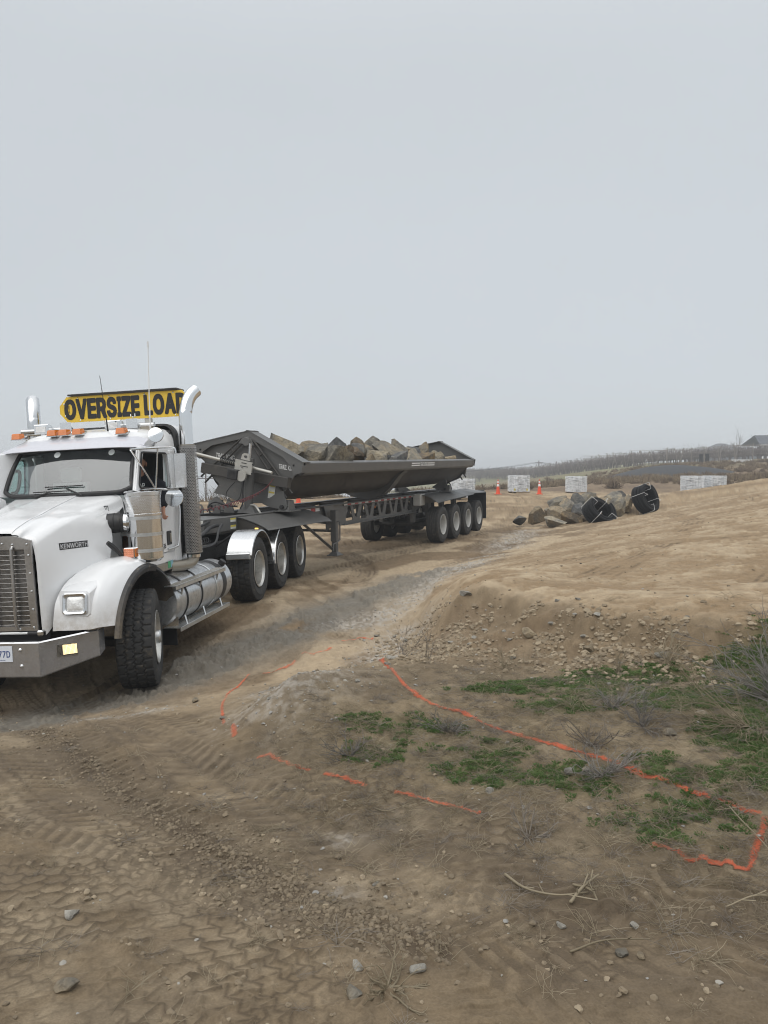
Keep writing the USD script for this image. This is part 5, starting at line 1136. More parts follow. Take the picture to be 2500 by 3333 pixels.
def end_wall(y0, sgn):
    zz = .08 if sgn > 0 else 0.0
    w = thing('end_wall', parent=str(tub.GetPath())) if False else None
    p2 = [(-1.235, 2.378), (0, 2.80), (1.235, 2.378), (1.235, 2.19), (1.04, 2.105), (.885, 1.81), (.82, 1.70), (.46, 1.49), (.1, 1.42), (-.1, 1.42), (-.46, 1.49), (-.82, 1.70), (-.885, 1.81), (-1.04, 2.105), (-1.235, 2.19)] if sgn > 0 else prof
    put('end_wall', MB().plate(face(p2), .03, (0, 2), y0 - .015), 'trailer_grey', tub)
    # rim that frames the wall, standing forward of it
    o = [(-1.24, 2.19), (-1.24, 2.385), (0, 2.812), (1.24, 2.385), (1.24, 2.19), (1.06, 2.13), (.98, 2.28), (.80, 2.42), (.06, 2.665), (0, 2.67), (-.06, 2.665), (-.80, 2.42), (-.98, 2.28), (-1.06, 2.13)]
    put('end_rim', MB().plate(face(o), .03, (0, 2), y0 + sgn * .10 - .015, holes=[[(VC + s * 1.05 + .022 * math.cos(t), 2.30 + .022 * math.sin(t)) for t in np.linspace(0, 6.28, 14)[:-1]] for s in (1, -1)]), 'trailer_grey', tub)
    cap = MB()
    for s in (1, -1):
        a, b = np.array([VC, 0, 2.815]), np.array([VC + s * 1.245, 0, 2.388])
        n = np.array([s * .323, 0, .946])
        ylo, yhi = sorted((y0 + sgn * .13, y0 - sgn * .16))
        cap.hull([q + n * d + np.array([0, y, 0]) for q in (a, b) for d in (-.012, .004) for y in (ylo, yhi)])
    put('end_cap', cap.hull([(VC + x, y, z) for x in (-.05, .05) for y in (min(y0 + sgn * .13, y0 - sgn * .16), max(y0 + sgn * .13, y0 - sgn * .16)) for z in (2.795, 2.818)]), 'trailer_grey', tub, smooth=20)
end_wall(Y0, -1); end_wall(Y1, 1)
# saddle ribs round the tub
rib_o = spline([(1.14, 2.12), (.98, 1.93), (.80, 1.62), (.55, 1.36), (.25, 1.24), (-.25, 1.24), (-.55, 1.36), (-.80, 1.62), (-.98, 1.93), (-1.14, 2.12)], 40)
rib_i = body[2:-2][::-1]
rows = []
for y in (6.35, 6.65):
    rows.append([(VC + x, y, z) for x, z in rib_o])
m = MB().grid(np.array(rows), flip=False)
for y in (6.35, 6.65): m.plate([(VC + x, z) for x, z in np.vstack([rib_o, rib_i[::-1] * [.99, 1.0]])], .012, (0, 2), y - .006)
put('saddle_rib', m, 'trailer_grey', tub, smooth=40)
for y in (3.6, 9.4): put('body_rib', MB().grid(np.array([[(VC + a * 1.012, yy, 2.2 + (z - 2.2) * 1.012) for a, z in body[4:-4]] for yy in (y - .05, y + .05)]), flip=True), 'trailer_dark', tub, smooth=40)
# diagonal arms and the pivot at the peak
for sg_ in (-1, 1):
    yy = Y0 - .12 if sg_ < 0 else Y1 + .12
    for s in (1, -1):
        a, b = np.array([VC + s * .10, yy, 2.62]), np.array([VC + s * .98, yy + (.10 if sg_ < 0 else -.10), 1.72])
        d = (b - a) / np.linalg.norm(b - a); n = np.cross(d, [0, 1, 0])
        arm = MB()
        for o in (-.075, .075): arm.tube([a + n * o * .5, b + n * o], .022, 4)
        for f in (.25, .5, .75): arm.tube([a * (1 - f) + b * f - n * .06, a * (1 - f) + b * f + n * .06], .02, 4)
        put('lift_arm', arm, 'trailer_dark', tub)
    put('pivot', MB().cyl((VC, yy - .05, 2.60), (VC, yy + .05, 2.60), .085, n=20, ch=.01).hull([(VC + x, yy + y, z) for y in (-.03, .03) for x, z in ((-.17, 2.55), (.17, 2.55), (0, 2.70), (-.1, 2.66), (.1, 2.66))]), 'trailer_grey', tub, smooth=30)
    put('cross_beam', MB().box((VC - .98, yy - .02, 1.86), (VC + .98, yy + .12, 2.06), .01) if sg_ < 0 else MB().box((VC - .98, yy - .12, 1.86), (VC + .98, yy + .02, 2.06), .01), 'trailer_dark', tub)
for x, z, w in ((-.72 - .02, 2.20, .37), (.68, 2.19, .30)):
    put('maker_name', MB().tm(letters('TRAIL KING', .085, .003, True, width=w + .06), plane_T((VC + x, Y0 - .017, z), (1, 0, 0), (0, 0, 1))), 'letter_white', tub)
dec = MB().box((VC + .52, Y0 - .018, 1.60), (VC + .66, Y0 - .015, 1.88), 0); put('decal', dec, 'decal_white', tub)
for z0 in (1.845, 1.72): put('decal_stripe', MB().box((VC + .53, Y0 - .0195, z0 - .02), (VC + .65, Y0 - .0185, z0 + .012), 0), 'decal_yellow', tub)
for k in range(8): put('decal_text', MB().box((VC + .54, Y0 - .0195, 1.62 + k * .012), (VC + .60 + .02 * (k % 3), Y0 - .0185, 1.625 + k * .012), 0).box((VC + .54, Y0 - .0195, 1.75 + k * .008), (VC + .58 + .02 * (k % 3), Y0 - .0185, 1.753 + k * .008), 0), 'letter_black', tub, kind='stuff') if k == 0 else None
hg = MB()
for s in (1, -1): put('corner_plate', MB().box((VC + s * 1.238, Y0 - .14, 2.195), (VC + s * 1.246, Y0 + .02, 2.33), .01), 'trailer_grey', tub)
# name on the near rail
RT = plane_T((VC + 1.2365, 6.55, 2.245), (0, 1, 0), (0, 0, 1))
put('rail_stripe', MB().box((0, .055, 0), (.62, .085, .002), 0, RT), 'letter_white', tub); put('rail_stripe', MB().box((0, .0, 0), (.62, .03, .002), 0, RT), 'letter_white', tub)
put('rail_stripe', MB().box((1.22, .055, 0), (1.80, .085, .002), 0, RT), 'letter_white', tub); put('rail_stripe', MB().box((1.22, .0, 0), (1.80, .03, .002), 0, RT), 'letter_white', tub)
put('maker_name', MB().tm(letters('TRAIL KING', .10, .002, True, width=.54), RT @ mat4((.65, -.005, 0))), 'letter_white', tub)
# hinges at both ends, rams between
for y in (Y0, Y1 - 1.5):
    for s in (1, -1):
        hx = s * .80
        put('hinge_stand', MB().hull([(hx + x, y + yy, z) for x in (-.10, .12) for yy, z in ((-.05, 1.41), (.22, 1.41), (.0, 1.62), (.16, 1.62))]).box((hx - .18, y - .12, 1.41), (hx + .2, y + .30, 1.43), .004), 'trailer_grey', trl)
        put('hinge_pin', MB().cyl((hx, y - .12, 1.50), (hx, y + .26, 1.50), .035, n=14), 'frame_black', trl, smooth=35)
        put('hinge_plate', MB().plate([(hx - .44, 1.56), (hx - .30, 1.50), (hx - .12, 1.47), (hx + .06, 1.45), (hx + .10, 1.52), (hx + .02, 1.80), (hx - .12, 1.76)] if s > 0 else [(hx + .44, 1.46), (hx + .12, 1.40), (hx - .06, 1.42), (hx - .02, 1.60), (hx + .12, 1.70)], .03, (0, 2), y - .06), 'trailer_grey', trl)
for yy, nm in ((.62, 'ram'), (12.6, 'ram')):
    rm = thing('ram', parent=str(trl.GetPath()))
    put('cylinder', MB().cyl((.19, yy, 1.45), (.26, yy, 2.43), .085, n=20, ch=.012), 'trailer_grey', rm, smooth=35)
    put('rod', MB().cyl((.26, yy, 2.42), (.28, yy, 2.70), .033, n=14), 'steel_rod', rm, smooth=35)
    put('ram_base', MB().hull([(.2 + x, yy + y, z) for x in (-.2, .2) for y in (-.1, .1) for z in (1.40,)] + [(.2 + x, yy + y, 1.56) for x in (-.1, .1) for y in (-.06, .06)]), 'trailer_grey', rm)
# tarp motor in front of the tub: bracket, arm, spring
tp = thing('tarp_drive', M=TM, parent=str(trl.GetPath()))
put('arm_tube', MB().tube([(VC - 1.0, .50, 2.245), (VC + .78, .50, 2.13)], .03, 12), 'galvanised', tp, smooth=40)
put('arm_end', MB().box((VC - 1.75, .45, 2.16), (VC - 1.02, .55, 2.36), .01), 'galvanised', tp)
put('spring', MB().tube([(VC - .36 + .0062 * i, .50 + .052 * math.cos(i * .9), 2.20 + .052 * math.sin(i * .9) - .0004 * i) for i in range(56)], .010, 5), 'frame_black', tp, smooth=60)
put('gear_plate', MB().plate([(VC + .03, 2.05), (VC + .40, 2.03), (VC + .40, 2.26), (VC + .03, 2.28)], .03, (0, 2), .40).plate([(VC + .13, 2.29), (VC + .33, 2.28), (VC + .31, 2.38), (VC + .27, 2.41), (VC + .19, 2.41), (VC + .15, 2.38)], .03, (0, 2), .42, holes=[[(VC + .23 + .04 * math.cos(t), 2.345 + .03 * math.sin(t)) for t in np.linspace(0, 6.28, 12)[:-1]]]), 'galvanised', tp)
put('plate_logo', MB().box((VC + .17, .396, 2.22), (VC + .28, .399, 2.235), 0).box((VC + .15, .396, 2.16), (VC + .32, .399, 2.175), 0).box((VC + .18, .396, 2.13), (VC + .22, .399, 2.145), 0), 'letter_black', tp, kind='stuff')
put('motor', MB().cyl((VC + .06, .30, 1.98), (VC + .06, .44, 1.98), .085, n=20, ch=.01).box((VC - .06, .30, 1.90), (VC + .16, .42, 2.09), .012), 'frame_black', tp, smooth=35)
put('motor_wheel', MB().rev([(0, -.05), (.07, -.045), (.10, -.01), (.10, .03), (0, .03)], (VC + .23, .36, 1.99), (0, -1, 0), 24), 'galvanised', tp, smooth=35)
put('motor_bolts', MB().cyl((VC - .0, .385, 2.25), (VC - .0, .40, 2.25), .016, n=8).cyl((VC + .42, .385, 2.23), (VC + .42, .40, 2.23), .016, n=8).cyl((VC + .42, .385, 2.06), (VC + .42, .40, 2.06), .016, n=8), 'frame_black', tp, kind='stuff')
hose('wire_loop', [(.05, .40, 1.98), (-.12, .40, 1.82), (-.14, .40, 1.68), (0, .40, 1.62), (.14, .40, 1.68), (.20, .40, 1.86), (.20, .42, 1.98)], .008, 'hose_black', trl)
cc = spline([(1.06 - .2, .44, 2.04), (.70, .42, 1.86), (.45, .38, 1.72), (.20, .30, 1.62), (-.1, .10, 1.52), (-.5, -.4, 1.44), (-.75, -1.1, 1.42), (-.8, -1.8, 1.43)], 420)
t_ = np.linspace(0, 2 * math.pi * 38, 420)
amp = np.interp(np.arange(420), [0, 60, 140, 420], [.0, .01, .028, .03])
put('coiled_hose', MB().tube(cc + np.stack([amp * np.cos(t_), amp * np.cos(t_) * .3, amp * np.sin(t_)], 1), .0075, 5), 'red_hose', trl, smooth=60)
hose('hydraulic_hose', [(.15, .55, 2.0), (.14, .52, 1.8), (.15, .50, 1.6), (.12, .45, 1.48)], .014, 'hose_black', trl)
hose('hydraulic_hose', [(.3, .55, 1.55), (.42, .5, 1.54), (.52, .45, 1.46), (.56, .45, 1.40)], .022, 'galvanised', trl)
hose('hydraulic_hose', [(-.3, .1, 1.42), (-.34, .1, 1.55), (-.26, .2, 1.62), (-.1, .3, 1.56), (.1, .4, 1.53)], .016, 'hose_black', trl)
hose('brake_hose', [(.3, 12.0, 1.42), (.45, 12.0, 1.62), (.55, 12.0, 1.66), (.62, 12.0, 1.5), (.6, 12.0, 1.42)], .02, 'hose_black', trl)

# ------------------------------------------------------------------ boulders
def rock_look(name, a, b, c):
    L[name] = usdkit.material(stage, f'/World/Looks/{name}', {
        'tc': ('texture_coordinate', {}), 'oi': ('object_info', {}), 'ad': ('vector_math', {'math_type': 'add'}), 'sc': ('vector_math', {'math_type': 'scale', 'scale': 40.0}),
        'n1': ('noise_texture', {'scale': 2.2, 'detail': 7.0, 'roughness': 0.65}), 'n2': ('noise_texture', {'scale': 14.0, 'detail': 6.0, 'roughness': 0.7}), 'v': ('voronoi_texture', {'scale': 5.0, 'feature': 'distance_to_edge'}),
        'r1': ('rgb_ramp', {'ramp': [(0.30, a), (0.46, b), (0.60, c), (0.75, tuple(np.array(a) * 0.7))]}), 'r2': ('map_range', {'from_min': 0.3, 'from_max': 0.7, 'to_min': 0.62, 'to_max': 1.38}),
        'vs': ('vector_math', {'math_type': 'scale'}), 'rv': ('map_range', {'from_min': 0.0, 'from_max': 1.0, 'to_min': 0.8, 'to_max': 1.2}), 'vm': ('vector_math', {'math_type': 'scale'}),
        'h': ('math', {'math_type': 'multiply_add', 'value2': 0.6}), 'b': ('bump', {'strength': 1.0, 'distance': 0.09}),
        'p': ('principled_bsdf', {'roughness': 0.85, 'specular_ior_level': 0.3})},
        [('tc.object', 'ad.vector1'), ('oi.random', 'sc.vector1'), ('sc.vector', 'ad.vector2'), ('ad.vector', 'n1.vector'), ('ad.vector', 'n2.vector'), ('ad.vector', 'v.vector'), ('n1.fac', 'r1.fac'), ('n2.fac', 'r2.value'), ('r1.color', 'vs.vector1'), ('r2.result', 'vs.scale'),
         ('oi.random', 'rv.value'), ('vs.vector', 'vm.vector1'), ('rv.result', 'vm.scale'), ('vm.vector', 'p.base_color'), ('n2.fac', 'h.value1'), ('n1.fac', 'h.value3'), ('h.value', 'b.height'), ('b.normal', 'p.normal')], surface='p.BSDF')
rock_look('rock_grey', (0.085, 0.082, 0.075), (0.20, 0.185, 0.155), (0.30, 0.255, 0.18))
rock_look('rock_tan', (0.16, 0.13, 0.088), (0.28, 0.225, 0.15), (0.20, 0.185, 0.155))
rock_look('rock_dark', (0.055, 0.056, 0.058), (0.10, 0.10, 0.098), (0.17, 0.16, 0.14))
rock_look('rock_rust', (0.17, 0.105, 0.055), (0.125, 0.105, 0.08), (0.24, 0.17, 0.09))
rock_look('stone_pale', (0.24, 0.22, 0.18), (0.34, 0.32, 0.28), (0.20, 0.185, 0.155))
def boulder(size, seed, cuts=15, rough=0.07, sub=3):
    """A broken rock: a lumpy ball split along random planes."""
    rg = np.random.default_rng(seed)
    m = trimesh.creation.icosphere(sub)
    v = m.vertices * 1.25
    v = v * (1 + rough * 2.2 * (meshkit.fbm(v * 1.8 + seed, 4, seed) - 0.5))[:, None]
    for _ in range(int(cuts * 1.15)):
        n = rg.normal(size=3); n /= np.linalg.norm(n); d = rg.uniform(0.46, 0.95)
        o = v @ n - d
        v = v - np.where(o > 0, o, 0)[:, None] * n
    v = v + m.vertices * (rough * .35 * (meshkit.fbm(v * 5 + seed, 3, seed + 5) - 0.5))[:, None]
    v = v / np.abs(v).max(0)
    return trimesh.Trimesh(v * np.asarray(size) / 2, m.faces, process=False)
def rock(name, loc, size, seed, mat, label, cat='boulder', rz=0.0, rx=0.0, ry=0.0, M=None, group=None, **k):
    P = (M @ mat4(loc, rz, rx, ry)) if M is not None else mat4(loc, rz, rx, ry)
    return put(name, boulder(size, seed, **k), mat, None, smooth=14, label=label, cat=cat, group=group, M=P)
WT = TRAILER_M @ TM
LOAD = [
    ((-.20, 2.55, 2.42), (1.0, 1.1, .62), 'rock_grey', 'broad grey boulder rising behind the front gable of the trailer tub'),
    ((-.25, 3.75, 2.40), (.95, 1.45, .66), 'rock_tan', 'tall tan boulder with layered top, highest of the front heap in the trailer'),
    ((.22, 2.85, 2.34), (.8, 1.0, .60), 'rock_grey', 'small grey boulder wedged between the front gable and the tan boulder'),
    ((.62, 2.95, 2.26), (.8, 1.25, .70), 'rock_grey', 'big pale grey faceted boulder nearest the front of the near tub rail'),
    ((.50, 3.95, 2.28), (.75, 1.1, .66), 'rock_rust', 'brown sloping boulder behind the pale grey one on the trailer'),
    ((-.68, 6.0, 2.38), (.7, .75, .60), 'rock_dark', 'dark squarish boulder at the left of the middle heap in the trailer'),
    ((-.30, 6.35, 2.36), (.7, .95, .56), 'rock_dark', 'dark pointed boulder in front of the rusty one in the middle heap'),
    ((-.58, 6.85, 2.44), (.6, .62, .72), 'rock_rust', 'rusty brown upright boulder topping the middle of the load'),
    ((-.48, 7.7, 2.40), (.7, .95, .66), 'rock_grey', 'rounded grey boulder just right of the rusty upright one'),
    ((.28, 4.75, 2.20), (.9, 1.5, .62), 'rock_rust', 'flat topped brown boulder filling the dip in the middle of the load'),
    ((.52, 5.65, 2.24), (.75, 1.0, .58), 'rock_grey', 'grey boulder with white veins low against the near rail, mid trailer'),
    ((.66, 6.6, 2.24), (.7, 1.1, .56), 'rock_dark', 'dark slanting slab boulder along the near rail, mid trailer'),
    ((.12, 7.5, 2.34), (.9, 1.6, .62), 'rock_grey', 'long grey veined boulder right of centre on the load'),
    ((.58, 8.1, 2.24), (.7, 1.3, .60), 'rock_grey', 'grey boulder behind the near rail right of the small tan stone'),
    ((-.25, 9.0, 2.38), (.8, 1.1, .66), 'rock_grey', 'peaked grey boulder towards the back of the load'),
    ((.45, 9.4, 2.24), (.8, 1.2, .60), 'rock_rust', 'brown streaked boulder towards the back of the near rail'),
    ((-.30, 10.6, 2.30), (.8, 1.2, .54), 'rock_dark', 'dark broken boulder near the rear gable of the tub'),
    ((-.40, 11.6, 2.30), (.5, .8, .72), 'rock_tan', 'yellowish tan upright boulder against the rear gable'),
    ((.52, 10.5, 2.22), (.7, 1.1, .52), 'rock_grey', 'low grey boulder by the rear end of the near rail'),
    ((.56, 11.5, 2.20), (.6, .8, .50), 'rock_tan', 'small tan boulder last in the row along the near rail'),
    ((.84, 7.35, 2.28), (.35, .5, .34), 'rock_tan', 'small tan stone peeping over the near rail by the lettering'),
    ((.80, 4.6, 2.24), (.45, .7, .40), 'rock_tan', 'small light brown stone peeping over the near rail towards the front'),
]
for i, (p, s, mt, lb) in enumerate(LOAD):
    rg = np.random.default_rng(300 + i)
    rock('boulder', (p[0], p[1], p[2] + .05), (s[0] * .88, s[1] * .80, s[2] * (1.0 if i == 0 else 1.15)), 300 + i, mt, lb, rz=rg.uniform(-.3, .3), rx=rg.uniform(-.25, .25), ry=rg.uniform(-.2, .2), M=WT, cuts=16, rough=.13)
for i in range(14):
    rg = np.random.default_rng(400 + i); y_ = 2.3 + i * .69
    rock('boulder', (rg.uniform(-.6, .75), y_, 2.42), tuple(rg.uniform(.3, .5, 3) * [1, 1.2, .9]), 400 + i, ('rock_grey', 'rock_dark', 'rock_rust', 'rock_tan')[i % 4], 'smaller rock lodged between the boulders of the trailer load', M=WT, rz=i, sub=2, group='smaller rocks lodged in the trailer load')
for i in range(10):   # those that lie below and carry the heap
    rg = np.random.default_rng(500 + i)
    rock('boulder', (VC + rg.uniform(-.08, .08), 2.0 + i * 1.0, 2.0), (.8, 1.2, .5), 500 + i, 'rock_grey', 'boulder lying under the heap on the floor of the tub', M=WT, sub=2, group='boulders on the floor of the tub')
PILE = [
    ((5.10, 28.3), .20, (.55, .6, .46), 'rock_dark', 'dark slate coloured block at the left end of the boulder pile'),
    ((5.68, 27.7), .34, (.92, .7, .84), 'rock_tan', 'large tan boulder with a flat front face, second from the left end of the pile'),
    ((5.98, 26.6), .20, (.98, .6, .46), 'rock_grey', 'low grey wedge shaped boulder lying in front of the pile'),
    ((6.55, 28.3), .34, (.75, .7, .70), 'rock_tan', 'smooth tan boulder behind the low grey wedge'),
    ((6.80, 27.4), .28, (.90, .75, .66), 'rock_rust', 'brown boulder with a pale slanting top left of the front pipe coil'),
    ((6.55, 29.1), .42, (1.0, .8, .55), 'rock_tan', 'flat tan slab behind the large flat faced boulder'),
    ((7.22, 29.1), .62, (.9, .8, .72), 'rock_tan', 'broad tan boulder in the middle of the pile'),
    ((7.66, 30.0), .86, (.62, .6, .74), 'rock_dark', 'dark pointed boulder on top of the left half of the pile'),
    ((6.95, 30.1), .70, (.9, .8, .72), 'rock_grey', 'grey boulder sloping up to the pointed one'),
    ((7.30, 28.5), .50, (.62, .6, .72), 'rock_dark', 'dark grey boulder just above and left of the front pipe coil'),
    ((7.45, 27.7), .30, (.60, .6, .58), 'rock_rust', 'brown boulder half hidden at the left foot of the front pipe coil'),
    ((8.35, 30.6), .82, (.95, .8, .70), 'rock_grey', 'grey boulder on the skyline behind the front pipe coil'),
    ((8.72, 29.6), .64, (.80, .7, .78), 'rock_tan', 'tan grey boulder behind the right shoulder of the front coil'),
    ((9.30, 31.0), .82, (.95, .8, .76), 'rock_grey', 'grey faceted boulder at the top right of the pile'),
    ((8.98, 28.9), .58, (.62, .7, .90), 'rock_grey', 'tall grey standing boulder right of the front coil'),
    ((9.58, 29.7), .66, (.68, .7, .86), 'rock_tan', 'upright tan boulder between the two pipe coils'),
    ((10.07, 32.0), .86, (.62, .6, .66), 'rock_dark', 'dark boulder behind the upright tan one'),
    ((10.25, 33.2), .98, (.75, .7, .48), 'rock_tan', 'flat topped tan boulder farthest back in the pile'),
    ((8.9, 32.4), .76, (.6, .6, .68), 'rock_grey', 'small grey boulder at the back of the pile, centre'),
    ((8.1, 29.2), .45, (.9, .9, .8), 'rock_grey', 'grey boulder directly behind the front pipe coil'),
    ((7.9, 31.6), .55, (1.1, .9, .8), 'rock_grey', 'wide grey boulder at the back left of the pile'),
    ((9.0, 30.3), .35, (1.2, 1.0, .7), 'rock_grey', 'buried grey boulder under the right half of the pile'),
    ((6.9, 29.6), .25, (1.2, 1.0, .6), 'rock_grey', 'buried grey boulder under the left half of the pile'),
]
for i, ((x, y), z, s, mt, lb) in enumerate(PILE):
    rg = np.random.default_rng(700 + i)
    rock('boulder', (x, y, z), s, 700 + i, mt, lb, rz=rg.uniform(-.5, .5), rx=rg.uniform(-.15, .15), ry=rg.uniform(-.15, .15), cuts=14, rough=.13)

# ------------------------------------------------------------------ coils of drain pipe
L['pipe_black'] = usdkit.material(stage, '/World/Looks/pipe_black', {
    'uv': ('attribute', {'attribute': 'run'}), 'm': ('math', {'math_type': 'multiply', 'value2': 300.0}), 's': ('math', {'math_type': 'sine'}), 'b': ('bump', {'strength': 1.0, 'distance': 0.006}),
    'p': ('principled_bsdf', {'base_color': (0.008, 0.008, 0.009), 'roughness': 0.5, 'specular_ior_level': 0.25})}, [('uv.fac', 'm.value1'), ('m.value', 's.value1'), ('s.value', 'b.height'), ('b.normal', 'p.normal')], surface='p.BSDF')
def coil(M, label, R=.40, r=.062, turns=4, layers=2):
    c = thing('pipe_coil', label, 'pipe coil', 'coils of black drain pipe by the boulders', M=M)
    for k in range(layers):
        n = 46 * turns
        t = np.linspace(0, turns * 2 * math.pi, n)
        rr = R + k * r * 1.75
        z = (t / (2 * math.pi) - turns / 2) * r * 2.02
        w = .010 * np.sin(t * 1.7 + k)
        P = np.stack([(rr + w) * np.cos(t), (rr + w) * np.sin(t), z + .008 * np.sin(t * 2.3)], 1)
        run = np.r_[0, np.cumsum(np.linalg.norm(np.diff(P, axis=0), axis=1))]
        m = MB().tube(P, r, 10).mesh()
        p = put('pipe', m, 'pipe_black', c, smooth=True)
        UsdGeom.PrimvarsAPI(UsdGeom.Mesh(p)).CreatePrimvar('run', Sdf.ValueTypeNames.FloatArray, 'vertex').Set(Vt.FloatArray.FromNumpy(np.r_[np.repeat(run, 10), run[0], run[-1]].astype(np.float32)))
    hw, r0, r1 = turns * r + .075, R - r - .02, R + r * 1.75 + r + .02
    for a in (.35, 1.75, 3.3, 4.9):
        d = np.array([math.cos(a), math.sin(a), 0]); q = [(r0, -hw), (r1 - .03, -hw), (r1, -hw + .04), (r1, hw - .04), (r1 - .03, hw), (r0, hw), (r0, -hw)]
        put('tie', MB().tube([d * x + [0, 0, z] for x, z in q], .007, 6), 'letter_white', c, smooth=60)
    return c
def axis_M(loc, ax, spin=0.0):
    ax = np.asarray(ax, float) / np.linalg.norm(ax); e1 = np.cross([0, 0, 1], ax); e1 /= np.linalg.norm(e1); e2 = np.cross(ax, e1)
    M = np.eye(4); M[:3, 0], M[:3, 1], M[:3, 2], M[:3, 3] = e1, e2, ax, loc
    return M @ mat4(rz=spin)
coil(axis_M((7.62, 26.6, .54), (.40, -.62, .62), .4), 'front coil of black drain pipe leaning on the middle of the boulder pile')
coil(axis_M((10.22, 29.4, .92), (.62, -.70, .34), 1.1), 'rear coil of black drain pipe standing on the edge of the raised dirt', turns=4)

# ------------------------------------------------------------------ pallets of wall blocks in film
L['block_grey'] = usdkit.material(stage, '/World/Looks/block_grey', {'oi': ('object_info', {}), 'tc': ('texture_coordinate', {}), 'n': ('noise_texture', {'scale': 9.0, 'detail': 4.0}), 'g': ('geometry', {}),
    'n3': ('noise_texture', {'scale': 5.5, 'detail': 1.0}), 'm': ('mix_color', {'a': (0.26, 0.26, 0.26), 'b': (0.66, 0.67, 0.68)}), 'p': ('principled_bsdf', {'roughness': 0.6})},
    [('tc.object', 'n3.vector'), ('oi.random', 'm.fac'), ('m.result', 'p.base_color')], surface='p.BSDF')
L['stretch_film'] = usdkit.material(stage, '/World/Looks/stretch_film', {'tc': ('texture_coordinate', {}), 'mp': ('mapping', {'mapping_type': 'point', 'scale': (0.8, 0.8, 7.0)}), 'n': ('noise_texture', {'scale': 3.0, 'detail': 5.0, 'roughness': 0.7, 'distortion': 0.6}),
    'r': ('map_range', {'from_min': 0.40, 'from_max': 0.62, 'to_min': 0.04, 'to_max': 0.8, 'clamp': True}), 'b': ('bump', {'strength': 0.8, 'distance': 0.03}), 't': ('transparent_bsdf', {'color': (0.95, 0.96, 0.97)}),
    'p': ('principled_bsdf', {'base_color': (0.88, 0.89, 0.90), 'roughness': 0.2}), 'm': ('mix_closure', {})},
    [('tc.object', 'mp.vector'), ('mp.vector', 'n.vector'), ('n.fac', 'r.value'), ('n.fac', 'b.height'), ('b.normal', 'p.normal'), ('r.result', 'm.fac'), ('t.BSDF', 'm.closure1'), ('p.BSDF', 'm.closure2')], surface='m.closure')
look('pallet_wood', (0.28, 0.21, 0.13), 0.8, var=0.2)
def pallet(name, layers=5, w=1.0, d=1.0, bulge=0.0):
    p = thing(name)
    for i in range(6): put('deck_board', MB().box((-w / 2 + i * w / 6 + .01, -d / 2, .10), (-w / 2 + (i + 1) * w / 6 - .02, d / 2, .122), .003), 'pallet_wood', p)
    for i in range(3): put('stringer', MB().box((-w / 2, -d / 2 + i * (d - .05) / 2, .0), (w / 2, -d / 2 + i * (d - .05) / 2 + .05, .10), .003), 'pallet_wood', p)
    rg = np.random.default_rng(5 + layers); h = .205
    for k in range(layers):
        nx, ny = 6, 5
        off = rg.uniform(-.015, .015, 2)
        for i in range(nx):
            for j in range(ny):
                if 0 < i < nx - 1 and 0 < j < ny - 1 and k < layers - 1: continue
                g = .022
                put('block', MB().box((-w / 2 + i * w / nx + g + off[0], -d / 2 + j * d / ny + g + off[1], .125 + k * h), (-w / 2 + (i + 1) * w / nx - g + off[0], -d / 2 + (j + 1) * d / ny - g + off[1], .100 + (k + 1) * h), .012), 'block_grey', p)
    zt = .125 + layers * h
    n = 40; a = np.linspace(0, 2 * math.pi, n, endpoint=False)
    rows = []
    for z in np.linspace(.03 if bulge else .10, zt + .006, 14):
        e = 1.022 + .012 * np.sin(z * 31) + (bulge * max(0, .3 - z))
        c, s = np.cos(a), np.sin(a); q = np.maximum(np.abs(c), np.abs(s))
        rows.append(np.stack([c / q * w / 2 * e, s / q * d / 2 * e, np.full(n, z)], 1))
    top = rows[-1].copy(); top[:, :2] *= .9; top[:, 2] += .004
    put('film', MB().grid(np.array(rows + [top]), closed=True), 'stretch_film', p, smooth=30)
    return p
A_ = pallet('block_pallet', 5)
tag(A_, 'film wrapped pallet of grey blocks between the two traffic cones', 'pallet', 'pallets of wall blocks')
A_.SetCustomDataByKey('category', 'pallet')
def place(p, x, y, rz, lift=0.0):
    UsdGeom.Xformable(p).AddTransformOp().Set(Gf.Matrix4d(*[float(a) for a in mat4((x, y, gz1(x, y) - .02 + lift), rz).T.ravel()]))
place(A_, 8.70, 48.6, .42)
def pcopy(x, y, rz, label, s=1.0, lift=0.0): return copy_of(A_, mat4((x, y, gz1(x, y) - .02 + lift), rz, s=s), label, name='block_pallet')
pcopy(12.45, 48.8, .36, 'film wrapped pallet of grey blocks right of the second cone, behind the boulders', .97)
pcopy(19.80, 48.4, .05, 'left one of the two wrapped block pallets half hidden by the raised dirt', 1.06)
pcopy(21.45, 48.9, .12, 'right one of the two wrapped block pallets half hidden by the raised dirt', 1.06)
pcopy(4.35, 41.8, .62, 'film wrapped pallet of blocks behind the tail of the trailer', .98)

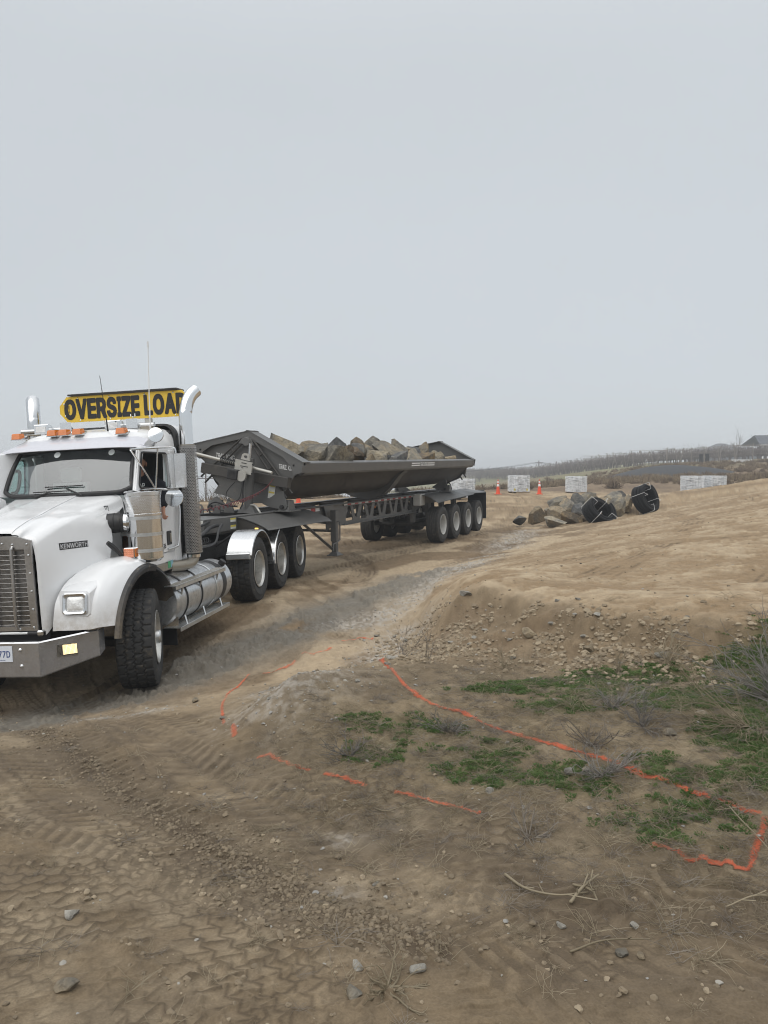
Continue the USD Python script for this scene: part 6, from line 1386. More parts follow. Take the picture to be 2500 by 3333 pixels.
# ------------------------------------------------------------------ cones and flags
look('cone_orange', (0.72, 0.075, 0.02), 0.45, dirt=DUST, dirt_amt=0.06, var=0.08)
look('cone_band', (0.74, 0.74, 0.74), 0.3)
def cone_parts(c):
    put('base', MB().box((-.18, -.18, 0), (.18, .18, .035), .012), 'cone_orange', c)
    rz_ = lambda z: .132 - (z - .035) * .118
    put('body', MB().rev([(rz_(.03), .03), (rz_(.5), .5), (rz_(.88), .88), (rz_(.91), .91), (.0, .912)], n=28), 'cone_orange', c, smooth=40)
    for z0, z1 in ((.50, .65), (.72, .82)): put('reflective_band', MB().rev([(rz_(z0) + .003, z0), (rz_(z1) + .003, z1)], n=28), 'cone_band', c, smooth=True)
c0_ = thing('traffic_cone', 'orange traffic cone left of the film wrapped pallet, near the trailer tail', 'traffic cone', 'traffic cones with two white bands'); cone_parts(c0_)
UsdGeom.Xformable(c0_).AddTransformOp().Set(Gf.Matrix4d(*[float(a) for a in mat4((7.12, 47.0, gz1(7.12, 47.0)), .3).T.ravel()]))
copy_of(c0_, mat4((9.62, 46.6, gz1(9.62, 46.6)), .1), 'orange traffic cone standing to the right of the film wrapped pallet', name='traffic_cone')
copy_of(c0_, mat4((-4.62, 40.6, gz1(-4.62, 40.6)), .5), 'orange traffic cone seen under the tub, left of the boulder pile', name='traffic_cone')
for x, y, lb in ((8.28, 48.0, 'left yellow marker flag in front of the wrapped pallet'), (9.0, 47.6, 'right yellow marker flag in front of the wrapped pallet')):
    f = thing('marker_flag', lb, 'flag', M=mat4((x, y, gz1(x, y))))
    put('wire', MB().tube([(0, 0, 0), (0, 0, .30)], .006, 5), 'steel_rod', f); put('flag', MB().hull([(0, -.003, .17), (.0, -.003, .31), (.11, .01, .18), (.10, .01, .30), (0, .003, .17), (0, .003, .31)]), 'decal_yellow', f)

# ------------------------------------------------------------------ the driver
def limb(chain, k=10):
    """A tapering limb through (point, radius) joints."""
    P = np.array([c[0] for c in chain], float); R = np.array([c[1] for c in chain], float)
    n = max(len(P) * 5, 8)
    m = MB().tube(spline(P, n), np.interp(np.linspace(0, len(P) - 1, n), range(len(P)), R), k, caps=False)
    for p, r in ((P[0], R[0]), (P[-1], R[-1])):
        s = trimesh.creation.icosphere(2, r); m.tm(s, mat4(p))
    return m.mesh()
import manifold3d as m3
def joined(bones):
    """Bones as hulls of spheres, joined to one skin and smoothed."""
    M = None
    for (a, ra), (b, rb) in bones:
        h = m3.Manifold.batch_hull([m3.Manifold.sphere(float(ra), 14).translate([float(t) for t in a]), m3.Manifold.sphere(float(rb), 14).translate([float(t) for t in b])])
        M = h if M is None else M + h
    return M
def skin_of(M, edge, it=8):
    q = M.refine_to_length(edge).to_mesh()
    m = trimesh.Trimesh(q.vert_properties[:, :3], q.tri_verts, process=True)
    trimesh.smoothing.filter_taubin(m, 0.5, 0.53, it)
    return m
drv = thing('person', 'driver in a dark hooded top with one arm hanging out of the cab window', 'person', M=TRUCK_M)
hip, chest, neck, head = np.array([.47, 1.0, 1.48]), np.array([.56, .95, 1.86]), np.array([.60, .89, 2.06]), np.array([.625, .84, 2.235])
shl, shr = np.array([.77, .93, 1.99]), np.array([.38, 1.02, 1.99])
elb, wri = np.array([.955, .83, 1.925]), np.array([.985, .68, 1.70])
fd = np.array([.03, -.10, -.20]); fd /= np.linalg.norm(fd)
e_r, w_r = np.array([.30, .80, 1.72]), np.array([.42, .62, 1.80])
B_ = [((hip, .155), (chest, .165)), ((chest, .15), (neck, .07)), ((neck, .062), (head, .06)), ((shl, .075), (chest, .12)), ((shr, .075), (chest, .12)),
      ((shl, .068), (elb, .05)), ((elb, .047), (wri, .030)), ((shr, .068), (e_r, .05)), ((e_r, .047), (w_r, .03)), ((w_r, .03), (w_r + [.03, -.07, .0], .035)),
      ((hip + [.1, 0, -.02], .09), (np.array([.58, .58, 1.50]), .07)), ((hip + [-.1, 0, -.02], .09), (np.array([.36, .58, 1.50]), .07)), ((np.array([.58, .58, 1.50]), .068), (np.array([.56, .50, 1.14]), .05)), ((np.array([.36, .58, 1.50]), .068), (np.array([.38, .50, 1.14]), .05)),
      ((np.array([.56, .50, 1.12]), .05), (np.array([.56, .38, 1.10]), .04)), ((np.array([.38, .50, 1.12]), .05), (np.array([.38, .38, 1.10]), .04))]
# head: skull, jaw, nose, brow, ears; it looks out and forward, towards the camera
look_d = np.array([.42, -.90, -.06]); look_d /= np.linalg.norm(look_d); sd = np.cross(look_d, [0, 0, 1.0]); sd /= np.linalg.norm(sd); ud = np.cross(sd, look_d)
H_ = lambda f, s, u: head + look_d * f + sd * s + ud * u
B_ += [((H_(-.025, 0, .03), .088), (H_(.015, 0, .035), .082)), ((H_(.03, 0, -.01), .068), (H_(.045, 0, -.075), .040)), ((H_(.02, .03, -.06), .036), (H_(.02, -.03, -.06), .036)),
       ((H_(.095, 0, .022), .010), (H_(.112, 0, -.016), .014)), ((H_(.085, .028, .042), .012), (H_(.085, -.028, .042), .012)), ((H_(.083, .018, -.052), .009), (H_(.083, -.018, -.052), .009)), ((H_(.082, .016, -.066), .009), (H_(.082, -.016, -.066), .009)),
       ((H_(-.01, .088, .015), .014), (H_(-.015, .09, -.02), .010)), ((H_(-.01, -.088, .015), .014), (H_(-.015, -.09, -.02), .010))]
# the left hand: a palm, four curled fingers of different length and a thumb from its side
pd = np.array([.06, -.32, -.95]); pd /= np.linalg.norm(pd)               # the hand hangs from the wrist
across = np.array([.72, -.66, .26]); across -= pd * (across @ pd); across /= np.linalg.norm(across); back = np.cross(across, pd)
if back[1] > 0: back = -back
kn = []
for i, (o, l) in enumerate(((-.030, .088), (-.010, .094), (.011, .090), (.030, .080))):
    k_ = wri + pd * l + across * o; kn.append(k_)
    B_.append(((wri + pd * .012 + across * o * .6, .019), (k_, .0135)))
    c1 = k_ + pd * (.036 - .004 * (i == 3)) - back * .008; c2 = c1 + pd * .018 - back * .020; c3 = c2 - back * .017 - pd * .004
    B_ += [((k_, .0118), (c1, .0104)), ((c1, .0102), (c2, .0092)), ((c2, .009), (c3, .008))]
tb = wri + pd * .03 - across * .026
B_ += [((tb, .015), (tb - across * .022 + pd * .028 - back * .010, .012)), ((tb - across * .022 + pd * .028 - back * .010, .0115), (tb - across * .018 + pd * .056 - back * .020, .0095))]
put('body', skin_of(joined(B_), .012, 4), 'skin', drv, smooth=True)
er_ = MB()
for s in (1, -1): er_.tm(trimesh.creation.icosphere(2, .012), mat4(H_(.082, s * .031, .018)))
put('eyes', er_, 'letter_black', drv, smooth=True)
hr = [((H_(-.035, 0, .045), .092), (H_(.0, 0, .058), .086)), ((H_(-.05, 0, -.02), .08), (H_(-.04, 0, .03), .09)), ((H_(.05, .03, .105), .025), (H_(.05, -.03, .105), .025))]
put('hair', skin_of(joined(hr), .02, 4), 'hair', drv, smooth=True)
J = [((hip, .185), (chest, .192)), ((chest, .18), (neck - [0, 0, .02], .085)), ((shl, .10), (chest, .15)), ((shr, .10), (chest, .15)), ((shl, .092), (elb, .070)), ((elb, .068), (wri + (elb - wri) * .16, .047)), ((wri + (elb - wri) * .17, .050), (wri + (elb - wri) * .06, .042)),
     ((shr, .09), (e_r, .07)), ((e_r, .066), (w_r, .045)), ((neck + [.06, .02, .0], .05), (neck + [-.06, .02, .0], .05)), ((neck + [0, .06, .02], .06), (neck + [0, .04, -.04], .08))]
hd_ = skin_of(joined(J), .022, 5)
fold = meshkit.fbm(hd_.vertices * 16, 3, 4) - .5
hd_.vertices = hd_.vertices + hd_.vertex_normals * (fold * .018)[:, None]
put('hooded_top', hd_, 'hoodie_navy', drv, smooth=True)
put('print', MB().tm(letters('7TAP', .06, .002, True, width=.15), plane_T((.575, .735, 1.94), (.93, .36, .0), (-.1, .1, 1))), 'letter_white', drv)

# ------------------------------------------------------------------ sprayed marks on the ground
PAINT = {
 'a': [(-0.12, 9.29), (-0.34, 9.19), (-0.52, 9.04)], 'b': [(-0.6, 8.78), (-0.73, 8.62), (-0.83, 8.61), (-0.93, 8.71), (-0.96, 8.67)], 'c': [(-1.0, 8.44), (-1.04, 8.28), (-1.12, 8.17), (-1.23, 8.09), (-1.33, 8.11)],
 'd': [(-1.47, 8.19), (-1.49, 7.86), (-1.49, 7.58), (-1.52, 7.3), (-1.49, 6.94), (-1.42, 6.49), (-1.33, 6.1), (-1.26, 5.8), (-1.22, 5.68)], 'e': [(-1.15, 5.6), (-1.11, 5.47), (-1.09, 5.37)],
 'f': [(-0.88, 5.05), (-0.8, 5.01), (-0.77, 4.99), (-0.72, 4.88), (-0.59, 4.69), (-0.45, 4.54)], 'g': [(-0.37, 4.47), (-0.27, 4.37), (-0.19, 4.29), (-0.09, 4.21)], 'h': [(0.05, 4.1), (0.17, 3.99), (0.31, 3.85), (0.43, 3.71), (0.48, 3.65)],
 'i': [(-0.22, 7.54), (-0.08, 6.84), (0.08, 5.93), (0.17, 5.53), (0.29, 5.2), (0.41, 5.04), (0.51, 4.96), (0.67, 4.71), (0.84, 4.53), (0.98, 4.36), (1.08, 4.22), (1.19, 4.05), (1.26, 3.91), (1.33, 3.75), (1.41, 3.63), (1.46, 3.52), (1.51, 3.43), (1.57, 3.35), (1.62, 3.26), (1.67, 3.2)],
 'j': [(1.68, 3.22), (1.6, 3.1), (1.52, 3.0), (1.445, 2.885), (1.40, 2.895), (1.34, 2.95), (1.26, 3.0), (1.2, 3.06), (1.13, 3.15)]}
PLAB = {'a': 'faint orange dash farthest up the grey sand, below the bank', 'b': 'curved orange dash on the grey sand, second from the far end', 'c': 'orange dash on the grey sand right of the long curve', 'd': 'long curved orange line round the end of the gravel mound',
 'e': 'short thick orange dab at the foot of the gravel mound', 'f': 'bent orange line just right of the thick dab', 'g': 'orange dash in the middle of the near dashed line', 'h': 'orange dash at the right end of the near dashed line', 'i': 'longest orange line running down through the weeds to the right edge', 'j': 'orange corner mark at the right edge of the picture'}
L['spray_paint'] = usdkit.material(stage, '/World/Looks/spray_paint', {
    'g': ('geometry', {}), 'e': ('attribute', {'attribute': 'cover'}), 'n': ('noise_texture', {'scale': 95.0, 'detail': 6.0, 'roughness': 0.8}), 'n2': ('noise_texture', {'scale': 9.0, 'detail': 3.0}),
    'a': ('math', {'math_type': 'multiply_add', 'value2': 2.2}), 'c': ('math', {'math_type': 'add'}), 'r': ('map_range', {'range_type': 'smoothstep', 'from_min': 1.55, 'from_max': 2.25, 'to_min': 0.0, 'to_max': 0.85, 'clamp': True}),
    'col': ('mix_color', {'a': (0.50, 0.085, 0.035), 'b': (0.68, 0.17, 0.075)}), 't': ('transparent_bsdf', {}), 'b': ('bump', {'strength': 0.9, 'distance': 0.01}), 'p': ('principled_bsdf', {'roughness': 0.8}), 'm': ('mix_closure', {})},
    [('g.position', 'n.vector'), ('g.position', 'n2.vector'), ('n.fac', 'a.value1'), ('e.fac', 'a.value3'), ('a.value', 'r.value'), ('n2.fac', 'col.fac'), ('col.result', 'p.base_color'), ('n.fac', 'b.height'), ('b.normal', 'p.normal'),
     ('r.result', 'm.fac'), ('t.BSDF', 'm.closure1'), ('p.BSDF', 'm.closure2')], surface='m.closure')
for key, pts in PAINT.items():
    pts = np.array(pts); Ls = np.linalg.norm(np.diff(pts, axis=0), axis=1).sum()
    n = max(int(Ls / .012), 12); p = spline(pts, n); t = np.gradient(p, axis=0); t /= np.linalg.norm(t, axis=1, keepdims=True); nn = np.c_[-t[:, 1], t[:, 0]]
    w = (.034 if key == 'e' else .036 if key in 'abc' else .027 if key in 'ij' else .025) * (1 + .5 * (vn(np.arange(n) * .12, np.arange(n) * 0 + ord(key), 2) - .3))
    if key == 'j': p = np.array(p)
    u = np.linspace(-1, 1, 9)
    X = p[:, None, 0] + nn[:, None, 0] * u[None] * w[:, None]; Y = p[:, None, 1] + nn[:, None, 1] * u[None] * w[:, None]
    Z = gzs(X, Y) + .007
    s = np.arange(n) / n
    e = (.75 if key == 'e' else 1.18 if key in 'ij' else 1.0) * (1 - np.abs(u)[None] ** 1.5) * (ss(0, .04, s) * ss(1, .96, s) * (.62 + .55 * vn(np.arange(n) * .07, np.arange(n) * 0 + 3 * ord(key), 3)))[:, None]
    q = put('paint_mark', MB().grid(np.stack([X, Y, Z], -1), flip=False), 'spray_paint', None, smooth=True, label=PLAB[key], cat='paint mark')
    UsdGeom.PrimvarsAPI(UsdGeom.Mesh(q)).CreatePrimvar('cover', Sdf.ValueTypeNames.FloatArray, 'vertex').Set(Vt.FloatArray.FromNumpy(e.ravel().astype(np.float32)))

# ------------------------------------------------------------------ loose stuff on the ground
def scatter(name, protos, pts, scale, mats, label=None, cat=None, tilt=0.5, seed=1, sink=0.3, kinds=None):
    rg = np.random.default_rng(seed)
    pi = UsdGeom.PointInstancer.Define(stage, numbered(name)); path = str(pi.GetPath())
    UsdGeom.Scope.Define(stage, path + '/kinds')
    t = []
    for k, (m, mt) in enumerate(zip(protos, mats)):
        put('kind', m, mt, path + '/kinds', smooth=30 if tilt > .4 else False); t.append(Sdf.Path(path + '/kinds/kind' + (f'_{k:03d}' if k else '')))
    pi.CreatePrototypesRel().SetTargets(t)
    n = len(pts); x, y = pts[:, 0], pts[:, 1]
    s = np.broadcast_to(scale(rg, n) if callable(scale) else scale, n)
    z = gzs(x, y) - 0 + s * sink
    pi.CreatePositionsAttr(Vt.Vec3fArray.FromNumpy(np.c_[x, y, z].astype(np.float32)))
    pi.CreateScalesAttr(Vt.Vec3fArray.FromNumpy(np.repeat(s[:, None], 3, 1).astype(np.float32)))
    pi.CreateProtoIndicesAttr(Vt.IntArray.FromNumpy((rg.integers(0, len(protos), n) if kinds is None else kinds).astype(np.int32)))
    az, tl, ta = rg.uniform(0, 2 * math.pi, n), rg.normal(0, tilt * .5, n), rg.uniform(0, 2 * math.pi, n)
    qz = np.c_[np.cos(az / 2), np.zeros(n), np.zeros(n), np.sin(az / 2)]; qt = np.c_[np.cos(tl / 2), np.sin(tl / 2) * np.cos(ta), np.sin(tl / 2) * np.sin(ta), np.zeros(n)]
    w = qt[:, 0] * qz[:, 0] - qt[:, 1] * qz[:, 1] - qt[:, 2] * qz[:, 2] - qt[:, 3] * qz[:, 3]
    X = qt[:, 0] * qz[:, 1] + qt[:, 1] * qz[:, 0] + qt[:, 2] * qz[:, 3] - qt[:, 3] * qz[:, 2]
    Y = qt[:, 0] * qz[:, 2] - qt[:, 1] * qz[:, 3] + qt[:, 2] * qz[:, 0] + qt[:, 3] * qz[:, 1]
    Z = qt[:, 0] * qz[:, 3] + qt[:, 1] * qz[:, 2] - qt[:, 2] * qz[:, 1] + qt[:, 3] * qz[:, 0]
    pi.CreateOrientationsAttr(Vt.QuathArray([Gf.Quath(float(a), float(b), float(c), float(d)) for a, b, c, d in zip(w, X, Y, Z)]))
    tag(pi, label, cat, kind='stuff')
def sample(n, box, dens, seed):
    """Random places in (x0, x1, y0, y1), kept with the likelihood dens(x, y, zones); closer together near the eye."""
    rg = np.random.default_rng(seed)
    y = box[2] + (box[3] - box[2]) * rg.random(n) ** 1.35; x = box[0] + (box[1] - box[0]) * rg.random(n)
    keep = (np.abs(x) < .62 * y + .3); x, y = x[keep], y[keep]
    z, b, nn_ = zones(x, y)
    k = rg.random(len(x)) < dens(x, y, z, nn_)
    return np.c_[x[k], y[k]]
pebs = [boulder((1.0, .8, .55), 20 + i, cuts=7, rough=.05, sub=1) for i in range(4)]
look('pebble_pale', (0.32, 0.30, 0.26), 0.8, var=0.3, dirt_scale=0.5); look('pebble_grey', (0.27, 0.26, 0.24), 0.8, var=0.3, dirt_scale=0.5)
look('clod', (0.215, 0.170, 0.114), 0.95, var=0.25, dirt_scale=0.7, bump=0.0); look('clod_dark', (0.17, 0.134, 0.09), 0.95, var=0.25, dirt_scale=0.7, bump=0.0)
look('clod_dry', (0.31, 0.25, 0.172), 0.95, var=0.2, dirt_scale=0.7, bump=0.0)
pts = np.vstack([sample(60000, (-3, 6, 5, 27), lambda x, y, z, n: np.clip(z['gravel'] * .9, 0, 1) * (y < 26), 41), sample(9000, (-3.5, 5, 2.2, 11), lambda x, y, z, n: .05 + .16 * z['bank'] + .1 * z['straw'], 42)])
scatter('gravel', pebs, pts, lambda rg, n: .010 + .026 * rg.random(n) ** 4, ['pebble_pale', 'pebble_grey', 'pebble_pale', 'pebble_grey'], seed=3, sink=.1)
lumps = [boulder((1.0, .9, .7), 60 + i, cuts=4, rough=.35, sub=2) for i in range(4)]
pts = sample(46000, (-4.5, 6, 1.9, 12), lambda x, y, z, n: np.clip(.55 * z['bank'] + .015 * z['fore'] * (n > .52) + .012, 0, 1), 43)
pts = np.vstack([pts, sample(16000, (-2, 16, 6, 34), lambda x, y, z, n: .25 * z['pad'] * (n > .56), 47)])
extra = []
rg = np.random.default_rng(44)
for (rp, w, d, kd), num in zip(RUTS[:10], (900, 300, 120, 80, 200, 80, 40, 70, 50, 60)):
    p = spline(np.array(rp), 200); t = np.gradient(p, axis=0); t /= np.linalg.norm(t, axis=1, keepdims=True)
    i = rg.integers(0, 200, num); sd_ = rg.choice([-1, 1], num) * (w / 2 * 1.12 + rg.normal(0, .035, num))
    extra.append(p[i] + np.c_[-t[i, 1], t[i, 0]] * sd_[:, None])
extra = np.vstack(extra); extra = extra[extra[:, 1] > 1.8]
scatter('dirt_clods', lumps, np.vstack([pts, extra]), lambda rg, n: .006 + .030 * rg.random(n) ** 4, ['clod', 'clod_dark', 'clod_dry', 'clod'], seed=5, sink=.12)

pts = sample(60000, (-1.6, 5, 5, 9.5), lambda x, y, z, n: np.clip(z['bank'] * (n > .42) * .8, 0, 1), 143)
scatter('bank_rubble', lumps, pts, lambda rg, n: .012 + .055 * rg.random(n) ** 3, ['clod', 'clod', 'clod_dry', 'clod_dry'], seed=15, sink=.1)
q_ = spline(np.array([(-3.0, 6.3), (-1.95, 4.95), (-1.15, 3.95), (-0.62, 3.3), (-0.2, 2.85), (0.2, 2.5)]), 400)
rg = np.random.default_rng(46); i_ = rg.integers(0, 400, 4200)
scatter('mud_crumbs', lumps, q_[i_] + rg.normal(0, .085, (4200, 2)), lambda rg, n: .006 + .022 * rg.random(n) ** 3, ['clod_dark', 'clod', 'clod_dark', 'clod_dark'], seed=16, sink=.12)
# stones that catch the eye
def stone(x, y, s, seed, label, mat='stone_pale', group=None):
    s *= .78
    rock('stone', (x, y, gz1(x, y) + s * .15), (s, s * .72, s * .5), seed, mat, label, cat='stone', rz=seed * 1.7, cuts=6, rough=.03, sub=2, group=group)
SG = 'pale stones scattered over the dirt'
for i, (x, y, s, lb) in enumerate([
    (1.61, 4.19, .125, 'rounded tan stone standing in the weeds left of the big dry shrub'), (1.0, 3.97, .11, 'pale stone with a dark spot just below the long orange line'), (1.07, 3.93, .075, 'small brown stone right beside the pale spotted one'),
    (.56, 3.88, .09, 'flat pale grey stone on the bare dirt above the right near dash'), (1.88, 4.39, .12, 'brownish stone under the twigs of the big dry shrub'), (.06, 6.52, .14, 'white angular stone at the upper end of the longest orange line'),
    (.31, 7.4, .14, 'pale flat stone half way up the bank'), (.87, 7.95, .20, 'pale stone lying on the lip of the bank'), (-.81, 6.85, .10, 'whitish stone on the left flank of the gravel mound'), (1.31, 6.75, .24, 'long flat brown stone in the face of the bank'),
    (1.69, 6.1, .20, 'rounded brown stone at the foot of the bank, in the middle'), (2.13, 5.7, .15, 'rounded stone in the bank farther right'), (-1.8, 7.11, .13, 'tan stone on bare dirt right of the front tyre'), (-.55, 7.33, .09, 'pale stone on the crest of the gravel mound'),
    (-1.22, 2.85, .10, 'pale flat stone pressed into the mud, left foreground'), (-1.02, 2.33, .11, 'tan stone in the mud near the bottom left'), (-.09, 2.25, .09, 'pinkish tan stone in the mud at bottom centre'), (.79, 2.4, .07, 'tan stone among clods, right foreground'), (.84, 2.38, .05, 'small tan stone next to the one among the clods'),
    (.11, 2.36, .08, 'grey stone in a pale smear, bottom centre'), (-.09, 2.41, .07, 'flat whitish stone above the pinkish one'), (-.03, 3.08, .06, 'whitish stone by the grey smear in the mud'), (.63, 2.6, .055, 'white stone chip right of centre in the foreground'), (.88, 2.56, .06, 'blue grey flat stone in the right foreground')]):
    stone(x, y, s, 800 + i, lb, 'rock_tan' if 'tan' in lb or 'brown' in lb else 'stone_pale')
rg = np.random.default_rng(77)
q = sample(400, (-1.6, 3.2, 4.5, 10), lambda x, y, z, n: .5 * z['bank'] + .5 * z['gravel'] + .05, 78)[:60]
for i, (x, y) in enumerate(q): stone(x, y, rg.uniform(.05, .10), 900 + i % 9, 'small pale stone on the gravelly slopes round the orange lines', group=SG)

# ------------------------------------------------------------------ weeds, straw and dry shrubs
def leaf_look(name, a, b):
    L[name] = usdkit.material(stage, f'/World/Looks/{name}', {'oi': ('object_info', {}), 'm': ('mix_color', {'a': a, 'b': b}), 'd': ('principled_bsdf', {'roughness': 0.6}), 't': ('translucent_bsdf', {}), 'x': ('mix_closure', {'fac': 0.25})},
        [('oi.random', 'm.fac'), ('m.result', 'd.base_color'), ('m.result', 't.color'), ('d.BSDF', 'x.closure1'), ('t.BSDF', 'x.closure2')], surface='x.closure')
leaf_look('weed_leaf', (0.065, 0.125, 0.032), (0.135, 0.185, 0.062)); leaf_look('straw', (0.22, 0.18, 0.115), (0.36, 0.30, 0.205)); leaf_look('dry_stem', (0.15, 0.125, 0.10), (0.26, 0.225, 0.185)); leaf_look('grey_twig', (0.17, 0.155, 0.14), (0.28, 0.26, 0.235))
def tuft(seed, n=26):
    rg = np.random.default_rng(seed); m = MB()
    for _ in range(n):
        a, r = rg.uniform(0, 6.28), rg.uniform(.1, 1.0); d = np.array([math.cos(a), math.sin(a), 0]); h = rg.uniform(.25, .8) * (1.2 - r * .6)
        p = d * r * .8; tip = p + d * rg.uniform(.2, .45) + [0, 0, h * .5]; s = np.array([-d[1], d[0], 0]) * rg.uniform(.06, .15)
        mid = (p + tip) / 2 + [0, 0, h * .35]
        m.add([p, mid - s, tip, mid + s], [[0, 1, 2], [0, 2, 3]])
    return m.mesh()
def straw(seed, n=14, flat=.35):
    rg = np.random.default_rng(seed); m = MB()
    for _ in range(n):
        a = rg.uniform(0, 6.28); d = np.array([math.cos(a), math.sin(a), 0]); L_ = rg.uniform(.4, 1.3); p = np.array([rg.normal(0, .25), rg.normal(0, .25), 0])
        k = p + d * L_ * .5 + [0, 0, L_ * rg.uniform(0, flat)]; e = p + d * L_ + [0, 0, L_ * rg.uniform(-.05, flat * 1.2)] + np.array([rg.normal(0, .15), rg.normal(0, .15), 0])
        m.tube([p, k, e], [.012, .010, .006], 3, caps=False)
    return m.mesh()
pts = sample(60000, (-2, 4.5, 2.5, 7.5), lambda x, y, z, n: np.clip(z['green'] * 1.0, 0, 1) * (fb(x * 9, y * 9, 2, 3) > .34), 51)
scatter('green_weeds', [tuft(i) for i in range(4)], pts[:16000], lambda rg, n: .020 + .026 * rg.random(n), ['weed_leaf'] * 4, tilt=.3, seed=7, sink=-.05)
pts = np.vstack([sample(30000, (-2, 4.5, 2.3, 7.5), lambda x, y, z, n: np.clip(z['straw'] * .55, 0, 1), 52), sample(9000, (-3, 4, 1.9, 6), lambda x, y, z, n: .05 + 0 * x, 53)])
scatter('dry_straw', [straw(i) for i in range(5)], pts, lambda rg, n: .035 + .075 * rg.random(n) ** 2, ['straw', 'dry_stem', 'straw', 'straw', 'dry_stem'], tilt=.2, seed=8, sink=.02)
def shrub(x, y, size, n, label, seed, spread=.9, mat='grey_twig', lean=(0, 0), flat=0.0, thick=.004, name='dry_shrub', cat='dry shrub', group=None):
    rg = np.random.default_rng(seed); m = MB()
    def grow(p, d, L_, r, dep):
        k = 4; pts_ = [p]
        for _ in range(k):
            d = d + rg.normal(0, .16, 3) + [0, 0, -.03 * dep]; d = d / np.linalg.norm(d); pts_.append(pts_[-1] + d * L_ / k)
        pts_ = np.array(pts_); pts_[:, 2] = np.maximum(pts_[:, 2], .004)
        m.tube(pts_, np.linspace(r, r * .5, len(pts_)), 3, caps=False)
        if dep < 2:
            for _ in range(rg.integers(2, 5)):
                i = rg.integers(1, k + 1); dd = d + rg.normal(0, .5, 3); dd[2] += .15; grow(pts_[i], dd / np.linalg.norm(dd), L_ * rg.uniform(.35, .6), r * .6, dep + 1)
    for _ in range(n):
        a = rg.uniform(0, 6.28); el = rg.uniform(.1, 1.45) * (1 - flat) + .08
        d = np.array([math.cos(a) * math.cos(el) * spread + lean[0], math.sin(a) * math.cos(el) * spread + lean[1], math.sin(el)]); d /= np.linalg.norm(d)
        grow(np.array([rg.normal(0, .04) * size, rg.normal(0, .04) * size, 0]), d, size * rg.uniform(.45, 1.0), thick, 0)
    put(name, m, mat, None, smooth=True, label=label, cat=cat, group=group, M=mat4((x, y, gz1(x, y) - .005)))
shrub(2.42, 4.55, .46, 40, 'big grey dry shrub at the right edge of the picture, above the weeds', 1, lean=(-.35, -.1), thick=.005)
shrub(2.05, 4.15, .50, 16, 'long dry stalks leaning left from the foot of the big grey shrub', 2, lean=(-.9, -.3), flat=.6, mat='straw')
shrub(1.52, 4.34, .21, 20, 'small grey dry shrub left of the rounded stone in the weeds', 3)
shrub(1.15, 3.86, .22, 26, 'tangled tumbleweed lying just below the long orange line', 4, flat=.45)
shrub(.66, 3.36, .16, 16, 'heap of broken brown twigs on the bare dirt, right of centre', 5, flat=.7, mat='dry_stem')
shrub(1.19, 4.22, .20, 18, 'low brown dry plant on the far side of the long orange line', 6, flat=.4, mat='dry_stem')
shrub(1.44, 4.70, .20, 14, 'pale curled dry plant in the green weeds', 7, flat=.5)
shrub(-.21, 4.62, .17, 20, 'grey dry plant on the near flank of the gravel mound', 8, flat=.5)
shrub(.40, 4.68, .17, 18, 'grey dry plant right of the mound, between the orange lines', 9, flat=.4)
shrub(.17, 6.75, .34, 6, 'thin upright reddish stalks on the gravel at the foot of the bank', 10, spread=.5, mat='dry_stem', thick=.003)
shrub(.40, 6.72, .28, 5, 'second tuft of thin upright stalks, right beside the reddish ones', 11, spread=.5, mat='dry_stem', thick=.003)
shrub(.99, 6.10, .22, 12, 'dry plant at the left end of the green weeds below the bank', 12, mat='straw', thick=.0025)
shrub(1.75, 5.58, .22, 12, 'dry plant in the middle of the green weeds below the bank', 13, mat='straw', thick=.0025)
shrub(2.11, 5.55, .28, 12, 'pale dry plant near the right end of the green weeds', 14, mat='straw')
shrub(.02, 2.28, .14, 14, 'small pile of pale twigs in the mud at bottom centre', 15, flat=.8, mat='straw')
def branch(pts, r, label, mat='straw'):
    p = np.array([(x, y, gz1(x, y) + h) for x, y, h in pts]); m = MB().tube(spline(p, 18), np.linspace(r, r * .5, 18), 5)
    rg = np.random.default_rng(int(abs(p[0, 0]) * 1000))
    q = spline(p, 18)
    for i in (5, 9, 13): m.tube([q[i], q[i] + [rg.normal(0, .05), rg.normal(0, .05), .02]], r * .5, 3)
    put('twig', m, mat, None, smooth=True, label=label, cat='twig')
branch([(.50, 3.02, .01), (.56, 2.88, .02), (.66, 2.78, .015), (.78, 2.80, .01)], .006, 'long curved pale twig lying on the mud, right of centre')
branch([(.70, 2.74, .01), (.76, 2.80, .03), (.86, 2.93, .02)], .007, 'pale crossed twig at the right end of the long curved one')
branch([(.74, 2.86, .015), (.79, 2.80, .02), (.80, 2.73, .01)], .006, 'short twig crossing the pale twig on the mud')
branch([(.62, 2.42, .01), (.74, 2.45, .02), (.90, 2.46, .015)], .004, 'thin straight straw low in the right foreground')
branch([(-.05, 3.95, .01), (.02, 3.86, .02), (.16, 3.93, .01)], .004, 'thin pale straw just left of the right near orange dash')
branch([(1.46, 2.62, .01), (1.36, 2.66, .02), (1.22, 2.60, .015)], .005, 'pale twig near the right edge in the foreground')
branch([(1.55, 3.3, .02), (1.50, 3.1, .06), (1.49, 2.86, .10), (1.5, 2.75, .05)], .004, 'pale stalk hanging over the orange corner mark')

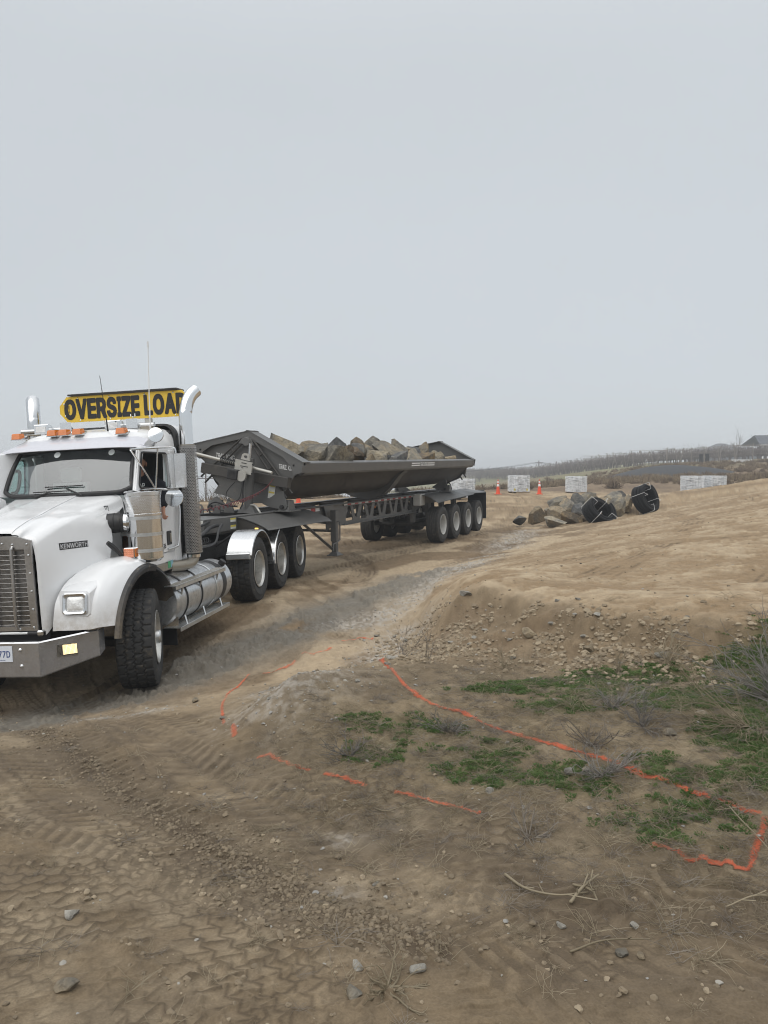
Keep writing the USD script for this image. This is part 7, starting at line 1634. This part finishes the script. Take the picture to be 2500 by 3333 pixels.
# ------------------------------------------------------------------ the far side: orchard, houses, poles, mound, brush
look('bark', (0.15, 0.128, 0.118), 0.9, var=0.25); look('post_wood', (0.27, 0.24, 0.21), 0.9, var=0.2); look('twig_far', (0.18, 0.155, 0.145), 0.9, var=0.2); look('far_bush', (0.165, 0.15, 0.13), 0.9, var=0.2)
look('brush_brown', (0.155, 0.112, 0.074), 0.95, var=0.3); look('brush_tan', (0.215, 0.165, 0.105), 0.95, var=0.3)
look('mound_dark', (0.050, 0.052, 0.055), 0.95, var=0.15, bump=0.05, bump_scale=6.0)
def bare_tree(name, H, seed, limbs=6, spread=.55, r=.06, mat='bark', depth=3, twist=.18):
    rg = np.random.default_rng(seed); t, c = MB(), MB()
    def grow(p, d, L_, r_, dep):
        q = [p]
        for _ in range(3):
            d = d + rg.normal(0, twist, 3); d[2] += .05; d = d / np.linalg.norm(d); q.append(q[-1] + d * L_ / 3)
        c.tube(q, np.linspace(r_, r_ * .55, 4), 3, caps=False)
        if dep < depth:
            for _ in range(3 if dep else 4):
                i = rg.integers(1, 4); dd = d + rg.normal(0, .5, 3); dd[2] += .12; grow(q[i], dd / np.linalg.norm(dd), L_ * rg.uniform(.45, .7), r_ * .62, dep + 1)
    hT = H * .22
    t.tube([(0, 0, -.1), (rg.normal(0, .03), rg.normal(0, .03), hT * .6), (0, 0, hT)], [r * 1.4, r * 1.1, r], 6)
    for i in range(limbs):
        a = i / limbs * 6.28 + rg.normal(0, .3); d = np.array([math.cos(a) * spread, math.sin(a) * spread, 1.0]); grow(np.array([0, 0, hT * rg.uniform(.7, 1)]), d / np.linalg.norm(d), H * rg.uniform(.42, .6), r * .65, 0)
    x = thing(name); put('trunk', t, mat, x); put('crown', c, mat, x)
    return x
def set_M(p, M): UsdGeom.Xformable(p).AddTransformOp().Set(Gf.Matrix4d(*[float(a) for a in np.asarray(M).T.ravel()]))
rg = np.random.default_rng(90)
# rows of trained fruit trees on slanting trellis posts
ROW = spline([(96, 112), (66, 124), (50, 136), (42, 152), (36, 176), (31, 206), (27, 236), (18, 262)], 230)
protos = [bare_tree('orchard_tree', 2.6, 40 + i, limbs=5, spread=.75, r=.05, depth=2, twist=.25) for i in range(4)]
GL = 'bare fruit trees along the orchard edge'
lab = 'bare pruned fruit tree in the front row of the orchard on the hill'
first = [True] * 4
for i in range(len(ROW)):
    x, y = ROW[i] + rg.normal(0, .5, 2)
    s = rg.uniform(.85, 1.2); M = mat4((x, y, gz1(x, y)), rg.uniform(0, 6.28), s=s); k = i % 4
    if first[k]: set_M(protos[k], M); tag(protos[k], lab, 'fruit tree', GL); first[k] = False
    else: copy_of(protos[k], M, lab, 'fruit tree', GL, name='orchard_tree')
vp = thing('trellis_frame')
for s in (-1, 1): put('post', MB().tube([(s * .12, 0, -.2), (s * 1.15, 0, 2.7)], .07, 6), 'post_wood', vp)
for f in (.35, .6, .85): put('rail', MB().tube([(-.12 - 1.03 * f, .05, 2.7 * f), (-.12 - 1.03 * f, 6.0, 2.7 * f)], .012, 4).tube([(.12 + 1.03 * f, .05, 2.7 * f), (.12 + 1.03 * f, 6.0, 2.7 * f)], .012, 4), 'post_wood', vp)
VL = 'slanting pair of pale wooden trellis posts in the orchard'
for n_, i in enumerate(range(3, len(ROW) - 2, 4)):
    x, y = ROW[i] + [-.6, -.8]; t = ROW[i + 1] - ROW[i]; M = mat4((x, y, gz1(x, y)), math.atan2(t[1], t[0]) - math.pi / 2 + rg.normal(0, .2), s=rg.uniform(.9, 1.1))
    if n_ == 0: set_M(vp, M); tag(vp, VL, 'trellis', 'slanting trellis posts of the orchard')
    else: copy_of(vp, M, VL, 'trellis', 'slanting trellis posts of the orchard', name='trellis_frame')
back = []
for k in range(1, 3):
    p = ROW + np.array([1.5, 7.5]) * k
    for q in p[::1]: back.append(q + rg.normal(0, .7, 2))
back = np.array(back)
far_protos = []
for i in range(3):
    rr = np.random.default_rng(140 + i); m = MB()
    for _ in range(16):
        a = rr.uniform(0, 6.28); q = np.array([0, 0, .5]) + [rr.normal(0, .3), rr.normal(0, .3), 0]
        e = q + [math.cos(a) * rr.uniform(.4, 1.5), math.sin(a) * rr.uniform(.4, 1.5), rr.uniform(1.0, 2.0)]; m.tube([q, (q + e) / 2 + rr.normal(0, .15, 3), e], [.04, .03, .02], 3, caps=False)
    m.tube([(0, 0, -.1), (0, 0, .8)], .09, 4, caps=False)
    far_protos.append(m.mesh())
scatter('orchard_rows', far_protos, back, lambda g, n: g.uniform(.9, 1.2, n), ['twig_far'] * 3, tilt=.1, seed=92, sink=0.0)
# brush on the waste ground
def clump(seed, n=34):
    rr = np.random.default_rng(seed); m = MB()
    for _ in range(n):
        a, el = rr.uniform(0, 6.28), rr.uniform(.1, 1.4); d = np.array([math.cos(a) * math.cos(el), math.sin(a) * math.cos(el), math.sin(el)]); p = np.array([rr.normal(0, .2), rr.normal(0, .2), 0])
        m.tube([p, p + d * .35 + rr.normal(0, .05, 3), p + d * rr.uniform(.5, .9) + rr.normal(0, .06, 3)], [.05, .04, .02], 3, caps=False)
    return m.mesh()
def fieldpts(n, x0, x1, y0, y1, seed):
    g = np.random.default_rng(seed); x, y = g.uniform(x0, x1, n), g.uniform(y0, y1, n); k = (fb(x * .12, y * .12, 3, 1) > .44) & (y > 50 + (vn(x * .2, y * .2, 2) - .5) * 10); return np.c_[x, y][k]
scatter('dry_brush', [clump(i) for i in range(4)], np.vstack([fieldpts(4200, 2, 62, 50, 112, 93), fieldpts(600, -14, 6, 46, 60, 94)]), lambda g, n: .25 + .45 * g.random(n) ** 1.5, ['brush_brown', 'brush_tan', 'brush_brown', 'brush_tan'], tilt=.15, seed=95, sink=0.0)
for i, (x, y, s, lb) in enumerate([(17.2, 56.5, .8, 'round dark tumbleweed on the waste ground above the boulders'), (24.5, 54.0, .75, 'dark tumbleweed left of the two right pallets'), (15.9, 66, .6, 'small dark tumbleweed below the dark mound')]):
    p = thing('tumbleweed', lb, 'tumbleweed', M=mat4((x, y, gz1(x, y)), i)); put('stems', MB().tm(trimesh.Trimesh(*[np.array(a) for a in (clump(70 + i, 160).vertices * s, clump(70 + i, 160).faces)], process=False)), 'brush_brown', p)
# the dark mound
mx0, my0 = 30.6, 82.0
g = np.linspace(0, 1, 22); ang_ = np.linspace(0, 2 * math.pi, 64)
MP = np.array([[(mx0 + 7.4 * r * math.cos(a), my0 + 5.0 * r * math.sin(a), 0) for a in ang_] for r in g])
hgt = 1.15 * (1 - g ** 1.7)[:, None] * (1 + .12 * (fb(MP[..., 0] * .5, MP[..., 1] * .5, 3, 2) - .5))
MP[..., 2] = base_z(MP[..., 0], MP[..., 1]) + hgt - .05
put('gravel_mound', MB().grid(MP), 'mound_dark', None, smooth=True, label='low dark grey mound of gravel on the slope below the orchard', cat='mound')
# utility poles
def pole(x, y, H, rz, label):
    p = thing('utility_pole', label, 'utility pole', M=mat4((x, y, gz1(x, y)), rz))
    put('pole', MB().tube([(0, 0, -.5), (0, 0, H)], [.17, .11], 8), 'bark', p)
    put('crossarm', MB().box((-1.3, -.08, H - .75), (1.3, .08, H - .6), .01), 'bark', p)
    for q in (-1.15, -.5, .5, 1.15): put('insulator', MB().cyl((q, 0, H - .6), (q, 0, H - .42), .05, n=8), 'galvanised', p)
    return np.array([x, y, gz1(x, y) + H - .42])
tops = []
def at_h(px, D): return (px - 1250) / 2450 * D, D
for px, D, top, lb in ((1753, 205, 1499, 'nearest utility pole behind the orchard, above the second cone'), (1937, 255, 1485, 'second utility pole, left of the dark mound'), (2066, 300, 1475, 'third utility pole above the middle of the dark mound'), (2161, 350, 1471, 'farthest utility pole above the right end of the mound')):
    x, y = at_h(px, D); zt = 2.05 + (1530 - top) / 2450 * D; H = zt - gz1(x, y)
    tops.append(pole(x, y, H, .5, lb))
xl, yl = -26.5, 112.0
tops.insert(0, pole(xl, yl, 2.05 - 12 / 2450 * yl - gz1(xl, yl), .5, 'faint utility pole seen between the stack and the trailer tub'))
for a, b, lb in zip(tops[:-1], tops[1:], ('wires from the faint left pole to the nearest pole', 'wires between the nearest and second pole', 'wires between the second and third pole', 'wires between the third and farthest pole')):
    w = thing('power_line', lb, 'power line')
    for o in (-1.15, .5, 1.15):
        d = np.array([math.cos(.5) * o, math.sin(.5) * o, 0]); f = np.linspace(0, 1, 24)[:, None]
        q = (a + d) * (1 - f) + (b + d) * f; q[:, 2] -= 4 * 1.6 * (f * (1 - f))[:, 0]
        put('wire', MB().tube(q, .028, 3, caps=False), 'frame_black', w)
# houses
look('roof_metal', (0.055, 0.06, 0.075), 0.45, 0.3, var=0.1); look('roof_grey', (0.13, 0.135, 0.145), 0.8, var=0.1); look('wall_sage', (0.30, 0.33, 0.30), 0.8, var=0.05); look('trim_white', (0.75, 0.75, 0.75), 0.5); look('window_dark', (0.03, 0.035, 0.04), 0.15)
hx, hy = at_h(2585, 190); hz = gz1(hx, hy)
h = thing('house', 'house with a big dark blue grey metal roof at the right edge of the skyline', 'house', M=mat4((hx, hy, hz), -.08))
Wd, Dp = 12.5, 12.0
ze, zr = 2.05 + (1530 - 1449) / 2450 * 190 - hz, 2.05 + (1530 - 1417) / 2450 * 190 - hz
put('wall', MB().box((-6.5, -5.0, -1), (11, 5.5, ze - .1), .02), 'wall_sage', h)
rw = MB().hull([(x, y, z) for x, y, z in ((-11.2, -6.4, ze), (12, -6.4, ze), (-10.2, -.4, zr), (12, -.4, zr), (-11.2, -6.4, ze - .12), (12, -6.4, ze - .12), (-10.2, -.4, zr - .12), (12, -.4, zr - .12))]); rw.hull([(x, y, z) for x, y, z in ((-11.2, 6, ze), (12, 6, ze), (-10.2, -.4, zr), (12, -.4, zr), (-11.2, 6, ze - .12), (12, 6, ze - .12), (-10.2, -.4, zr - .12), (12, -.4, zr - .12))])
put('roof', rw, 'roof_metal', h)
for i in range(24): put('roof_seam', MB().hull([(-11.0 + i * .98 + a, y, z) for a in (-.03, .03) for y, z in ((-6.4, ze + .06), (-.4, zr + .06), (-6.4, ze), (-.4, zr))]), 'roof_metal', h)
put('fascia', MB().box((-11.3, -6.52, ze - .36), (12, -6.4, ze - .02), .01), 'trim_white', h)
gz_ = MB().hull([(x, y, z) for y in (-9.5, -9.2) for x, z in ((-4.6, ze - .1), (-4.6, ze + .15), (5.0, ze + 2.6), (5.0, ze + 2.3))]); put('porch_roof', MB().hull([(x, y, z) for x, y, z in ((-4.8, -9.4, ze - .05), (5.0, -9.4, ze + 2.5), (-4.8, -3, ze - .05), (5.0, -3, ze + 2.5), (-4.8, -9.4, ze - .2), (5, -9.4, ze + 2.3))]), 'roof_metal', h)
put('porch_trim', gz_, 'trim_white', h); put('porch_wall', MB().plate([(-3.6, -1), (5, -1), (5, ze + 2.2), (-3.6, ze + .1)], .2, (0, 2), -9.2), 'wall_sage', h)
for x in (-10.4, -9.3, -8.2, -7.1, -6.0, -4.9): put('column', MB().box((x - .17, -6.2, -1), (x + .17, -5.9, ze - .3), .01), 'trim_white', h)
put('porch_shade', MB().box((-10.8, -4.9, -1), (-6.5, -4.7, ze - .2), .01), 'window_dark', h)  # dark sheet standing in for the shade inside the open porch
for x in (-1.8, 1.4): put('window', MB().box((x, -9.26, ze - 1.9), (x + 1.6, -9.21, ze - .5), .01), 'window_dark', h)
h2x, h2y = at_h(2345, 225); h2z = gz1(h2x, h2y)
h2 = thing('house', 'long low house with a grey hipped roof left of the dark roofed one', 'house', M=mat4((h2x, h2y, h2z), .05))
e2, r2 = 2.05 + (1530 - 1472) / 2450 * 225 - h2z, 2.05 + (1530 - 1446) / 2450 * 225 - h2z
put('wall', MB().box((-4.4, -4, -1), (9.5, 5, e2), .02).box((-8.0, -3.5, -1), (-4.4, 4, e2 - .2), .02), 'roof_grey', h2)
put('roof', MB().hull([(-5.2, -4.6, e2), (10, -4.6, e2), (-5.2, 5.6, e2), (10, 5.6, e2), (-1.2, .5, r2 + .2), (.8, .5, r2 + .2), (-5.2, -4.6, e2 + .02)]).hull([(-1, -4, e2), (10, -4, e2), (-1, 5, e2), (10, 5, e2), (.6, .5, r2 - .9), (9, .5, r2 - .9)]), 'roof_grey', h2)
put('wing_roof', MB().hull([(-8.6, -4, e2 - .2), (-4.2, -4, e2 - .2), (-8.6, 4.4, e2 - .2), (-4.2, 4.4, e2 - .2), (-7.6, 0, e2 + .7), (-4.2, 0, e2 + .7)]), 'roof_grey', h2)
# bare trees and bushes on the skyline
for i, (px, D, H, lb, mt) in enumerate([(2396, 180, 7.0, 'thin bare tree standing in front of the house roofs', 'bark'), (2360, 200, 4.6, 'small bare tree behind the grey roofs', 'bark'), (2270, 190, 5.0, 'tall thin shoots above the orchard, left of the houses', 'bark'), (2236, 200, 4.5, 'second tuft of thin shoots left of the houses', 'bark')]):
    x, y = at_h(px, D); p = bare_tree('bare_tree', H, 60 + i, limbs=4, spread=.35, r=.07, mat=mt, depth=2); set_M(p, mat4((x, y, gz1(x, y)))); tag(p, lb, 'tree')
for i, (px, D, top, lb) in enumerate([(1583, 210, 1520, 'pale grey bare tree over the orchard, just right of the trailer tail'), (1560, 205, 1536, 'bare bush left of the pale grey tree'), (1607, 215, 1534, 'bare bush right of the pale grey tree'), (1540, 200, 1550, 'low bare bush nearest the trailer tail'),
      (2080, 420, 1478, 'faded clump of trees on the skyline above the mound, right'), (2030, 430, 1482, 'faded clump of trees on the skyline above the mound, left'), (2085, 410, 1480, 'faint tree between the far clumps')]):
    x, y = at_h(px, D); zt = 2.05 + (1530 - top) / 2450 * D; H = max(zt - gz1(x, y), 3.0)
    p = bare_tree('bare_tree', H, 80 + i, limbs=9, spread=.6, r=.10, mat='far_bush', depth=3); set_M(p, mat4((x, y, zt - H))); tag(p, lb, 'tree')
for i, (px, D) in enumerate([(672, 62), (690, 66), (716, 64), (738, 60), (745, 66)]):
    x, y = at_h(px, D); p = bare_tree('bare_bush', 2.2, 110 + i, limbs=7, spread=.8, r=.04, mat='far_bush', depth=2); set_M(p, mat4((x, y, gz1(x, y)))); tag(p, ('bare bush behind the truck, nearest the exhaust shield', 'bare bush behind the truck, second from the exhaust shield', 'bare bush seen under the left corner of the tub', 'bare bush just left of the tub ram', 'low bare bush behind the tub ram')[i], 'bush')
# fence posts and a pale slab by the orchard
for i, (px, lb) in enumerate(((2279, 'dark left gate post at the orchard edge'), (2299, 'dark right gate post at the orchard edge'))):
    x, y = at_h(px, 112); put('gate_post', MB().box((-.22, -.22, -.3), (.22, .22, 1.5), .03), 'frame_black', None, label=lb, cat='post', M=mat4((x, y, gz1(x, y))))
x0_, y0_ = at_h(2289, 112); put('gate_rail', MB().box((-.5, -.06, .95), (.5, .06, 1.1), .02), 'post_wood', None, label='pale rail between the two dark gate posts', cat='rail', M=mat4((x0_, y0_, gz1(x0_, y0_))))
sx, sy = at_h(2410, 108)
sb = thing('lumber_stack', 'low stack of pale boards lying below the house', 'lumber', M=mat4((sx, sy, gz1(sx, sy)), .05))
for k in range(3):
    for j in range(4): put('board', MB().box((-1.45 + .1 * k, -.5 + j * .26, .02 + k * .16), (1.45 - .06 * j, -.28 + j * .26, .16 + k * .16), .01), 'reflector_white', sb)
# ------------------------------------------------------------------ the fog that fades the distance
HZ = 1490.0
L['haze'] = usdkit.material(stage, '/World/Looks/haze', {'v': ('principled_volume', {'color': (0.93, 0.95, 0.97), 'density': 0.0016, 'anisotropy': 0.3})}, [], volume='v.volume')
hm = trimesh.creation.box([2 * HZ + 60, 2 * HZ + 60, 1.0]); zb, zt = float(GZ.min()) - 1.0, 18.0
hm.vertices[:, 2] = np.where(hm.vertices[:, 2] > 0, zt, zb)
put('haze', hm, 'haze', None, kind='stuff')
